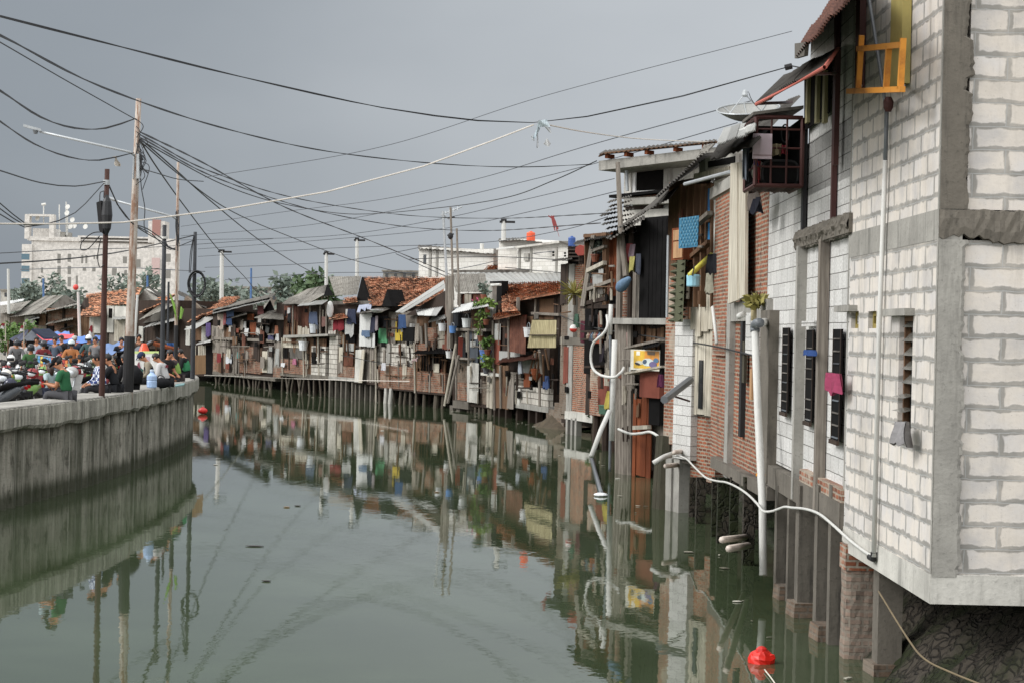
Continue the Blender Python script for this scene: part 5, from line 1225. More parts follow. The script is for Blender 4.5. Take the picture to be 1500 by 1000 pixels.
# side wall with real window openings
wins = []
for (x0, x1, y0, y1) in ((1246, 1257, 456, 481), (1271, 1283, 456, 481), (1317, 1337, 463, 648)):
    xm = (x0+x1)/2; wins.append(((F.at(x0, 500, 0)-Bq).to_2d().length, (F.at(x1, 500, 0)-Bq).to_2d().length, F.at(xm, y1, 0).z, F.at(xm, y0, 0).z))
ue = sorted({0, L_} | {u for w in wins for u in w[:2]}); ze = sorted({zb+.27, zm0} | {z for w in wins for z in w[2:]})
mb = MB()
def sp_(u, z, o=0): return Vector((Bq.x, Bq.y, 0))+tS*u+Z3*z+nS*o
for u0, u1 in zip(ue, ue[1:]):
    for z0, z1 in zip(ze, ze[1:]):
        if any(w[0] <= (u0+u1)/2 <= w[1] and w[2] <= (z0+z1)/2 <= w[3] for w in wins): continue
        mb.prism([sp_(u0, z0), sp_(u1, z0), sp_(u1, z1), sp_(u0, z1)], -nS*.14)
mb.build('side_wall', M['hebel'], ho)
hp('upper_side_wall', [sp_(0, zm1), sp_(L_, zm1), sp_(L_, ZT), sp_(0, ZT)], -nS*.14, 'hebel')
hp('side_beam', [sp_(0, zm0, .004), sp_(L_, zm0, .004), sp_(L_, zm1, .004), sp_(0, zm1, .004)], -nS*.15, 'conc')
hp('interior', [sp_(.05, zb+.3, -.6), sp_(L_-.05, zb+.3, -.6), sp_(L_-.05, ZT-.1, -.6), sp_(.05, ZT-.1, -.6)], -nS*.05, 'dark')
# front wall
def fp_(u, z, o=0): return Vector((C0.x, C0.y, 0))+Vector((1, 0, 0))*u+Z3*z+FF.n*o
cw = .235
hp('front_wall', [fp_(cw, zb+.27, -.03), fp_(6, zb+.27, -.03), fp_(6, zm0, -.03), fp_(cw, zm0, -.03)], -FF.n*.14, 'hebel')
hp('front_wall', [fp_(cw+.02, zm1, -.03), fp_(6, zm1, -.03), fp_(6, ZT, -.03), fp_(cw+.02, ZT, -.03)], -FF.n*.14, 'hebel')
# ragged columns and beam
def ragged(name, z0, z1, w0, amp, seed, o, m, gx0=.0):
    q = random.Random(seed); mb = MB(); n = max(8, int((z1-z0)/.035)); e = []; w = w0; lo = 0
    for k in range(n+1):
        if q.random() < .12: lo = q.uniform(-amp, amp)
        lo = lo*.9; e.append(w0+lo+q.uniform(-.012, .012))
    i0 = len(mb.v); nx = 8
    for k in range(n+1):
        z = lerp(z0, z1, k/n)
        for j in range(nx+1):
            u = lerp(gx0, e[k], j/nx); d = o if 0 < j < nx else (o if j == 0 else o-.01)
            mb.v.append(fp_(u, z, d))
        mb.v.append(fp_(e[k], z, -.05))
    for k in range(n):
        for j in range(nx+1):
            a_ = i0+k*(nx+2)+j; mb.f.append((a_, a_+1, a_+nx+3, a_+nx+2))
    return mb.build(name, M[m], ho)
ragged('corner_column', zb+.25, zm0, cw+.01, .03, 3, .015, 'conc'); ragged('corner_column', zm1, ZT, cw+.03, .06, 4, .018, 'conc_dk')
hp('column_core', [fp_(.0, zb+.25, .0), fp_(cw-.02, zb+.25, .0), fp_(cw-.02, ZT, .0), fp_(0, ZT, .0)], -FF.n*.16, 'conc')
q = random.Random(6); mb = MB(); n = 130; i0 = 0
for k in range(n+1):
    u = 6*k/n; r1 = zm0+q.uniform(-.02, .025)+(.03*math.sin(u*7)); r2 = zm1+q.uniform(-.012, .012)
    for (z, o) in ((r1, -.04), (r1+.01, .012), ((r1*2+r2)/3, .02+q.uniform(-.012, .01)), ((r1+2*r2)/3, .02+q.uniform(-.012, .01)), (r2-.01, .014), (r2, -.04)): mb.v.append(fp_(u-.004, z, o))
for k in range(n):
    for j in range(5): a_ = k*6+j; mb.f.append((a_, a_+6, a_+7, a_+1))
mb.build('front_beam', M['conc_dk'], ho)
hp('bottom_beam', [fp_(-.006, zb, .01), fp_(6, zb, .01), fp_(6, zb+.27, .01), fp_(-.006, zb+.27, .01)], -FF.n*.3, 'conc_w')
hp('bottom_beam', [sp_(0, zb, .008), sp_(L_, zb, .008), sp_(L_, zb+.27, .008), sp_(0, zb+.27, .008)], -nS*.3, 'conc_w')
hp('corner_edge', [sp_(L_-.05, zb+.27, .006), sp_(L_, zb+.27, .006), sp_(L_, ZT, .006), sp_(L_-.05, ZT, .006)], -nS*.04, 'conc')
hp('wall_edge', [sp_(-.02, zb+.27, .006), sp_(.05, zb+.27, .006), sp_(.05, ZT, .006), sp_(-.02, ZT, .006)], -nS*.1, 'conc')
hp('floor', [Vector((C0.x, C0.y+.02, zb+.08)), Vector((C0.x+6, C0.y+.02, zb+.08)), Vector((Bq.x+6, Bq.y, zb+.08)), Vector((Bq.x+.02, Bq.y, zb+.08))], Z3*.12, 'conc_dk')
hp('rear_wall', [Vector((Bq.x, Bq.y, zb)), Vector((Bq.x+6, Bq.y, zb)), Vector((Bq.x+6, Bq.y, ZT)), Vector((Bq.x, Bq.y, ZT))], Vector((0, -.1, 0)), 'block')
# windows of Q
for k, w in enumerate(wins):
    fr = MB(); wd = w[1]-w[0]; hh = w[3]-w[2]
    for (u, z, du, dz) in ((w[0], w[2], .05, hh), (w[1]-.05, w[2], .05, hh), (w[0]+.05, w[2], wd-.1, .05), (w[0]+.05, w[3]-.05, wd-.1, .05)): fr.obox(sp_(u, z, -.05), tS*du, Z3*dz, -nS*.06)
    wo_ = fr.build('window', M['wood_br'] if k == 2 else PLM(140, 124, 60, .7), ho)
    if k < 2:
        mb = MB(); mb.obox(sp_(w[0]+.02, w[2]+.02, -.12), tS*(wd-.04), Z3*(hh-.04), -nS*.01); mb.build('pane', PLM(92, 84, 42, .7), wo_)
    else:
        for j in range(9):
            mb = MB(); a_ = sp_(w[0]+.05, w[2]+hh*(j+.2)/9, .07 if j < 4 else -.02); mb.prism([a_, a_+tS*(wd-.1), a_+tS*(wd-.1)+Z3*(hh/9*(.25 if j < 4 else .9))-nS*.13, a_+Z3*(hh/9*(.25 if j < 4 else .9))-nS*.13], -nS*.008); mb.build('louvre', M['louvre'], wo_)
for (x0, x1, y0, y1) in ((1233, 1255, 447, 457), (1306, 1339, 452, 463)):
    u0 = (F.at(x0, 500, 0)-Bq).to_2d().length*(1 if x0 > 1241 else -1); u1 = (F.at(x1, 500, 0)-Bq).to_2d().length; z0 = F.at((x0+x1)/2, y1, 0).z; hp('lintel', [sp_(u0, z0, .1), sp_(u1, z0, .1), sp_(u1, z0+.07, .1), sp_(u0, z0+.07, .1)], -nS*.12, 'conc')
cloth(F, [(1306, 647, .22), (1328, 652, .16), (1332, 617, .12), (1312, 617, .14)], .2, (150, 146, 146), 'grey cloth hung over the sill of the near louvred window', fold=.06, ragged=.15)
# white pipe on the wall, hose along the base
th = thing('water_pipe', 'thin white pipe running up the nearest block wall and along the house bases', 'pipe', tuple(F.at(1280, 815, .05)))
mb = MB(); mb.tube([F.at(1280, 815, .05), F.at(1288, 480, .05), F.at(1297, 235, .05)], .026, 8); mb.build('riser', M['pvc'], th, smooth=True)
mb = MB(); mb.tube([F.at(1297, 235, .05), F.at(1299, 160, .05)], .022, 8); mb.build('upper_conduit', M['pvc_gr'], th, smooth=True)
mb = MB(); mb.tube([F.at(1280, 808, .05), F.at(1279.5, 818, .05), F.at(1274, 815, .05)], .034, 8); mb.build('elbow', M['tar'], th)
hz = [F.at(1280, 816, .05), F.at(1262, 804, .05), F.at(1243, 789, .06)]
FP = fac_px(1123, 29.6, 1243, 22.25); FN = fac_px(1010, 40.6, 1123, 29.6); FM = fac_px(974, 41, 1050, 38.2)
hz += [FP.at(1220, 768, .1), FP.at(1200, 752, .12), FP.at(1180, 745, .14), FP.at(1160, 743, .16), FP.at(1148, 742, .2), FP.at(1132, 748, .3), FN.at(1118, 748, .42), FN.at(1110, 738, .42), FN.at(1096, 724, .3), FN.at(1080, 713, .25), FN.at(1064, 706, .2), FN.at(1050, 704, .2), FN.at(1036, 700, .2), FN.at(1026, 692, .25), FM.at(1014, 680, .35), FM.at(1005, 671, .35), FM.at(992, 667, .4), FM.at(980, 668, .5), FM.at(968, 672, .7), FM.at(958, 678, .9)]
mb = MB(); mb.tube(smooth_path(hz, .15), .018, 8); mb.build('hose', M['pvc'], th, smooth=True)
pipe('drain_pipe', [FM.at(957, 678, .9), FM.at(972, 669, .7), FM.at(986, 664, .4)], .055, 'pvc', 'stubby white pipe sticking out over the water below the block wall', smooth=False)
for k, (a_, b_, lb) in enumerate(((FN.at(1058, 790, .9), FN.at(1092, 786, .1), 'upper pale pipe stub lying over the water beside the tall drain pipe'), (FN.at(1068, 803, 1.0), FN.at(1096, 798, .2), 'lower pale pipe stub lying over the water beside the tall drain pipe'), (FM.at(988, 662, .5), FM.at(1001, 660, .1), 'short white stub under the block wall'), (FM.at(975, 682, .6), FM.at(996, 680, .1), 'pale log laid below the white stub pipe'))):
    pipe('pipe_stub', [a_, b_], .05, PLM(214, 200, 188), lb, smooth=False)
# upper conduit from frame and orange frame
fo = thing('steel_frame', 'orange painted steel frame bolted high on the nearest block wall', 'frame', tuple(F.at(1285, 134, .3)))
mb = MB()
def ob(a_, b_, r_=.027):
    A_, B_ = F.at(*a_), F.at(*b_); v = B_-A_; s = v.cross(Z3 if abs(v.normalized().z) < .8 else tS).normalized()*r_; u_ = v.cross(s).normalized()*r_; mb.obox(A_-s-u_, v, s*2, u_*2)
for a_, b_ in (((1243, 134, .34), (1322, 131, .34)), ((1257, 134, .34), (1262, 52, .34)), ((1319, 131, .34), (1323, 56, .34)), ((1258, 72, .34), (1321, 66, .34)), ((1298, 131, .34), (1302, 68, .34))): ob(a_, b_)
mb.build('frame', M['orange_steel'], fo)
mb = MB()
for y in (72, 126): 
    for x in (1257, 1320): mb.tube([F.at(x, y, .34), F.at(x+5, y, .0)], .018, 6)
mb.build('bolt', M['steel_gr'], fo)
mb = MB(); mb.prism(F.rect(1304, -10, 1321, 126, .1), -nS*.09); tag(mb.build('wooden_jamb', PLM(166, 152, 90, .7)), 'yellowish timber jamb on the wall behind the orange steel frame', 'timber')
mb = MB(); mb.tube(smooth_path([F.at(1270, -20, .12), F.at(1283, 60, .12), F.at(1293, 126, .1), F.at(1298, 160, .06)], .1), .02, 8); tag(mb.build('conduit', M['pvc_gr'], smooth=True), 'bent grey conduit passing behind the orange steel frame', 'conduit')
mb = MB(); mb.lathe(F.at(1301, 164, .1), [(.03, 0), (.05, .04), (.055, .1), (.03, .15)], 10); tag(mb.build('meter_box', M['maroon']), 'dark brown fitting under the orange steel frame', 'fitting')
mb = MB(); mb.prism(F.rect(1253, -30, 1259, 130, .08), -nS*.07); tag(mb.build('rusty_post', M['maroon']), 'rusty upright bar left of the orange steel frame', 'bar')
# columns under Q
cb_ = thing('brick_pier', 'thick rubble and brick pier standing in the water under the nearest house', 'pier', (Bq.x+.25, Bq.y, -.8))
x0_, y0_ = P(1259, 955, 22.0).x, 22.0
mb = MB(); q = random.Random(12); n = 26; m_ = 20; zt_ = zb+.1
def pier(u, v):
    a_ = u*2*math.pi; sq = (abs(math.cos(a_))**6+abs(math.sin(a_))**6)**(-1/6); r_ = .19*sq*(1+q.uniform(-.03, .03))*(1.04 if v < .5 else 1); return Vector((x0_+math.cos(a_)*r_, y0_+.1+math.sin(a_)*r_, lerp(-.8, zt_, v)))
mb.grid(pier, n, m_); mb.build('shaft', M['pier'], cb_)
for (za, zb_) in ((1.0, zt_-.02),):
    mb = MB(); mb.box((x0_, y0_+.1, (za+zb_)/2), (.395, .395, zb_-za)); mb.build('brick_course', M['brick2'], cb_)
for k, (px, py, d, r_, lb) in enumerate(((1222, 930, 23.9, .17, 'plain concrete pier second from the brick pier'), (1300, 900, 21, .2, 'dark pier hidden under the floor of the nearest house'))):
    c = P(px, py, d); o = thing('concrete_pier', lb, 'pier', (c.x, c.y, -.8)); mb = MB(); mb.box((c.x, c.y, .5), (r_*1.3, r_*1.6, 2.6)); mb.build('shaft', M['conc'] if k == 0 else M['conc_dk'], o); mb = MB(); mb.box((c.x, c.y, -.02), (r_*2, r_*2.1, .3), .1); mb.build('footing', M['brick_grey'], o)
mb = MB(); c = C0+Vector((.9, 1.0, 0))
mb.grid(lambda u, v: Vector((C0.x-.15+u*9+1.15*(1-v)*0, C0.y-4+v*8, -.3+1.5*min(1, max(0, (u*9-.1)/1.5))**.8+.05*math.sin(u*90+v*31)+.05*math.sin(v*70+u*13)+.04*math.sin(u*47-v*90))), 60, 30)
tag(mb.build('near_bank', M['stone'], smooth=True), None, None, None, 'structure')
pipe('rope', [Vector((C0.x-.25, C0.y+1.2, zb-.05)), P(1330, 935, 17.5), P(1355, 965, 16.8), P(1395, 985, 16.2), P(1440, 1003, 15.8)], .009, PLM(112, 98, 74, .8), 'brown rope hanging from the nearest house down the mossy bank', 'rope')
# ================================================================== background
def tree(base, h, r, n, label, mat='leaf_haze', seed=1, size=.35, group='trees beyond the roofs'):
    q = random.Random(seed); base = Vector(base); o = thing('tree', label, 'tree', tuple(base), group)
    mb = MB(); top = base+Vector((0, 0, h*.6)); mb.tube([base, base.lerp(top, .5)+Vector((.1, 0, 0)), top], [h*.03, h*.024, h*.012], 7)
    cl = []
    for k in range(9):
        a = q.uniform(0, 6.28); e = base+Vector((math.cos(a)*r*q.uniform(.3, .85), math.sin(a)*r*q.uniform(.3, .85), h*q.uniform(.55, .95))); st_ = base+Vector((0, 0, h*q.uniform(.3, .55))); mb.tube([st_, st_.lerp(e, .5)+Vector((0, 0, .2)), e], [h*.012, h*.008, h*.003], 5); cl.append(e)
    mb.build('trunk', M['bark'], o); mb = MB()
    for c in cl+[top]: leaf_mb(mb, c, (r*.42, r*.42, h*.15), n//10, size, q)
    mb.build('crown', M[mat], o); return o
def Fx(d): return fac_px(0, d, 1500, d)
# white block houses behind
F = fac_px(612, 121, 728, 115)
h = House('block_house', 'plain white block house with slit window rising behind the orange tiled roof', F, 613, 722, 366, 450, 7, 'block_wh', group=None)
h.roof([(611, 364, .3), (727, 373, .3), (723, 369, -6.5), (613, 359, -6.5)], 'asb_dk', 'roof', pitch=.3)
h.slab('slit_window', (620, 373, 624, 387), -.04, 'glass', .03); h.slab('upper_wall', [(613, 368), (722, 374), (722, 366), (613, 362)], -.05, 'block_wh', .1)
for x in (628, 638): h.slab('pillar', (x, 362, x+3, 405), -.0, 'conc', .1)
F = fac_px(728, 111, 842, 104)
h = House('block_house', 'white block house with low pitched roof and small framed window under the orange tank', F, 757, 846, 362, 440, 7, 'block_wh', group=None)
h.slab('upper_wall', [(731, 366), (800, 364), (793, 354), (762, 350), (731, 352)], -.6, 'block_wh', 3)
h.slab('lower_wall', (729, 365, 760, 440), -.5, 'block_wh', 2)
h.roof([(729, 354, .1), (762, 352, .1), (760, 349, -4), (731, 350, -4)], 'asb_dk', 'roof', pitch=.3); h.roof([(760, 352, .1), (795, 356, .1), (793, 353, -4), (762, 349, -4)], 'asb_dk', 'roof', pitch=.3)
h.slab('gable_wall', [(758, 364), (846, 366), (846, 360), (818, 355), (758, 361)], -.05, 'block_wh', .3)
h.slab('roof_edge', [(754, 364), (754, 361), (819, 353), (819, 356)], .3, 'conc_w', 6); h.slab('roof_edge', [(819, 356), (819, 353), (848, 362), (848, 365)], .3, 'asb_dk', 6)
h.win((767, 371, 774, 382), .05, 'conc', 'dark', 0, .2)
for x in (759, 776, 813, 832): h.slab('pillar', (x, 362, x+2.5, 404), .0, 'conc', .1)
for x, y in ((809, 370), (809, 374), (826, 371), (826, 375)): h.slab('vent_hole', (x, y-1.3, x+3, y+1.3), -.045, 'dark', .02)
h.beam(728, 365, 755, 362, .3, 'pvc', .05, 'pipe')
def tank(px, pyb, pyt, w, d, rgb, label):
    b = P(px, pyb, d); t = P(px, pyt, d); r_ = w/2*d/FPX; hh = t.z-b.z; mb = MB()
    mb.lathe(b, [(r_*.92, 0), (r_, hh*.08), (r_*.96, hh*.1), (r_, hh*.3), (r_*.96, hh*.32), (r_, hh*.55), (r_*.96, hh*.57), (r_, hh*.76), (r_*.85, hh*.87), (r_*.35, hh*.94), (r_*.33, hh), (.02, hh)], 18)
    return tag(mb.build('water_tank', PLM(*rgb), smooth=False), label, 'water tank')
tank(777.5, 353, 339, 13, 106, (232, 96, 58), 'orange round water tank on the white block house roof'); tank(837.5, 361, 346, 11, 100, (54, 86, 150), 'blue water tank beside the white block house'); 
tank(853, 374, 361, 9, 72, (150, 60, 56), 'small red drum on the roof left of the timber balcony house')
F = fac_px(700, 104, 835, 98)
h = House('low_house', 'low house with long pale grey sheet roof between the tiled roof and white houses', F, 705, 830, 414, 450, 4, 'wood_dk', group=None)
h.roof([(705, 417, .6), (832, 415, .6), (828, 399, -5), (668, 399, -5)], 'zinc', 'roof', pitch=.3); h.tiles([(706, 400, -5), (758, 399, -5), (748, 388, -8), (716, 388, -8)], 'tiled_patch', tw=.35)
h.beam(664, 398, 832, 396, -4.8, 'asb_dk', .08, 'ridge')
# poles and masts above the roofs
def whitepole(x0, y0, x1, y1, d, w, label, cap=True, mat='pvc', name='concrete_pole'):
    b, t = P(x0, y0, d), P(x1, y1, d); r_ = w/2*d/FPX; o = thing(name, label, 'pole', tuple(b))
    mb = MB(); mb.tube([b, t], [r_*1.1, r_*.95], 10); mb.build('shaft', M[mat], o)
    if cap:
        mb = MB(); mb.box((t.x+r_*1.5, t.y, t.z-.05), (r_*6.5, r_*1.6, .12)); mb.box((t.x, t.y, t.z+.06), (r_*2.4, r_*2.4, .1)); mb.build('cross_arm', M['tar'], o)
    return o
whitepole(737, 400, 738, 324, 112, 7, 'thick white pole with dark cross arm left of the orange tank'); whitepole(706, 402, 706, 357, 118, 6, 'short white pole behind the grey sheet roof', False)
whitepole(478, 425, 478, 371, 125, 5, 'white pole standing behind the gable with open balcony'); whitepole(523, 425, 523, 351, 130, 5, 'white pole standing behind the left end of the orange tiled roof'); whitepole(324.5, 455, 325, 368, 140, 6, 'white pole with two cross arms behind the far left stilt house')
whitepole(13, 460, 12, 394, 130, 4, 'white post at the left edge before the pale office block', False)
M['bluepole'] = PLM(70, 104, 150); whitepole(367.5, 440, 368, 393, 180, 3, 'thin blue post beyond the far left roofs', False, 'bluepole'); whitepole(64, 450, 63.5, 408, 170, 3, 'thin blue post in front of the pale office block', False, 'bluepole')
whitepole(216, 425, 216, 404, 180, 3, 'short blue post behind the tiled roofs', False, 'bluepole')
o = thing('antenna_mast', 'thin white antenna mast with cross bars above the orange tiled roof', 'antenna', tuple(P(656, 420, 100)))
mb = MB(); mb.tube([P(655, 420, 100), P(649, 310, 100)], .07, 6); mb.build('mast', M['steel_gr'], o)
mb = MB(); mb.tube([P(646, 315, 100), P(677, 303, 100)], .035, 5); mb.tube([P(648, 313, 100), P(658, 322, 100)], .03, 5); [mb.tube([P(652+k*6, 313-k*2.3, 100)-Vector((0, .3, .12)), P(652+k*6, 313-k*2.3, 100)+Vector((0, .3, .12))], .025, 4) for k in range(4)]; mb.build('antenna_bars', M['steel_gr'], o)
o = thing('antenna_mast', 'thin dark mast with small fittings beside the white antenna mast', 'antenna', tuple(P(664, 440, 99)))
mb = MB(); mb.tube([P(664, 440, 99), P(660, 304, 99)], .06, 6); mb.build('mast', M['wood_gr'], o); mb = MB(); [mb.tube([P(656+a, y, 99), P(666+a, y-2, 99)], .035, 5) for a, y in ((0, 320), (-1, 345))]; mb.ell(P(660, 346, 99), (.14, .14, .18)); mb.build('fittings', M['tar'], o)
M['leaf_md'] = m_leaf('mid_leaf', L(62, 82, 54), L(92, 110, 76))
# trees
for k, (px, py, d, hh, r, n, mt, lb) in enumerate(((468, 434, 150, 1.8, 1.3, 700, 'leaf_md', 'rounded green tree behind the gable with open balcony'), (446, 436, 152, 1.4, 1.2, 600, 'leaf_md', 'smaller green tree left of the rounded one behind the gable'), (425, 436, 160, 1.6, 1.5, 600, 'leaf_haze', 'low dull tree behind the far left roofs'),
        (330, 448, 190, 2.6, 2.5, 900, 'leaf_haze', 'dull hazy tree behind the white pole with cross arms'), (306, 452, 185, 3.2, 2.5, 900, 'leaf_haze', 'dull hazy tree right of the coiled cable pole'), (355, 446, 200, 1.9, 2.5, 700, 'leaf_haze', 'low hazy tree right of the white pole with cross arms'), (208, 440, 190, 3.0, 2.5, 800, 'leaf_haze', 'dull tree behind the white gable'), (180, 438, 195, 2.4, 2.2, 700, 'leaf_haze', 'low dull tree left of the white gable'),
        (62, 444, 200, 2.6, 2.9, 900, 'leaf_haze', 'spreading olive tree before the pale office block'), (40, 448, 200, 1.9, 2.0, 700, 'leaf_haze', 'low olive tree left of the spreading one'), (102, 446, 190, 1.7, 1.4, 500, 'leaf_haze', 'small green tree beside the dark gable'))):
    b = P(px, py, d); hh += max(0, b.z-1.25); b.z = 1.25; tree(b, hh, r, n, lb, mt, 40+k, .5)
for px, py, d, n, lb, k in ((22, 500, 115, 500, 'green bush behind the red and white flags at the left edge', 1), (48, 486, 118, 300, 'low green bush behind the navy tent', 2), (8, 486, 112, 300, 'bush at the extreme left under the white roofs', 3)):
    b = P(px, py, d); b.z = 1.25; q = random.Random(k); o = thing('bush', lb, 'bush', tuple(b)); mb = MB(); mb.tube([b, b+Vector((0, 0, 1))], .06, 6); mb.build('stem', M['bark'], o); mb = MB()
    for j in range(8): leaf_mb(mb, b+Vector((q.uniform(-1.2, 1.2), q.uniform(-.8, .8), q.uniform(.6, 2.0))), (.6, .6, .5), n//6, .22, q)
    mb.build('foliage', M['leaf'], o)
# low far buildings
def farbox(x0, x1, yt, d, D, wall, label, roofm='asb'):
    F = fac_px(x0, d, x1, d); h = House('low_building', label, F, x0, x1, yt+2, hy((x0+x1)/2)+2.3*FPX/d, D, wall, 'building', None); h.slab('roof', (x0-1, yt, x1+1, yt+2.4), .4, roofm, D+.6)
    n = max(2, int((x1-x0)/12))
    for k in range(n): x = lerp(x0, x1, (k+.5)/n); h.slab('window', (x-2, yt+5, x+2, yt+11), -.03, 'glass', .05)
farbox(322, 420, 420, 230, 8, 'conc', 'long low grey building beyond the far left roofs'); farbox(0, 34, 424, 230, 8, 'conc_w', 'pale low building at the left edge before the office block'); farbox(560, 612, 396, 170, 6, 'conc', 'low grey roofed building behind the orange tiled roof'); farbox(395, 470, 428, 165, 6, 'wood_gr', 'low dark roofed shed behind the balcony gable', 'zinc'); farbox(100, 160, 436, 210, 6, 'conc_w', 'low white building behind the brick house on the left')
# big pale office block
M['office'] = m_conc('weathered_white_render', L(214, 210, 204), .35, dark=L(120, 116, 110))
F = fac_px(28, 440, 262, 440)
h = House('office_block', 'large pale weathered office block with roof frame and antennas in the far left distance', F, 45, 238, 352, 470, 8, 'office', 'building', None, wname='main_block')
h.slab('left_wing', (31, 358, 46, 470), .5, 'office', 18); h.slab('parapet', (40, 347, 118, 353), .3, 'office', 20)
h.slab('roof_band', (114, 346.5, 225, 349), .2, 'office', 20); h.slab('dark_band', (116, 350, 222, 356), .15, 'asb_dk', 1); h.slab('pale_band', (116, 352, 222, 353.5), .2, 'office', 1)
h.slab('roof_frame', (36, 314, 43, 350), .4, 'office', 2); h.slab('roof_frame', (72, 316, 79, 350), .4, 'office', 2); h.slab('roof_frame', (43, 314, 79, 317), .42, 'office', 2); h.slab('roof_room', (48, 335, 80, 350), -3, 'office', 6)
for x0, y0, x1 in ((88, 340, 95), (97, 341, 103)): h.slab('roof_unit', (x0, y0, x1, 349), -2, 'conc', 2)
h.slab('stair_tower', (217, 324, 241, 356), .3, 'office', 6); h.slab('red_panel', (223, 322, 235, 345), .5, PLM(160, 120, 112, .8), 1); h.slab('right_wing', (225, 350, 256, 470), .6, 'office', 6)
h.slab('faded_panel', (222, 378, 234, 402), .8, PLM(196, 172, 168, .8), .1)
for y in (372, 389.5, 408): h.slab('window', (31.5, y, 43, y+8.5), .55, PLM(84, 112, 126, .3), .1)
for x0, x1, y0, y1 in ((60, 63, 392, 400), (84, 89, 372, 386), (84, 89, 390, 403), (84, 89, 408, 420), (99, 104, 372, 384), (99, 104, 390, 402), (99, 104, 406, 420), (119, 122, 374, 386), (125, 128, 374, 386), (137, 139, 374, 380), (141, 144, 374, 380), (135, 140, 392, 398), (121, 126, 392, 397), (164, 171, 393, 404), (150, 156, 374, 382), (180, 186, 376, 386), (182, 186, 396, 404), (200, 206, 380, 392), (243, 250, 372, 384), (243, 250, 396, 408), (111, 114, 404, 420), (148, 153, 404, 412)): h.slab('window', (x0, y0, x1, y1), -.05 if x0 < 240 else .62, PLM(126, 124, 118, .5), .1)
mb = MB()
for x, y0, y1 in ((64, 330, 298), (87, 345, 300), (97, 345, 296), (99, 345, 302)): mb.tube([F.at(x, y0, -2), F.at(x, y1, -2)], .14, 5)
mb.tube([F.at(61, 300, -2), F.at(67, 299, -2)], .3, 5); mb.build('antenna', M['pvc'], h.o)
for x, y in ((100, 304), (99, 313), (107, 323), (104, 333), (110, 332), (126, 333), (56, 321)): mb = MB(); mb.lathe(F.at(x, y, -1), [(.05, 0), (.4, .12), (.6, .35)], 10, ax=(-.3, -1, .3)); mb.build('dish', M['pvc'], h.o)
# ---- houses on the left beyond the plaza
F = fac_px(0, 143, 312, 124.5); LG = 'houses beyond the plaza'
h = House('house', 'grey roofed house with dark gable at the left beyond the flags', F, 14, 70, 460, 530, 6, 'brick_grey', group=LG)
h.roof([(14, 465, .8), (60, 459, .8), (94, 433, -4), (66, 434, -5)], 'asb', pitch=.25); h.slab('gable', [(64, 458), (110, 443), (94, 433)], -1, 'asb_dk', .2)
h.roof([(0, 460, 1.0), (30, 455, .8), (46, 441, -3), (0, 448, -3)], 'asb', pitch=.25); h.roof([(0, 449, -3), (34, 441, -3), (36, 438, -6), (0, 443, -6)], 'zinc_lt', pitch=.25)
h.plank('board_wall', (0, 458, 14, 500), .0, 'wood_gr', 6); h.slab('wall_patch', (36, 463, 50, 476), .1, 'conc_w', .1); h.roof([(40, 470, .9), (58, 466, .9), (57, 463, 0), (44, 466, 0)], 'zinc', 'awning'); h.slab('opening', (50, 468, 58, 476), .02, 'dark')
h = House('house', 'brick house with two shallow grey roofs left of the brown pole', F, 67, 116, 452, 530, 6, 'brick_far', group=LG)
h.roof([(55, 460, 1), (116, 446, 1), (116, 442, -2), (64, 455, -2)], 'asb', pitch=.25); h.roof([(66, 476, 1.3), (107, 468, 1.3), (107, 465, .1), (72, 472, .1)], 'asb', 'awning', pitch=.25)
h.plank('board_wall', (57, 460, 67, 476), .1, 'wood_br', 4); h.plank('door', (91, 450, 94, 467), .05, 'wood_dk', 2); h.slab('opening', (68, 477, 78, 500), .03, 'dark'); h.slab('opening', (94, 474, 97, 483), .03, 'dark'); h.roof([(85, 486, .9), (107, 478, .9), (107, 476, .1), (90, 482, .1)], 'asb_dk', 'awning')
h = House('house', 'tiled house with pale board walls between the brown and the rusty poles', F, 118, 196, 452, 530, 6, 'wood_gr', group=LG)
h.tiles([(117, 463, 1.2), (150, 462, 1.2), (154, 446, -1), (124, 446, -1)], tw=.35, tl=.35); h.tiles([(125, 447, -1), (196, 446, -.5), (208, 421, -4), (126, 431, -4)], tw=.35, tl=.35)
h.slab('gable', [(112, 462, .3), (126, 462, .3), (124, 437, -.5)], .3, 'wood_dk', .3); h.slab('pale_panel', (131, 464, 147, 488), .1, 'conc_w', .1); h.plank('board_wall', (118, 464, 131, 500), .1, 'wood_br', 6)
h.slab('pale_panel', (157, 449, 166, 487), .12, 'conc_w', .1); h.slab('pale_panel', (168, 449, 190, 466), .12, 'conc_w', .1); h.slab('window', (159, 452, 164, 466), .15, 'dark', .02); h.plank('board_wall', (167, 468, 192, 500), .2, 'wood_wh', 8, gap=.03); h.roof([(165, 468, .8), (190, 468, .8), (190, 464, .1), (167, 464, .1)], 'zinc', 'awning'); h.slab('shadow_gap', (150, 463, 158, 505), .03, 'wood_dk')
h = House('house', 'house with white gable and rough tiled slope behind the rusty main pole', F, 197, 262, 440, 530, 6, 'wood_dk', group=LG)
h.slab('white_gable', [(196, 443, -4), (236, 440, -4), (213, 423, -4)], -4, 'conc_w', .3); h.roof([(212, 424, -3.7), (238, 438, -3.7), (242, 434, -6), (216, 420, -6)], 'asb_dk', 'ridge'); h.slab('white_gable', (196, 440, 238, 452), -4, 'conc_w', .3)
h.tiles([(203, 459, .4), (237, 445, .4), (260, 430, -3), (232, 437, -3)], tw=.35, tl=.35)
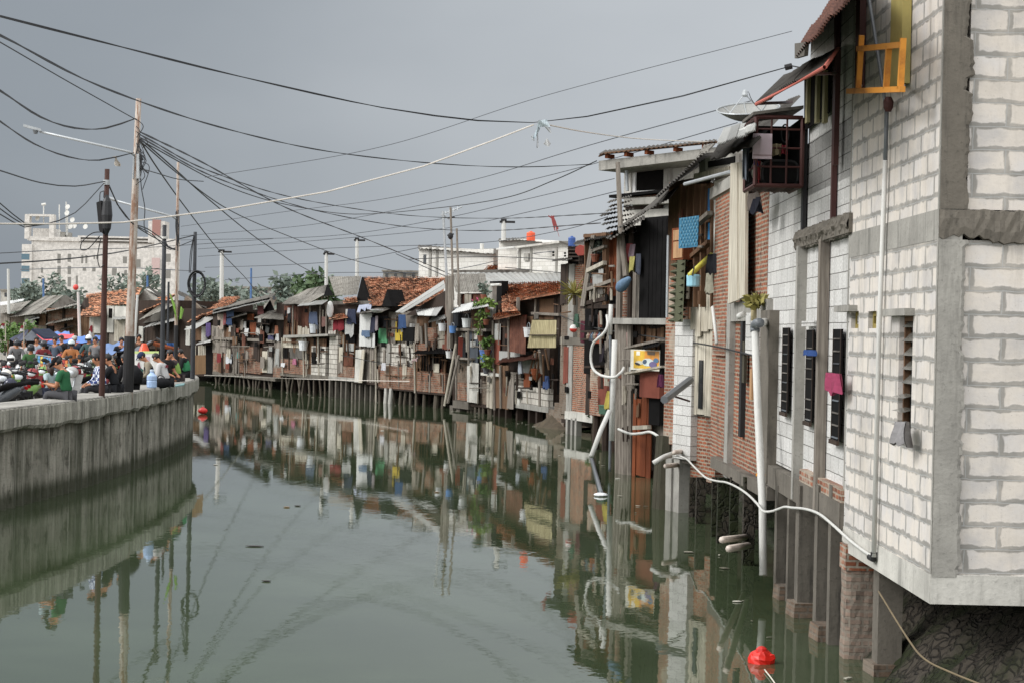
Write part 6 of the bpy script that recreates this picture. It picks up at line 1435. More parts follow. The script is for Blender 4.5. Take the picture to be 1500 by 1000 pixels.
h.roof([(202, 470, .9), (243, 453, .9), (262, 442, -.5), (236, 446, .3)], 'asb', pitch=.25); h.roof([(208, 481, 1.0), (258, 470, 1.0), (262, 464, 0), (222, 474, 0)], 'zinc', 'awning', pitch=.25); h.slab('grey_gable', [(208, 474), (256, 466), (258, 448), (226, 460)], .1, 'asb_dk', .1)
h.slab('pale_panel', (203, 478, 209, 500), .12, 'conc_w', .1); h.plank('board_wall', (212, 482, 260, 510), .1, 'wood_dk', 12); h.slab('pale_panel', (272, 478, 278, 505), .2, 'conc_w', .1)
h = House('house', 'dark roofed house with small orange tiled eave behind the coiled cable pole', F, 262, 311, 452, 550, 6, 'wood_dk', group=LG)
h.roof([(259, 431, -3), (302, 452, -1), (303, 447, -4), (262, 426, -6)], 'asb_dk', pitch=.25); h.slab('gable', [(262, 458, -1.2), (300, 456, -1.2), (272, 434, -1.2)], -1.2, 'brick_grey', .2)
h.tiles([(273, 474, .9), (290, 466, .9), (318, 448, -2), (290, 456, -2)], tw=.35, tl=.35); h.roof([(270, 483, 1.2), (286, 482, 1.2), (319, 463, .2), (300, 465, .2)], 'zinc', pitch=.25)
h.plank('board_wall', (284, 475, 300, 498), .1, 'wood_br', 6); h.slab('pale_panel', (295, 478, 302, 500), .15, 'conc_w', .1); h.roof([(286, 505, 1.2), (309, 501, 1.2), (309, 497, .1), (292, 501, .1)], 'zinc_lt', 'awning'); h.plank('board_wall', (284, 506, 304, 522), .1, 'wood_wh', 8, gap=.04, skip=.2); h.slab('dark_bay', (301, 506, 311, 552), .5, 'black', .5)
cloth(F, (301, 473, 307.5, 493), 1.3, (112, 86, 164), 'purple towel hanging at the right end of the left houses')
# white lamp posts among them
o = whitepole(117, 500, 114.5, 428, 88, 4.2, 'white lamp post with red ball left of the brown pole', False, 'pvc'); b = P(111, 421, 88); mb = MB(); mb.ell(b, (.13, .13, .13), 12, 8); mb.build('red_ball', PLM(206, 70, 62), o)
whitepole(197, 505, 201.5, 432, 80, 3.6, 'thin white post just right of the rusty main pole', False, 'pvc'); whitepole(245, 545, 247, 413, 66, 3.4, 'slim dark post with bent top beside the lime flag', False, 'darkpole')
# ================================================================== poles on the quay and overhead cables
def qpole(name, label, x0, y0, x1, y1, w0, w1, mat, base_z=1.97, d=None):
    b = G(x0, y0, base_z) if d is None else P(x0, y0, d); d = b.y; t = P(x1, y1, d); o = thing(name, label, 'pole', tuple(b))
    mb = MB(); r0, r1 = w0/2*d/FPX, w1/2*d/FPX; mb.tube([b-Vector((0, 0, .3)), b, b.lerp(t, .33), b.lerp(t, .66), t], [r0, r0, lerp(r0, r1, .33), lerp(r0, r1, .66), r1], 12); mb.build('shaft', M[mat], o, smooth=True); return o, d
o1, d1 = qpole('utility_pole', 'brown rusted pole standing on the quay parapet with black cable box', 149, 580, 157, 248, 9, 7, 'brownpole')
mb = MB(); q = random.Random(2)
mb.prism([P(141, 297, d1-.12), P(148, 294, d1-.12), P(151, 343, d1-.12), P(145, 338, d1-.12)], Vector((0, .2, 0))); mb.build('cable_box', M['tar'], o1)
mb = MB(); mb.lathe(P(155.5, 345, d1-.05), [(.03, 0), (.1, .15), (.13, .45), (.1, .75), (.03, .9)], 10); mb.build('cable_bundle', M['cable'], o1)
mb = MB(); mb.tube([P(156, 270, d1)-Vector((0, .0, .02)), P(156, 264, d1)], .075, 10); mb.build('collar', M['steel_gr'], o1)
mb = MB()
for k, pts in enumerate((((150, 340), (135, 342), (120, 355), (119, 366), (130, 364), (146, 346)), ((148, 348), (143, 375), (146, 392), (152, 388)), ((146, 295), (147, 282), (152, 280), (152, 290)))): mb = MB(); mb.tube(smooth_path([P(x, y, d1-.1) for x, y in pts], .05), .012, 5); mb.build('loose_cable', M['cable'], o1)
o2, d2 = qpole('utility_pole', 'tall pale rusty main pole tangled with cables on the quay', 187, 574, 203, 145, 15, 8, 'rustpole')
mb = MB(); b0, t0 = P(187, 574, d2), P(203, 145, d2); mb.tube([b0.lerp(t0, .002), b0.lerp(t0, .19)], [.133, .128], 12); mb.build('black_wrap', M['tar'], o2)
mb = MB(); q = random.Random(17)
for k in range(14):
    x = 201+q.uniform(-3, 5); y = q.uniform(172, 240); mb.tube(smooth_path([P(x+q.uniform(-4, 5), y, d2-.1), P(x+q.uniform(2, 14), y+q.uniform(8, 22), d2-.15), P(x+q.uniform(-4, 6), y+q.uniform(20, 45), d2-.1)], .05), .011, 4)
mb.tube(smooth_path([P(205, 245, d2-.1), P(207, 275, d2-.1), P(212, 305, d2-.1), P(211, 330, d2-.1), P(215, 343, d2-.1)], .05), .012, 5); mb.tube(smooth_path([P(201, 225, d2-.12), P(208, 245, d2-.12), P(217, 254, d2-.12)], .05), .022, 5); mb.build('cable_tangle', M['cable'], o2)
mb = MB(); mb.tube([P(196, 228, d2-.08), P(195, 262, d2-.08)], .02, 6); mb.tube([P(203, 226, d2-.1), P(203, 262, d2-.1)], .06, 6); mb.build('bracket', M['steel_gr'], o2)
a_ = thing('street_lamp', 'grey street lamp on a long slanting arm from the rusty main pole', 'street lamp', tuple(P(196, 228, d2-.12)))
mb = MB(); mb.tube([P(197, 228, d2-.12), P(190, 223, d2-.2), P(58, 193, d2-.6)], .028, 8); mb.build('arm', M['steel_gr'], a_, smooth=True)
mb = MB(); hA, hB = P(60, 193, d2-.6), P(34, 186, d2-.7); v = hB-hA; s_ = v.cross(Vector((0, 0, 1))).normalized()*.09; mb.prism([hA-s_*.6, hA+s_*.6, hB+s_*.35, hB-s_*.35], Vector((0, 0, .06))); mb.build('lamp_head', M['steel_gr'], a_); mb = MB(); mb.lathe(hA.lerp(hB, .3)-Vector((0, 0, .09)), [(.04, 0), (.07, .09)], 10); mb.build('lens', M['pvc_gr'], a_)
mb = MB(); mb.grid(lambda u, v: P(165+u*6+v*9*.6, 229+v*15, d2-.3)+Vector((.03*math.sin(v*6+u*3), .05*math.sin(u*7+v*4), 0)), 6, 6); tag(mb.build('torn_rag', CLM(214, 200, 180)), 'torn pale rag caught under the street lamp arm', 'rag')
o3, d3 = qpole('utility_pole', 'slim black pole behind the seated people left of the lime flag', 237, 556, 241, 330, 7, 6, 'darkpole', 1.4, 58)
mb = MB(); mb.tube([P(241, 350, d3), P(241, 347, d3)], .1, 10); mb.build('white_collar', M['pvc'], o3); mb = MB(); mb.tube(smooth_path([P(241, 352, d3), P(246, 362, d3), P(258, 366, d3)], .1), .03, 5); mb.build('loose_cable', M['cable'], o3)
o4, d4 = qpole('utility_pole', 'very thin pale rusty pole carrying the lime green flag', 257, 552, 261, 238, 5.5, 4, 'rustpole', 1.97, 57)
mb = MB(); q = random.Random(19)
for k in range(8): mb.tube(smooth_path([P(260+q.uniform(-3, 3), 312+q.uniform(-4, 4), d4-.08), P(259+q.uniform(-4, 5), 335+q.uniform(-6, 6), d4-.1), P(260+q.uniform(-2, 4), 360+q.uniform(-8, 8), d4-.08)], .05), .014, 4)
mb.build('cable_tangle', M['cable'], o4); b0, t0 = P(257, 552, d4), P(261, 238, d4); mb = MB(); mb.tube([b0, b0.lerp(t0, .24)], .062, 10); mb.build('black_wrap', M['tar'], o4)
a_ = thing('street_lamp', 'second slanting lamp arm reaching left from the thin pole', 'street lamp', tuple(P(258, 320, d4-.1))); mb = MB(); mb.tube([P(258, 321, d4-.1), P(252, 317, d4-.15), P(165, 293, d4-.5)], .03, 8); mb.build('arm', M['steel_gr'], a_, smooth=True); mb = MB(); hA, hB = P(168, 293, d4-.5), P(152, 288, d4-.55); mb.tube([hA, hB], [.05, .03], 8); mb.build('lamp_head', M['steel_gr'], a_)
o5, d5 = qpole('utility_pole', 'black pole at the quay tip carrying a big coil of cable', 282, 555, 286, 340, 7, 5, 'darkpole', 1.97)
mb = MB(); q = random.Random(23); cR = P(288.5, 416, d5-.15)
for k in range(7): ra = (.235+q.uniform(-.02, .03)); mb.tube([cR+Vector((math.cos(a*.262)*ra, q.uniform(-.02, .02)+.03*k-.1, math.sin(a*.262)*(ra*1.5))) for a in range(25)], .017, 5, False)
co5 = mb.build('cable_coil', M['cable']); tag(co5, 'coil of black cable hung on the pole at the quay tip', 'cable coil')
for x in (279, 281): mb = MB(); mb.tube(smooth_path([P(284, 345, d5-.05), P(x, 370, d5-.1), P(x-2, 400, d5-.1)], .1), .014, 5); mb.build('loose_cable', M['cable'], o5)
# lime flag
def flag(pts, d, cols, label, name='flag', wave=.05):
    A_, B_, C_, D_ = [P(x, y, d) for x, y in pts]
    def mk(v0, v1):
        mb = MB(); mb.grid(lambda u, v: q_bil([A_, B_, C_, D_], u, lerp(v0, v1, v))+Vector((0, wave*math.sin(u*6+v*2), wave*.5*math.sin(u*5))), 10, 5); k = len(mb.v); nf = [tuple(x+k for x in reversed(f)) for f in mb.f]; mb.v += [v+Vector((0, .012, 0)) for v in mb.v]; mb.f += nf; return mb
    o = mk(0, 1 if len(cols) == 1 else .5).build(name, CLM(*cols[0]), smooth=True)
    if len(cols) > 1: mk(.5, 1).build('red_half', CLM(*cols[1]), o, smooth=True)
    return tag(o, label, 'flag')
flag([(258, 470), (257, 446), (249, 429), (248, 431)], d4-.1, [(140, 214, 44)], 'lime green flag drooping left of the thin rusty pole'); flag([(262, 469), (266, 466), (269, 452), (264, 450)], d4-.1, [(146, 220, 52)], 'lime green flag scrap right of the thin rusty pole')
# cables: (points (px,py,d), radius px at mid, material, label)
def cable(pts, w, label, mat='cable', twist=False):
    W_ = smooth_path([P(*p) for p in pts], 1.0 if len(pts) > 2 else .5)
    d = sum(p[2] for p in pts)/len(pts); r_ = w/2*d/FPX; rs = []
    for p in W_: rs.append(w/2*max(p.y, 2)/FPX if False else r_)
    mb = MB()
    if twist:
        for s_ in (0, math.pi): mb.tube([p+Vector((0, r_*.55*math.cos(i*.9+s_), r_*.55*math.sin(i*.9+s_))) for i, p in enumerate(W_)], r_*.62, 4)
    else: mb.tube(W_, r_, 5)
    return tag(mb.build('overhead_cable', M[mat]), label, 'cable')
e = d2-.1
cable([(-60, 8, 16), (0, 24, 17.5), (150, 62, 20), (350, 112, 24), (560, 158, 28), (700, 177, 30), (780, 180, 31), (860, 171, 31.5), (1000, 141, 32), (1152, 99, 32.5)], 2.6, 'thick upper cable sagging across the whole sky to the right awning', twist=True)
mb = MB(); mb.tube([P(1150, 99.5, 32.5), P(1160, 97, 32.5)], .05, 8); mb.tube([P(1160, 97, 32.5), P(1185, 102, 31)], .012, 5); tag(mb.build('cable_clamp', M['tar']), 'black clamp at the right end of the thick upper cable', 'clamp')
cable([(-60, 35, 20), (0, 52, 22), (150, 128, 28), (320, 186, 36), (480, 222, 44), (640, 240, 50), (760, 245, 53), (866, 241, 56)], 2.2, 'second cable sagging across the sky to the pale upper room', twist=True)
cable([(-40, 40, 30), (0, 62, 34), (100, 120, 40), (200, 176, e)], 1.8, 'thin cable running down from the upper left corner to the main pole'); cable([(-40, 112, 32), (0, 133, 34), (60, 172, 38), (110, 188, 41), (155, 188, 44), (198, 174, e)], 3.0, 'sagging cable from the left edge to the top of the main pole', twist=True)
cable([(-40, 150, 32), (0, 178, 34), (50, 211, 38), (100, 230, 41), (145, 235, 44), (196, 224, e)], 2.4, 'lower sagging cable from the left edge to the lamp arm of the main pole', twist=True); cable([(-40, 238, 32), (0, 250, 34), (60, 268, 38), (110, 273, 40), (154, 266, d1)], 2.0, 'flat cable from the left edge to the top of the brown pole')
for k, (y0, y1, lb) in enumerate(((298, 327, 'upper'), (306, 330, 'middle'), (314, 333, 'lower'))): cable([(-30, y0-16, 34), (0, y0, 35), (36, y1, 37), (65, 329, 38), (110, 312, 40), (153, 268, d1)], 1.7, lb+' one of three cables drooping from the left edge to the brown pole')
for k, (y, lb) in enumerate(((318, 'outer'), (325, 'inner'))): cable([(158, 268, d1), (172, 300, d1+1), (192, 326, d1+2.5), (215, y+17, d1+6), (240, 352+k*4, d3)], 1.9, lb+' drooping cable from the brown pole to the black pole')
cable([(158, 270, d1), (175, 305, d1+1), (195, 328, d1+3), (222, 343, d1+8), (250, 366, d4), (284, 352, d5)], 1.5, 'drooping cable from the brown pole to the coiled cable pole')
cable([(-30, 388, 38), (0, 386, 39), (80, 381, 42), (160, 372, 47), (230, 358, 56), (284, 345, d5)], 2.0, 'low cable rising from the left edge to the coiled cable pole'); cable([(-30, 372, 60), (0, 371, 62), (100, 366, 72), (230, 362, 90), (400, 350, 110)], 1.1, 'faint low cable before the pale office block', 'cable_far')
cable([(-40, 329, 24), (0, 328, 26), (180, 326, 28), (330, 307, 29.5), (480, 281, 30.5), (620, 244, 31), (720, 207, 31), (782, 183, 31)], 2.4, 'pale rope rising from the left edge to the tangled plastic on the cable', 'rope')
cable([(802, 183, 31), (860, 194, 36), (930, 203, 44), (1000, 207, 50), (1040, 208, 54)], 1.6, 'thin pale rope from the tangled plastic to the roof of the pale upper room', 'rope')
T = (206, 200)
for pts, w, lb in ((((206, 194, e), (300, 240, 60), (420, 305, 76), (540, 352, 92), (650, 398, 102), (712, 428, 106)), 2.2, 'long cable descending from the main pole to the roofs near the potted plants'), (((206, 198, e), (310, 252, 62), (440, 292, 80), (600, 316, 95), (740, 320, 100), (900, 312, 74)), 2.0, 'cable sweeping from the main pole to the timber houses, upper of the pair'), (((206, 202, e), (320, 262, 62), (460, 308, 80), (600, 333, 92), (720, 338, 98), (880, 327, 70)), 2.0, 'cable sweeping from the main pole to the timber houses, lower of the pair'),
        (((206, 206, e), (330, 272, 64), (420, 300, 78), (520, 314, 90), (640, 305, 86), (740, 290, 72), (810, 265, 62), (874, 236, 57)), 1.8, 'cable dipping from the main pole and climbing to the pale upper room roof corner'), (((206, 208, e), (270, 262, 56), (340, 310, 72), (420, 345, 92), (520, 382, 110), (640, 412, 112)), 1.7, 'cable from the main pole to the ridge of the orange tiled roof'),
        (((206, 204, e), (245, 238, 54), (310, 296, 66), (380, 352, 86), (440, 390, 108), (478, 408, 124)), 1.9, 'steep cable from the main pole to the white pole behind the gable'), (((205, 206, e), (230, 246, 54), (270, 302, 66), (320, 366, 86), (360, 408, 108), (385, 440, 120)), 1.9, 'steepest cable from the main pole to the far left stilt house'), (((206, 247, e), (230, 254, 52), (262, 263, 56), (298, 266, 60)), 1.8, 'short dotted cable passing right of the main pole')):
    cable(pts, w*.78, lb, twist=w > 1.9)
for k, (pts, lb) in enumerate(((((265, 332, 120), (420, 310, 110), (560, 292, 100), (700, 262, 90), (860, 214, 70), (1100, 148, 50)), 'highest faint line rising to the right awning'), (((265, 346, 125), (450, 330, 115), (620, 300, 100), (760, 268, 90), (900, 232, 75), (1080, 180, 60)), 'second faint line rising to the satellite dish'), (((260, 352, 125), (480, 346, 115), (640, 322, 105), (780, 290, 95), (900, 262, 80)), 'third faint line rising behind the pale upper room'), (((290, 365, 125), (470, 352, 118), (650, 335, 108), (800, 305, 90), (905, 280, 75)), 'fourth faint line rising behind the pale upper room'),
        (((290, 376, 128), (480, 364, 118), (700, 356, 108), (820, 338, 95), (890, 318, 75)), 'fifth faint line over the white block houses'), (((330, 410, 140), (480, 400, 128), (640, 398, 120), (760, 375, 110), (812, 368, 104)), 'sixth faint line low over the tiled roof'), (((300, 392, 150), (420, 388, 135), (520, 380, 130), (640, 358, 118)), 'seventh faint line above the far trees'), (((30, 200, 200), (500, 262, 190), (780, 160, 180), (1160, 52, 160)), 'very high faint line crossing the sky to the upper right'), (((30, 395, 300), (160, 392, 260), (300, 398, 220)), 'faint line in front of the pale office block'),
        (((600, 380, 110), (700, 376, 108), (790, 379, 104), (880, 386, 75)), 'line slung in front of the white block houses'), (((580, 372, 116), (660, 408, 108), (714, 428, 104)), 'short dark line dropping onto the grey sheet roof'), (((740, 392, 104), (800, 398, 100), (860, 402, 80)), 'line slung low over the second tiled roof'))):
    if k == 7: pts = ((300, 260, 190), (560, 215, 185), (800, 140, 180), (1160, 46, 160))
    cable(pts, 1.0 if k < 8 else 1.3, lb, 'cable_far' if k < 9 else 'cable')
cable([(820, 462, 72), (850, 474, 65), (880, 482, 58), (960, 494, 47), (1040, 506, 36), (1125, 526, 29.2)], 1.8, 'dark wire slung along the house fronts from the brick tower to the white block house'); cable([(300, 549, 62), (400, 553, 96), (500, 556, 98), (600, 558, 92)], 1.2, 'pale cord strung low over the far water line', 'rope')
cable([(500, 520, 98), (580, 534, 94), (650, 528, 90), (716, 535, 84)], 1.1, 'thin wire slung across the fronts of the tiled stilt house')
# tangled plastic and string
o = thing('plastic_scrap', 'torn white and pale blue plastic tangled where the rope meets the cable', 'plastic scrap', tuple(P(793, 182, 31))); 
for pts, rgb in ((((786, 186), (806, 186), (801, 175), (789, 177)), (206, 228, 236)), (((779, 206), (785, 202), (792, 187), (787, 186)), (196, 220, 232)), (((803, 192), (808, 197), (806, 187), (797, 185)), (222, 228, 230)), (((796, 211), (804, 216), (807, 210), (801, 203)), (232, 234, 234)), (((786, 217), (789, 217), (788, 190), (787, 190)), (206, 210, 216)), (((778, 200), (781, 207), (783, 206), (779, 198)), (224, 230, 232))):
    mb = MB(); Q = [P(x, y, 31) for x, y in pts]; mb.grid(lambda u, v: q_bil(Q, u, v)+Vector((0, .03*math.sin(u*5+v*4), 0)), 6, 6); mb.build('shred', CLM(*rgb), o)
o = thing('string_scrap', 'reddish string scrap dangling from the lower pair cable', 'string', tuple(P(810, 320, 88))); mb = MB(); q = random.Random(5)
for k in range(9): mb.tube(smooth_path([P(806+q.uniform(-4, 6), 318+q.uniform(-2, 2), 88), P(811+q.uniform(-3, 3), 325, 88), P(814+q.uniform(-3, 4), 333+q.uniform(-4, 6), 88)], .1), .035, 4)
mb.tube([P(815, 333, 88), P(819, 347, 88)], .012, 4); mb.build('tuft', PLM(150, 70, 70, .8), o)
# buoy
mb = MB(); q = random.Random(9); c = G(1115, 966, .03)
mb.ell(c, (.155, .13, .12), 14, 9); mb.v = [v+Vector((q.uniform(-.015, .015), q.uniform(-.015, .015), q.uniform(-.015, .015))) for v in mb.v]
o = mb.build('plastic_float', PLM(226, 40, 28, .35)); tag(o, 'crumpled red plastic float on the water near the drain pipe', 'float'); mb = MB(); mb.ell(c+Vector((.0, -.02, .1)), (.07, .06, .06), 8, 6); mb.build('knot', PLM(206, 34, 26, .35), o)
c = G(297, 604, .05); mb = MB(); mb.ell(c+Vector((0, 0, .08)), (.2, .16, .13), 10, 7); o = mb.build('plastic_float', PLM(206, 44, 40, .4)); tag(o, 'small red float by the quay tip', 'float'); mb = MB(); mb.ell(c+Vector((0, 0, .2)), (.07, .06, .05), 8, 6); mb.build('knot', PLM(190, 40, 36, .4), o)
pipe('boat_line', [G(1120, 980, .02), G(1135, 1000, .02), G(1150, 1030, .02)], .008, PLM(210, 205, 190, .8), 'thin pale line trailing from the red float', 'line')
q = random.Random(44)
for k, (x, y, lb) in enumerate(((373, 799, 'dark twig floating in the middle of the canal'), (420, 742, 'small floating leaf left of the canal middle'), (436, 740, 'floating scrap beside the leaf in the canal middle'), (1080, 880, 'small pale scrap floating under the near houses'), (316, 680, 'white speck floating near the quay tip'), (560, 630, 'pale foam scrap floating before the brick stilt house'), (390, 850, 'tiny dark scrap floating in the near canal'), (640, 720, 'brownish scrap floating below the tiled house reflection'), (905, 700, 'floating bottle near the orange planks'))):
    c = G(x, y, .012); mb = MB(); mb.ell(c, (.07 if k else .16, .035, .012), 8, 5); tag(mb.build('floating_scrap', PLM(*[(50, 46, 40), (200, 196, 184), (120, 96, 60)][(0, 2, 0, 1, 1, 1, 0, 2, 1)[k]])), lb, 'floating scrap')
# ================================================================== plaza: stalls, motorbikes, people
def GP(px, d, dz=0): p = P(px, hy(px), d); return Vector((p.x, p.y, plaza_z(p.x, p.y)+dz))
def tarp(pts, label, rgb, posts=(), name='tarpaulin_stall', cat='stall', nu=12, nv=8, sag=.12, seed=1, group='tarpaulin stalls on the plaza'):
    Q = [P(x, y, d*(1.22 if x < 190 else 1)) for x, y, d in pts]; c = sum(Q, Vector())/4; o = thing(name, label, cat, (c.x, c.y, GZ), group); q = random.Random(seed); mb = MB()
    def fn(u, v): return q_bil(Q, u, v)+Vector((0, 0, -sag*4*u*(1-u)*.6-sag*math.sin(v*math.pi)+.04*math.sin(u*13+v*5)))
    mb.grid(fn, nu, nv); k = len(mb.v); nf = [tuple(x+k for x in reversed(f)) for f in mb.f]; mb.v += [v-Vector((0, 0, .015)) for v in mb.v]; mb.f += nf
    mb.build('canopy', PLM(*rgb, .5), o, smooth=True)
    for i in posts if posts else range(4):
        t = Q[i]; mb = MB(); mb.tube([Vector((t.x, t.y, GZ-.02)), t], .035, 6); mb.build('post', M['wood_br'], o)
    return o
o = tarp(((51, 502, 62), (134, 499, 62), (125, 490, 68), (71, 498, 68)), 'wide blue tarpaulin stall with orange framed kiosk below', (78, 124, 196), seed=1)
mb = MB()
for a, b in (((97, 521), (97, 504)), ((122, 521), (122, 501)), ((97, 504), (122, 502)), ((109, 520), (109, 503))): mb.tube([P(*a, 79), P(*b, 79)], .05, 5)
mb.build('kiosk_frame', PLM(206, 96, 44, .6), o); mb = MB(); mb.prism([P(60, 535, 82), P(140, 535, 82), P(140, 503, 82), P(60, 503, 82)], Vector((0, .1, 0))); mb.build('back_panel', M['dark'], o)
mb = MB(); mb.prism([P(75, 512, 77), P(82, 512, 77), P(82, 504, 77), P(75, 504, 77)], Vector((0, .04, 0))); tag(mb.build('sign_board', PLM(214, 150, 60)), 'small yellow sign hung under the wide blue tarpaulin', 'sign')
tarp(((57, 499, 69), (112, 492, 69), (108, 488, 74), (47, 489, 74)), 'red tarpaulin stall behind the wide blue one', (214, 74, 82), seed=2)
tarp(((76, 490, 75), (106, 489, 75), (101, 484, 79), (80, 485, 79)), 'small bright blue tarpaulin behind the red one', (92, 130, 196), seed=3)
tarp(((132, 500, 60), (150, 493, 60), (147, 490, 66), (126, 490, 66)), 'blue tarpaulin flap beside the brown pole', (70, 112, 184), seed=4)
tarp(((151, 519, 54), (186, 508, 54), (187, 495, 58), (150, 504, 58)), 'sagging faded blue tarpaulin stall between the two rusty poles', (96, 124, 170), seed=5)
o = tarp(((12, 498, 66), (33, 498, 66), (42, 483, 70), (38, 483, 70)), 'navy tent with pale gable at the left of the plaza', (58, 62, 88), seed=6, sag=.03)
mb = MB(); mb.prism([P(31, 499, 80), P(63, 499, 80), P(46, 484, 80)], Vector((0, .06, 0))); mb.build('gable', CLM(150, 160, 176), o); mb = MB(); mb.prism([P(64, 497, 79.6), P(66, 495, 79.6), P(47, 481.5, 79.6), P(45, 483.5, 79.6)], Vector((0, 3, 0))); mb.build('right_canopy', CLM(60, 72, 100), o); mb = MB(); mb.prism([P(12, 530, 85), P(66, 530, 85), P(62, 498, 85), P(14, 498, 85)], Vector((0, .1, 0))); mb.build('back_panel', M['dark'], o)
o = tarp(((192, 521, 62), (229, 499, 62), (229, 496, 66), (194, 512, 66)), 'small dark ridged shelter behind the white banner', (86, 92, 100), seed=7, sag=.02); mb = MB(); mb.prism([P(229, 499, 62), P(263, 514, 62), P(262, 509, 66), P(229, 495, 66)], Vector((0, 0, .03))); mb.build('right_canopy', CLM(70, 76, 84), o); mb = MB(); mb.tube([P(194, 522, 61.9), P(229, 498, 61.9), P(263, 515, 61.9)], .06, 6); mb.build('ridge_pole', M['wood_dk'], o)
mb = MB(); mb.tube([P(225, 503, 61), P(262, 513, 61)], .07, 6); tag(mb.build('timber_rail', M['wood_or']), 'orange brown timber rail across the small dark shelter', 'rail')
mb = MB(); mb.prism([P(196, 545, 66), P(262, 545, 66), P(262, 512, 66), P(196, 512, 66)], Vector((0, .1, 0))); tag(mb.build('board_screen', M['wood_dk']), 'dark board screen behind the white banner', 'screen')
mb = MB(); mb.grid(lambda u, v: P(246+u*13-(1-v)*0+(v*(-2)), 536-v*34, 61.5)+Vector((0, .08*math.sin(u*9+v*3), 0)), 10, 6); tag(mb.build('blue_sheet', CLM(44, 110, 206), smooth=True), 'bright blue sheet hanging from the timber rail', 'sheet')
c = P(211, 517, 60); mb = MB(); mb.lathe(c, [(.19, 0), (.15, .1), (.08, .28), (.06, .3)], 12); tag(mb.build('orange_cover', PLM(230, 84, 44)), 'orange cone shaped cover above the white banner', 'cover')
# plywood hoarding
mb = MB(); mb.prism([P(283, 548, 62.5), P(301, 547, 64.5), P(301, 519.5, 64.5), P(283, 520, 62.5)], Vector((0, .04, 0))); tag(mb.build('plywood_hoarding', M['ply']), 'tan plywood hoarding behind the pole at the quay tip', 'hoarding')
# banner with rooster
dB = 55.5; bo = thing('food_banner', 'white food stall banner with rooster and fish pictures', 'banner', (P(215, 540, dB).x, dB, GZ))
BQ = [P(197, 563, dB), P(234, 562, dB), P(232.5, 514, dB), P(197.5, 514, dB)]
def bq(pts, e, rgb, name):
    mb = MB(); mb.prism([q_bil(BQ, u, v)+Vector((0, -e, 0)) for u, v in pts], Vector((0, .006, 0))); return mb.build(name, PLM(*rgb, .6), bo)
bq(((0, 0), (1, 0), (1, 1), (0, 1)), 0, (232, 232, 228), 'cloth_panel'); bq(((0, .93), (1, .93), (1, 1), (0, 1)), .01, (206, 226, 150), 'green_band')
bq(((.1, .56), (.14, .66), (.2, .68), (.22, .58), (.26, .5), (.2, .48), (.14, .5)), .02, (130, 70, 84), 'rooster_head'); bq(((.14, .5), (.26, .5), (.4, .42), (.7, .46), (.72, .26), (.5, .2), (.3, .24), (.2, .34)), .016, (44, 84, 76), 'rooster_body'); bq(((.26, .42), (.42, .32), (.46, .24), (.34, .26)), .024, (150, 150, 146), 'rooster_wing')
bq(((.0, .26), (.04, .3), (.2, .29), (.22, .24), (.18, .2), (.02, .2)), .02, (70, 150, 130), 'fish_picture'); bq(((.3, .14), (.36, .2), (.58, .2), (.6, .13)), .02, (76, 150, 128), 'fish_picture'); bq(((.0, .17), (.28, .17), (.3, .1), (.06, .09)), .018, (84, 64, 76), 'food_picture'); bq(((.46, .7), (.62, .7), (.62, .84), (.46, .84)), .014, (196, 176, 190), 'photo'); bq(((.78, .7), (.98, .7), (.98, .84), (.78, .84)), .014, (186, 170, 184), 'photo')
def lettering(text, u, v, hgt, rgb, parent, name='lettering', Q=None, e=.02, wid=None):
    Q = Q or BQ; cu = bpy.data.curves.new(name, 'FONT'); cu.body = text; cu.size = hgt*1.35; cu.extrude = .003
    t = bpy.data.objects.new(name, cu); COL.objects.link(t); bpy.context.view_layer.update()
    me = bpy.data.meshes.new_from_object(t.evaluated_get(bpy.context.evaluated_depsgraph_get())); bpy.data.objects.remove(t)
    o = bpy.data.objects.new(name, me); COL.objects.link(o); me.materials.clear(); me.materials.append(PLM(*rgb, .6))
    o.parent = parent; x = (Q[1]-Q[0]).normalized(); z = (Q[3]-Q[0]).normalized(); y = x.cross(z); p = q_bil(Q, u, v)-y*(-e)-ORG[parent.name]
    p = q_bil(Q, u, v)-y.normalized()*0+Vector((0, -e, 0))-ORG[parent.name]
    s = (wid/max(.01, max(v_.co.x for v_ in me.vertices))) if wid else 1
    o.matrix_local = Matrix(((x.x*s, z.x, -y.x, p.x), (x.y*s, z.y, -y.y, p.y), (x.z*s, z.z, -y.z, p.z), (0, 0, 0, 1))); return o
try:
    lettering('PECEL', .08, .8, .07, (60, 60, 62), bo, wid=.18); lettering('LELE', .08, .72, .07, (60, 60, 62), bo, wid=.2); lettering('LA', .37, .03, .1, (196, 44, 66), bo, wid=.17)
except Exception as ex: print('text', ex)
# flags
for k, ((x, y0, y1), pts, lb) in enumerate((((8, 476, 500), ((0, 482), (6, 481), (7, 472), (1, 476)), 'red and white flag at the extreme left edge'), ((35, 474, 512), ((27, 488), (34, 484), (35, 474), (29, 481)), 'red and white flag above the navy tent'), ((135, 474, 530), ((129, 491), (135, 497), (136, 475), (131, 480)), 'red and white flag beside the brown pole'))):
    d = 70+k; o = flag(pts, d, [(232, 228, 226), (190, 40, 50)], lb); mb = MB(); mb.tube([P(x+1.5*(k == 2), y1, d), P(x+(0 if k != 2 else 1.5), y0-2, d)], .022, 6); mb.build('flagstaff', M['wood_wh'], o)
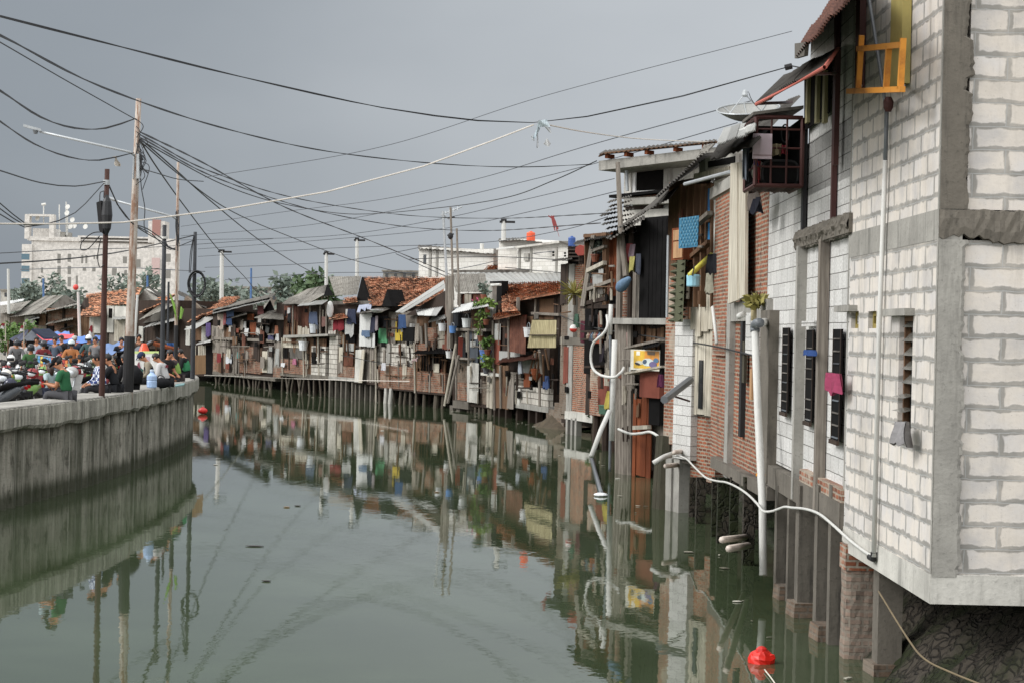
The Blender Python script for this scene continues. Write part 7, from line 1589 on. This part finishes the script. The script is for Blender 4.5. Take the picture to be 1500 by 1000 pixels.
# snack rack
d = 57; o = thing('snack_rack', 'vendor rack hung with rows of colourful snack sachets', 'rack', (P(77, 560, d).x, d, GZ)); mb = MB()
for a, b in (((53, 585), (53, 519)), ((101, 585), (101, 526)), ((53, 519), (101, 526)), ((53, 532), (101, 537)), ((53, 545), (101, 549))): mb.tube([P(*a, d), P(*b, d)], .018, 5)
mb.build('frame', M['steel_gr'], o); q = random.Random(21); cols = [(196, 70, 60), (90, 150, 200), (214, 120, 60), (206, 190, 170), (180, 60, 50), (226, 200, 90), (110, 150, 90), (206, 206, 210), (150, 90, 60)]
for i in range(11):
    for j in range(3):
        x = 57+i*4.0; y = 521+j*11+i*.65; mb = MB()
        for m_ in range(2): y1 = y+m_*5.2; mb.prism([P(x-1.7, y1+4.6, d-.06), P(x+1.7, y1+4.6, d-.06), P(x+1.7, y1, d-.04), P(x-1.7, y1, d-.04)], Vector((0, .02, 0)))
        mb.build('sachet_strip', PLM(*q.choice(cols[:6] if j < 2 else cols), .3), o)
mb = MB(); mb.prism([P(60, 600, d+.1), P(100, 600, d+.1), P(100, 554, d+.1), P(60, 552, d+.1)], Vector((0, .6, 0))); mb.build('counter', PLM(46, 60, 120, .6), o)
# ---- motorbikes (facing local +x)
def make_bike(label, body_rgb, group='motorcycles parked on the plaza'):
    o = thing('motorcycle', label, 'motorcycle', (0, 0, 0), group); B = PLM(*body_rgb, .25)
    def add(name, mat, fn, parent=None, smooth=True):
        mb = MB(); fn(mb); return mb.build(name, mat, parent or o, smooth=smooth)
    for x in (-.62, .63):
        w = add('wheel', M['steel_gr'], lambda m: (m.lathe((x, -.03, .29), [(.03, 0), (.05, .03), (.03, .06)], 10, (0, 1, 0)), [m.tube([(x, 0, .29), (x+math.cos(a)*.24, 0, .29+math.sin(a)*.24)], .012, 4) for a in [k*1.2566 for k in range(5)]]), smooth=False)
        add('tyre', M['tyre'], lambda m: m.tube([(x+math.cos(a*.2618)*.265, 0, .29+math.sin(a*.2618)*.265) for a in range(25)], .045, 7, False), w)
    add('body', B, lambda m: (m.tube([(-.78, 0, .72), (-.5, 0, .66), (-.15, 0, .55), (.15, 0, .42)], [.05, .12, .13, .1], 10), m.tube([(.15, 0, .42), (.36, 0, .5), (.45, 0, .85)], [.1, .08, .1], 10)))
    add('leg_shield', B, lambda m: m.grid(lambda u, v: Vector((.46-.1*abs(u-.5)*2-.02*v+.06*(1-v), (u-.5)*.42*(.7+.5*v), .38+v*.52)), 8, 6))
    add('engine', M['tar'], lambda m: (m.box((.0, 0, .33), (.36, .24, .2)), m.box((-.35, .0, .36), (.5, .14, .12))), smooth=False)
    add('seat', M['black'], lambda m: m.tube([(-.72, 0, .8), (-.4, 0, .79), (-.05, 0, .74), (.05, 0, .68)], [.035, .065, .07, .035], 10))
    add('front_fender', B, lambda m: m.grid(lambda u, v: Vector((.63+math.cos(.3+u*2.3)*.33, (v-.5)*.13, .29+math.sin(.3+u*2.3)*.33)), 10, 3))
    add('fork', M['steel_gr'], lambda m: [m.tube([(.63, y, .29), (.44, y, .9)], .022, 6) for y in (-.08, .08)])
    fr = add('front_fairing', B, lambda m: m.ell((.48, 0, .95), (.13, .18, .14), 12, 8))
    add('headlight', PLM(220, 226, 230, .1), lambda m: m.ell((.575, 0, .94), (.05, .12, .07), 10, 6), fr)
    add('handlebar', M['tar'], lambda m: m.tube([(.2, -.34, 1.02), (.38, -.2, 1.06), (.42, 0, 1.03), (.38, .2, 1.06), (.2, .34, 1.02)], .02, 6))
    for s in (-1, 1): add('mirror', M['tar'], lambda m: (m.tube([(.34, s*.24, 1.05), (.4, s*.32, 1.24)], .009, 5), m.ell((.4, s*.36, 1.27), (.015, .075, .05), 8, 6)))
    add('exhaust', M['chrome'], lambda m: m.tube([(.05, -.14, .25), (-.4, -.17, .27), (-.8, -.18, .36)], [.025, .05, .05], 8))
    add('tail_light', PLM(170, 30, 30, .2), lambda m: m.box((-.85, 0, .73), (.05, .14, .07)), smooth=False)
    add('number_plate', PLM(40, 40, 42, .5), lambda m: m.box((-.88, 0, .58), (.02, .24, .11)), smooth=False)
    return o
protos = {}
bikes = [(3, 41.5, 248, 'gr', (70, 74, 78), 'silver grey motorcycle partly cut off by the left edge'), (38, 49.0, 255, 'wh', (180, 180, 178), 'white motorcycle just behind the black one beside the girl'), (58, 52.0, 265, 'rd', (140, 40, 42), 'red motorcycle just behind the girl'), (80, 55.0, 250, 'lm', (112, 150, 72), 'lime motorcycle between the girl and the man in green'), (162, 52.0, 255, 'wh', (180, 180, 178), 'white motorcycle behind the charcoal jacket'), (20, 42.6, 262, 'gr', (70, 74, 78), 'dark grey motorcycle nearest the left edge behind the parapet'), (31, 43.8, 250, 'lm', (112, 150, 72), 'lime green motorcycle behind the parapet beside the dark grey one'), (36, 45.5, 272, 'bk', (34, 36, 40), 'black motorcycle between the lime one and the girl'), (88, 47.5, 284, 'bk', (34, 36, 40), 'black motorcycle behind the man in green'), (120, 47.0, 255, 'wh', (180, 180, 178), 'white motorcycle right of the man in green'), (131, 48.5, 240, 'rd', (140, 40, 42), 'red motorcycle left of the plaid shirt'),
         (10, 56.4, 235, 'wh', (180, 180, 178), 'white motorcycle at the left edge in the second row'), (27, 58.8, 265, 'bk', (34, 36, 40), 'black motorcycle in the second row near the white helmet'), (113, 58.8, 250, 'lm', (112, 150, 72), 'lime green motorcycle in the second row behind the white helmet'), (128, 60.0, 260, 'wh', (180, 180, 178), 'white fronted motorcycle in the second row left of the brown pole'), (143, 60.0, 245, 'gr', (70, 74, 78), 'grey motorcycle right behind the brown pole'), (176, 62.4, 200, 'bk', (34, 36, 40), 'black motorcycle behind the man in the black jacket'),
         (16, 64.8, 270, 'rd', (140, 40, 42), 'red motorcycle far back below the navy tent'), (42, 64.8, 255, 'wh', (180, 180, 178), 'white motorcycle far back left of the snack rack'), (64, 66.0, 265, 'rd', (140, 40, 42), 'red motorcycle far back behind the snack rack'), (90, 67.2, 250, 'gr', (70, 74, 78), 'grey motorcycle far back below the blue tarpaulin'), (120, 67.2, 255, 'bk', (34, 36, 40), 'black motorcycle far back below the orange kiosk'), (150, 67.2, 240, 'lm', (112, 150, 72), 'lime green motorcycle far back below the sagging blue tarpaulin'), (30, 70.8, 240, 'bk', (34, 36, 40), 'black motorcycle farthest back below the navy tent'), (105, 72.0, 230, 'rd', (140, 40, 42), 'red motorcycle farthest back before the orange kiosk')]
for px, d, rz, kk, rgb, lb in bikes:
    if kk not in protos: o = protos[kk] = make_bike(lb, rgb)
    else: o = copy_tree(protos[kk]); o['label'] = lb
    o.location = GP(px, d); o.rotation_euler.z = R(rz)
# ---- helmets resting on bikes
def helmet(p, rgb, label, rz=0, visor=True, parent=None, name='helmet'):
    mb = MB(); p = Vector(p); i0 = 0
    mb.ell(p, (.135, .12, .135), 14, 9); 
    for v in mb.v:
        if v.z < p.z-.09: v.z = p.z-.09
    o = mb.build(name, PLM(*rgb, .2), parent, smooth=True)
    mb = MB(); f = Vector((math.cos(rz), math.sin(rz), 0)); s = Vector((-f.y, f.x, 0))
    mb.grid(lambda u, v: p+(f*math.cos((u-.5)*2.2)+s*math.sin((u-.5)*2.2))*.137*math.cos(.1)+Vector((0, 0, -.07+v*.1)), 8, 3); mb.build('visor', M['tyre'], o, smooth=True)
    if parent is None: tag(o, label, 'helmet')
    return o
for px, py, d, rgb, lb, rz in ((9, 549, 42.2, (230, 226, 216), 'white helmet with orange trim on the dark grey motorcycle', -90), (47, 549, 52, (236, 238, 240), 'white helmet on the black motorcycle beside the girl', -60), (115, 546, 54, (238, 238, 236), 'white helmet right of the man in green', -120), (104, 545, 58, (90, 180, 70), 'green helmet behind the man in green', -90), (140, 525, 68, (236, 236, 234), 'white helmet with black visor left of the brown pole', -60), (16, 525, 62, (232, 232, 230), 'white helmet in the second row at the left', -90), (130, 519, 74, (210, 226, 220), 'pale mint helmet below the orange kiosk', -90), (15, 562, 42, (40, 44, 66), 'dark blue helmet hung on the dark grey motorcycle', -60)):
    o = helmet(P(px, py, d), rgb, lb, R(rz))
    if px == 9: mb = MB(); c = P(px, py, d); mb.tube([c+Vector((.14*math.cos(a), -.12*abs(math.sin(a)), -.02)) for a in [k*math.pi/8 for k in range(9)]], .02, 5); mb.build('orange_trim', PLM(226, 150, 50, .3), o)
# ---- van at the left edge
o = thing('van', 'pale blue van cut off by the left edge behind the motorcycles', 'van', tuple(GP(-22, 47))); c = GP(-22, 47)
mb = MB(); prof = [(-2.6, .35), (.62, .35), (.66, .8), (.55, 1.02), (.22, 1.12), (-.12, 1.72), (-.3, 1.8), (-2.6, 1.82)]; mb.prism([c+Vector((x, -.8, z)) for x, z in prof], Vector((0, 1.6, 0))); mb.build('body', PLM(150, 186, 206, .25), o)
mb = MB(); mb.prism([c+Vector((.235, -.7, 1.14)), c+Vector((-.1, -.7, 1.70)), c+Vector((-.1, .7, 1.70)), c+Vector((.235, .7, 1.14))], Vector((.01, 0, .006))); mb.build('windscreen', M['glass'], o)
mb = MB(); mb.prism([c+Vector((.1, -.81, 1.14)), c+Vector((-.2, -.81, 1.68)), c+Vector((-1.2, -.81, 1.68)), c+Vector((-1.2, -.81, 1.14))], Vector((0, .02, 0))); mb.build('side_window', M['glass'], o)
for x in (.1, -2.0): mb = MB(); mb.lathe(c+Vector((x, -.83, .3)), [(.1, 0), (.3, .0), (.3, .18), (.1, .18)], 16, (0, 1, 0)); mb.build('wheel', M['tyre'], o)
mb = MB(); mb.ell(c+Vector((.62, -.55, .85)), (.06, .16, .1)); mb.build('headlight', PLM(226, 230, 232, .1), o); mb = MB(); mb.ell(c+Vector((.18, -.95, 1.2)), (.05, .09, .12)); mb.build('mirror', M['tar'], o)
# ---- people
def skin_obj(name, V, E, mat, parent, root=0, sub=1):
    me = bpy.data.meshes.new(name); me.from_pydata([v[0] for v in V], E, []); o = bpy.data.objects.new(name, me); COL.objects.link(o)
    sk = o.modifiers.new('skin', 'SKIN'); sk.use_smooth_shade = True; sk.branch_smoothing = .3
    for i, v in enumerate(V):
        r_ = v[1]; me.skin_vertices[0].data[i].radius = r_ if isinstance(r_, tuple) else (r_, r_); me.skin_vertices[0].data[i].use_root = (i == root)
    ss = o.modifiers.new('sub', 'SUBSURF'); ss.levels = sub; ss.render_levels = sub
    me.materials.append(mat); o.parent = parent; ORG[o.name] = ORG[parent.name]; return o
def person(loc, rz, label, pose='sit', shirt=(90, 90, 90), pants=(50, 52, 60), hair='short', s=1.0, lean=.25, head=.35, arms='lap', sleeves='short', hat=None, group='people on the quay', shirt_mat=None, skin=None, extra=None):
    o = thing('person', label, 'person', tuple(loc), group, rz); o.scale = (s, s, s); ORG[o.name] = Vector((0, 0, 0))
    q = random.Random(sum(map(ord, label))); SK = skin or M['skin']
    V = []; E = []
    def add(p, r_, par=None):
        V.append((Vector(p), r_)); 
        if par is not None: E.append((par, len(V)-1))
        return len(V)-1
    hz = .1 if pose != 'stand' else .9
    sl, cl = math.sin(lean), math.cos(lean)
    def T(x, up, f=0): return Vector((x, up*sl+f*cl, hz+up*cl-f*sl))
    pel = add(T(0, 0), (.15, .11)); wai = add(T(0, .18), (.13, .095), pel); che = add(T(0, .36), (.155, .11), wai); shl = add(T(0, .47), (.11, .085), che)
    nk = add(T(0, .55), .052, shl); hb = T(0, .55); hd = Vector((0, math.sin(lean+head), math.cos(lean+head)))
    h1 = add(hb+hd*.07+Vector((0, .02, 0)), (.075, .085), nk); h2 = add(hb+hd*.15+Vector((0, .02, 0)), (.082, .096), h1); h3 = add(hb+hd*.21+Vector((0, .01, 0)), (.06, .07), h2)
    face = Vector((0, math.cos(lean+head), -math.sin(lean+head))); hc = hb+hd*.15+Vector((0, .015, 0))
    nose = add(hc+face*.105-hd*.015, .014, h2)
    arm_i = []; leg_i = []
    for sd in (-1, 1):
        sh = add(T(sd*.18, .46), .058, shl)
        if arms == 'lap': el, wr_ = T(sd*.25, .2, .1), T(sd*.14, .16, .33)
        elif arms == 'phone': el, wr_ = T(sd*.23, .2, .12), T(sd*.07, .3, .36)
        elif arms == 'face': el, wr_ = T(sd*.22, .26, .2), T(sd*.06, .5, .2)
        elif arms == 'down': el, wr_ = T(sd*.24, .2, -.04), T(sd*.2, -.02, .08)
        elif arms == 'bars': el, wr_ = T(sd*.28, .24, .16), T(sd*.3, .14, .42)
        else: el, wr_ = T(sd*.24, .2, -.12), T(sd*.06, .02, -.14)
        e_ = add(el, .044, sh); w_ = add(wr_, .03, e_); dv = (wr_-el).normalized(); side = Vector((1, 0, 0)) if abs(dv.x) < .8 else Vector((0, 0, 1))
        pm = add(wr_+dv*.06, (.036, .022), w_); arm_i.append((sh, e_, w_))
        lat = dv.cross(Vector((0, 0, 1))); lat = lat.normalized() if lat.length > .1 else side; cu = (Vector((0, 0, -1))-dv*dv.dot(Vector((0, 0, -1)))); cu = cu.normalized() if cu.length > .05 else face
        for k, ln in enumerate((.062, .075, .07, .055)):
            a_ = add(wr_+dv*(.085+ln*.5)+lat*((k-1.5)*.02)+cu*.008, .0095, pm); add(wr_+dv*(.08+ln*.9)+lat*((k-1.5)*.021)+cu*.035, .008, a_)
        th_ = add(wr_+dv*.06+lat*(-sd*.045)+cu*.012, .011, pm); add(wr_+dv*.1+lat*(-sd*.052)+cu*.025, .009, th_)
    for sd in (-1, 1):
        hp_ = add(Vector((sd*.09, 0, hz-.02)), .088, pel)
        if pose == 'stand': kn, an, ft = Vector((sd*.1, .02, .48)), Vector((sd*.1, -.02, .08)), Vector((sd*.11, .16, .03))
        elif pose == 'ride': kn, an, ft = Vector((sd*.2, .42, .02)), Vector((sd*.2, .32, -.4)), Vector((sd*.2, .48, -.46))
        elif pose == 'cross': kn, an, ft = Vector((sd*.34, .3, .08)), Vector((-sd*.05, .36, .03)), Vector((-sd*.16, .4, .03))
        else: kn, an, ft = Vector((sd*.12, .43, .12)), Vector((sd*.12, .44, -.3)), Vector((sd*.12, .6, -.36))
        k_ = add(kn, .06, hp_); a_ = add(an, .038, k_); f_ = add(ft, (.04, .03), a_); leg_i.append((hp_, k_, a_, f_))
    skin_obj('body', V, E, SK, o)
    g = lambda i, m: (V[i][0], tuple(x*m[0]+m[1] for x in (V[i][1] if isinstance(V[i][1], tuple) else (V[i][1],)*2)))
    # shirt
    cv = [g(pel, (1.06, .012)), g(wai, (1.08, .02)), g(che, (1.05, .018)), g(shl, (1.04, .016))]; ce = [(0, 1), (1, 2), (2, 3)]
    cv.append((T(0, .535), (.06, .062))); ce.append((3, 4))
    for sh, e_, w_ in arm_i:
        i = len(cv); cv.append(g(sh, (1.1, .016))); ce.append((3, i))
        if sleeves == 'short': cv.append((V[sh][0].lerp(V[e_][0], .72), (.066, .066))); ce.append((i, i+1))
        else: cv.append(g(e_, (1.1, .016))); cv.append((V[e_][0].lerp(V[w_][0], .93), (.044, .044))); ce += [(i, i+1), (i+1, i+2)]
    skin_obj('shirt', cv, ce, shirt_mat or CLM(*shirt), o)
    cv = [(V[pel][0]+Vector((0, 0, -.01)), (.16, .12))]; ce = []
    for hp_, k_, a_, f_ in leg_i:
        i = len(cv); cv += [g(hp_, (1.08, .012)), g(k_, (1.1, .014)), (V[k_][0].lerp(V[a_][0], .92), (.055, .055))]; ce += [(0, i), (i, i+1), (i+1, i+2)]
    skin_obj('trousers', cv, ce, CLM(*pants), o)
    for hp_, k_, a_, f_ in leg_i:
        mb = MB(); mb.tube([V[a_][0]+Vector((0, -.03, -.02)), V[a_][0].lerp(V[f_][0], .5), V[f_][0]+Vector((0, .03, 0))], [.05, .052, .035], 8); mb.build('shoe', M['tyre'], o, smooth=True)
    rot = Matrix.Rotation(-(lean+head), 3, 'X')
    HM = M['hair_br'] if hair == 'long' else M['hair']
    mb = MB(); mb.ell(hc+hd*.035-face*.018, (.094, .104, .1), 14, 9, rot)
    mb.v = [v if (v-hc).dot(face) < .055 or (v-hc).dot(hd) > .06 else v-face*((v-hc).dot(face)-.05) for v in mb.v]
    if hair == 'long': mb.tube([hc+hd*.02-face*.03, hc-hd*.1-face*.06, hc-hd*.26-face*.06], [.1, .105, .07], 12)
    if hat is None or hair == 'long' or hat[0] == 'cap': mb.build('hair', HM, o, smooth=True)
    lat = Vector((1, 0, 0))
    for sd in (-1, 1): mb = MB(); mb.ell(hc+face*.088+lat*sd*.034+hd*.012, (.012, .008, .008), 6, 4); mb.build('eye', M['tyre'], o)
    mb = MB(); mb.ell(hc+face*.092-hd*.058, (.024, .008, .006), 6, 4); mb.build('mouth', PLM(120, 62, 56, .6), o)
    for sd in (-1, 1): mb = MB(); mb.ell(hc+lat*sd*.086-hd*.005, (.012, .022, .032), 6, 5); mb.build('ear', SK, o)
    if hat:
        if hat[0] == 'cap':
            mb = MB(); mb.ell(hc+hd*.06-face*.005, (.104, .112, .082), 14, 8, rot); mb.prism([hc+hd*.055+face*.08+lat*.075, hc+hd*.055+face*.08-lat*.075, hc+hd*.04+face*.18-lat*.05, hc+hd*.04+face*.18+lat*.05], hd*.012); mb.build('cap', CLM(*hat[1]), o, smooth=True)
        else:
            mb = MB(); mb.ell(hc+hd*.03, (.12, .135, .13), 14, 9, rot); hm = mb.build('helmet', PLM(*hat[1], .2), o, smooth=True)
            mb = MB(); mb.grid(lambda u, v: hc+(face*math.cos((u-.5)*2.2)+lat*math.sin((u-.5)*2.2))*.137+hd*(-.06+v*.085), 8, 3); mb.build('visor', M['glass'], hm, smooth=True)
    if extra: extra(o, T, hc, face, hd)
    return o
def seat(px, py): return G(px, py-2.5, 1.985)+Vector((-.1, 0, 0))
def m_plaid():
    t = NT('plaid_cloth'); u = t.uv(14, 14, src='Object'); w = t.n('ShaderNodeTexChecker'); w.inputs['Scale'].default_value = 1; t.l(u, w.inputs['Vector']); w.inputs['Color1'].default_value = L(216, 222, 232); w.inputs['Color2'].default_value = L(50, 64, 116); return t.done(w.outputs[0], .9)
def ex_phone(o, T, hc, face, hd): mb = MB(); mb.box(T(0, .33, .44), (.075, .012, .14)); mb.build('phone', M['glass'], o)
def ex_pack(o, T, hc, face, hd): mb = MB(); mb.tube([T(0, -.02, -.2), T(0, .18, -.24), T(0, .4, -.18)], [.13, .19, .12], 12); mb.build('backpack', CLM(36, 36, 40), o, smooth=True)
def ex_vest(rgb):
    def f(o, T, hc, face, hd):
        cv = [(T(0, .04), (.185, .14)), (T(0, .18), (.175, .135)), (T(0, .36), (.19, .145)), (T(0, .46), (.15, .115))]; skin_obj('vest', cv, [(0, 1), (1, 2), (2, 3)], CLM(*rgb), o)
    return f
def ex_print(o, T, hc, face, hd): mb = MB(); mb.box(T(0, .38, -.14), (.16, .012, .07)); mb.build('shirt_print', CLM(190, 50, 70), o)
Lf = math.pi/2
p = G(56, 588, 1.975); person(Vector((p.x-.15, p.y+1.6, plaza_z(p.x-.15, p.y+1.6))), R(60), 'girl in light blue shirt with long brown hair standing behind the parapet', 'stand', (190, 226, 236), (60, 70, 100), 'long', .72, .03, .1, 'back')
person(seat(100, 588)+Vector((0, .35, 0)), Lf-.15, 'man in green shirt and black cap sitting on the parapet looking at a phone', 'sit', (36, 132, 70), (92, 92, 98), 'short', 1.0, .22, .5, 'phone', hat=('cap', (32, 32, 36)), extra=ex_phone)
person(seat(152, 578)+Vector((0, .35, 0)), Lf+.5, 'person in blue and white plaid shirt sitting behind the brown pole', 'sit', pants=(60, 60, 66), arms='lap', sleeves='long', shirt_mat=m_plaid(), lean=.2, head=.15)
person(seat(172, 577)+Vector((0, .3, 0)), Lf-.1, 'person in charcoal jacket with hands raised to the face on the parapet', 'sit', (48, 50, 56), (40, 42, 48), arms='face', sleeves='long', lean=.25, head=.2)
person(seat(195, 573)+Vector((0, .3, 0)), Lf-.7, 'person in black with large backpack sitting beside the rusty main pole', 'sit', (36, 36, 40), (40, 40, 44), arms='lap', sleeves='long', lean=.35, head=.25, extra=ex_pack)
person(seat(221, 566)+Vector((0, .7, 0)), Lf+.3, 'person in blue cap and dark vest with beige sleeves in front of the banner', 'cross', (176, 160, 128), (44, 44, 50), arms='lap', sleeves='long', lean=.3, head=.45, hat=('cap', (52, 66, 122)), extra=ex_vest((48, 50, 58)))
person(seat(246, 567)+Vector((0, .4, 0)), Lf-.2, 'person in white shirt with red back print sitting near the water bottle', 'cross', (226, 224, 224), (44, 44, 48), arms='lap', sleeves='long', lean=.38, head=.4, extra=ex_print)
person(seat(262, 561)+Vector((0, .5, 0)), Lf-.1, 'person in lime vest and brown sleeves sitting left of the quay tip', 'cross', (96, 78, 78), (88, 74, 72), arms='lap', sleeves='long', lean=.3, head=.4, extra=ex_vest((150, 216, 60)))
person(seat(275, 556)+Vector((0, .7, 0)), Lf-.2, 'person in green and black jacket sitting at the quay tip', 'cross', (40, 44, 46), (40, 42, 46), arms='lap', sleeves='long', lean=.3, head=.4, extra=ex_vest((40, 172, 96)))
person(seat(237, 562)+Vector((0, 1.0, 0)), Lf+2.6, 'person in dark shirt facing the one in white beside the banner', 'cross', (58, 52, 54), (50, 50, 54), arms='lap', lean=.2, head=.2)
def rider(px, d, rz, label, shirt, hat, **k): person(GP(px, d, .78), R(rz), label, 'ride', shirt, (48, 50, 58), hat=hat, arms='bars', sleeves='long', lean=.12, head=.0, group='riders on the plaza', **k)
rider(46, 64, 195, 'rider in black helmet and green jacket left of the snack rack', (66, 128, 60), ('helmet', (44, 46, 50))); rider(106, 66, 185, 'rider in orange jacket and pale helmet behind the man in green', (232, 122, 44), ('helmet', (206, 218, 222))); rider(132, 72, 170, 'rider in teal jacket and white helmet left of the brown pole', (70, 110, 110), ('helmet', (234, 236, 236))); rider(26, 72, 190, 'rider in grey jacket and dark helmet below the navy tent', (120, 120, 122), ('helmet', (50, 52, 58))); rider(64, 70, 200, 'rider in red jacket and dark helmet behind the snack rack', (170, 44, 54), ('helmet', (56, 56, 62)))
for px, d, rz, lb, sh, pa, ht in ((82, 60, 170, 'bystander in blue grey shirt under the blue tarpaulin', (90, 112, 140), (40, 42, 50), None), (110, 60.5, 190, 'bystander in navy shirt and white cap before the orange kiosk', (60, 78, 112), (50, 50, 56), ('cap', (214, 208, 196))), (92, 62, 150, 'bystander in dark shirt between the blue grey one and the kiosk', (52, 48, 52), (46, 46, 50), None), (37, 61, 160, 'bystander in white shirt under the navy tent', (214, 214, 214), (60, 60, 66), None), (24, 62, 200, 'bystander in pale pink shirt at the left of the navy tent', (206, 180, 176), (60, 60, 66), None), (55, 62, 175, 'bystander in white and blue shirt under the red tarpaulin', (180, 196, 220), (60, 60, 66), None), (178, 57, 200, 'bystander in black shirt under the sagging tarpaulin', (44, 44, 48), (44, 44, 48), None), (141, 58, 170, 'bystander in grey shirt beside the flag near the brown pole', (140, 140, 144), (50, 50, 56), None), (204, 59, 190, 'bystander in brown shirt behind the rusty main pole', (110, 84, 70), (50, 50, 56), None)):
    person(GP(px, d*1.2), R(rz), lb, 'stand', sh, pa, lean=.05, head=.1, arms='down', hat=ht, group='bystanders on the plaza')
# bottle, bag, mat
b = seat(228, 570); mb = MB(); mb.lathe(b, [(.11, 0), (.13, .02), (.13, .16), (.12, .18), (.13, .2), (.13, .3), (.05, .38), (.05, .42)], 14); o = mb.build('water_bottle', PLM(170, 196, 232, .15)); mb = MB(); mb.lathe(b+Vector((0, 0, .42)), [(.055, 0), (.055, .04), (.03, .045)], 10); mb.build('cap', PLM(206, 220, 236), o); tag(o, 'large pale blue water bottle standing on the parapet', 'bottle')
mb = MB(); mb.ell(seat(240, 569)+Vector((0, .15, .1)), (.26, .16, .14), 12, 8); o = mb.build('black_bag', CLM(38, 38, 42), smooth=True); mb = MB(); c = seat(240, 569)+Vector((0, .1, .2)); mb.tube([c+Vector((.1*math.cos(a), 0, .1*math.sin(a))) for a in [k*math.pi/6 for k in range(7)]], .015, 5); mb.build('strap', M['tar'], o); tag(o, 'black bag on the parapet beside the water bottle', 'bag')
mb = MB(); mb.prism([seat(262, 569), seat(275, 567), seat(276, 564.5), seat(263, 566)], Vector((0, 0, .03))); tag(mb.build('folded_mat', CLM(130, 190, 190)), 'turquoise mat on the parapet near the quay tip', 'mat')

# ================================================================== litter caught along the posts
M['litter'] = m_leaf('litter', L(96, 92, 78), L(190, 186, 172))
mb = MB(); q = random.Random(71)
for k in range(170):
    i = q.randrange(8, len(dense)-40); p = dense[i]; t = (dense[i+1]-dense[i]).normalized(); n_ = Vector((t.y, -t.x, 0)); c = p+n_*abs(q.gauss(.1, .7))+t*q.uniform(-.5, .5); s_ = q.uniform(.02, .09); a = q.uniform(0, 3.1)
    u = Vector((math.cos(a), math.sin(a), 0))*s_; w = Vector((-math.sin(a), math.cos(a), 0))*s_*q.uniform(.3, .9); z = Vector((0, 0, .014)); mb.prism([c-u-w+z, c+u-w*.6+z, c+u*.7+w+z, c-u*.8+w*.8+z], Vector((0, 0, .008)))
tag(mb.build('floating_litter', M['litter']), None, None, None, 'stuff')
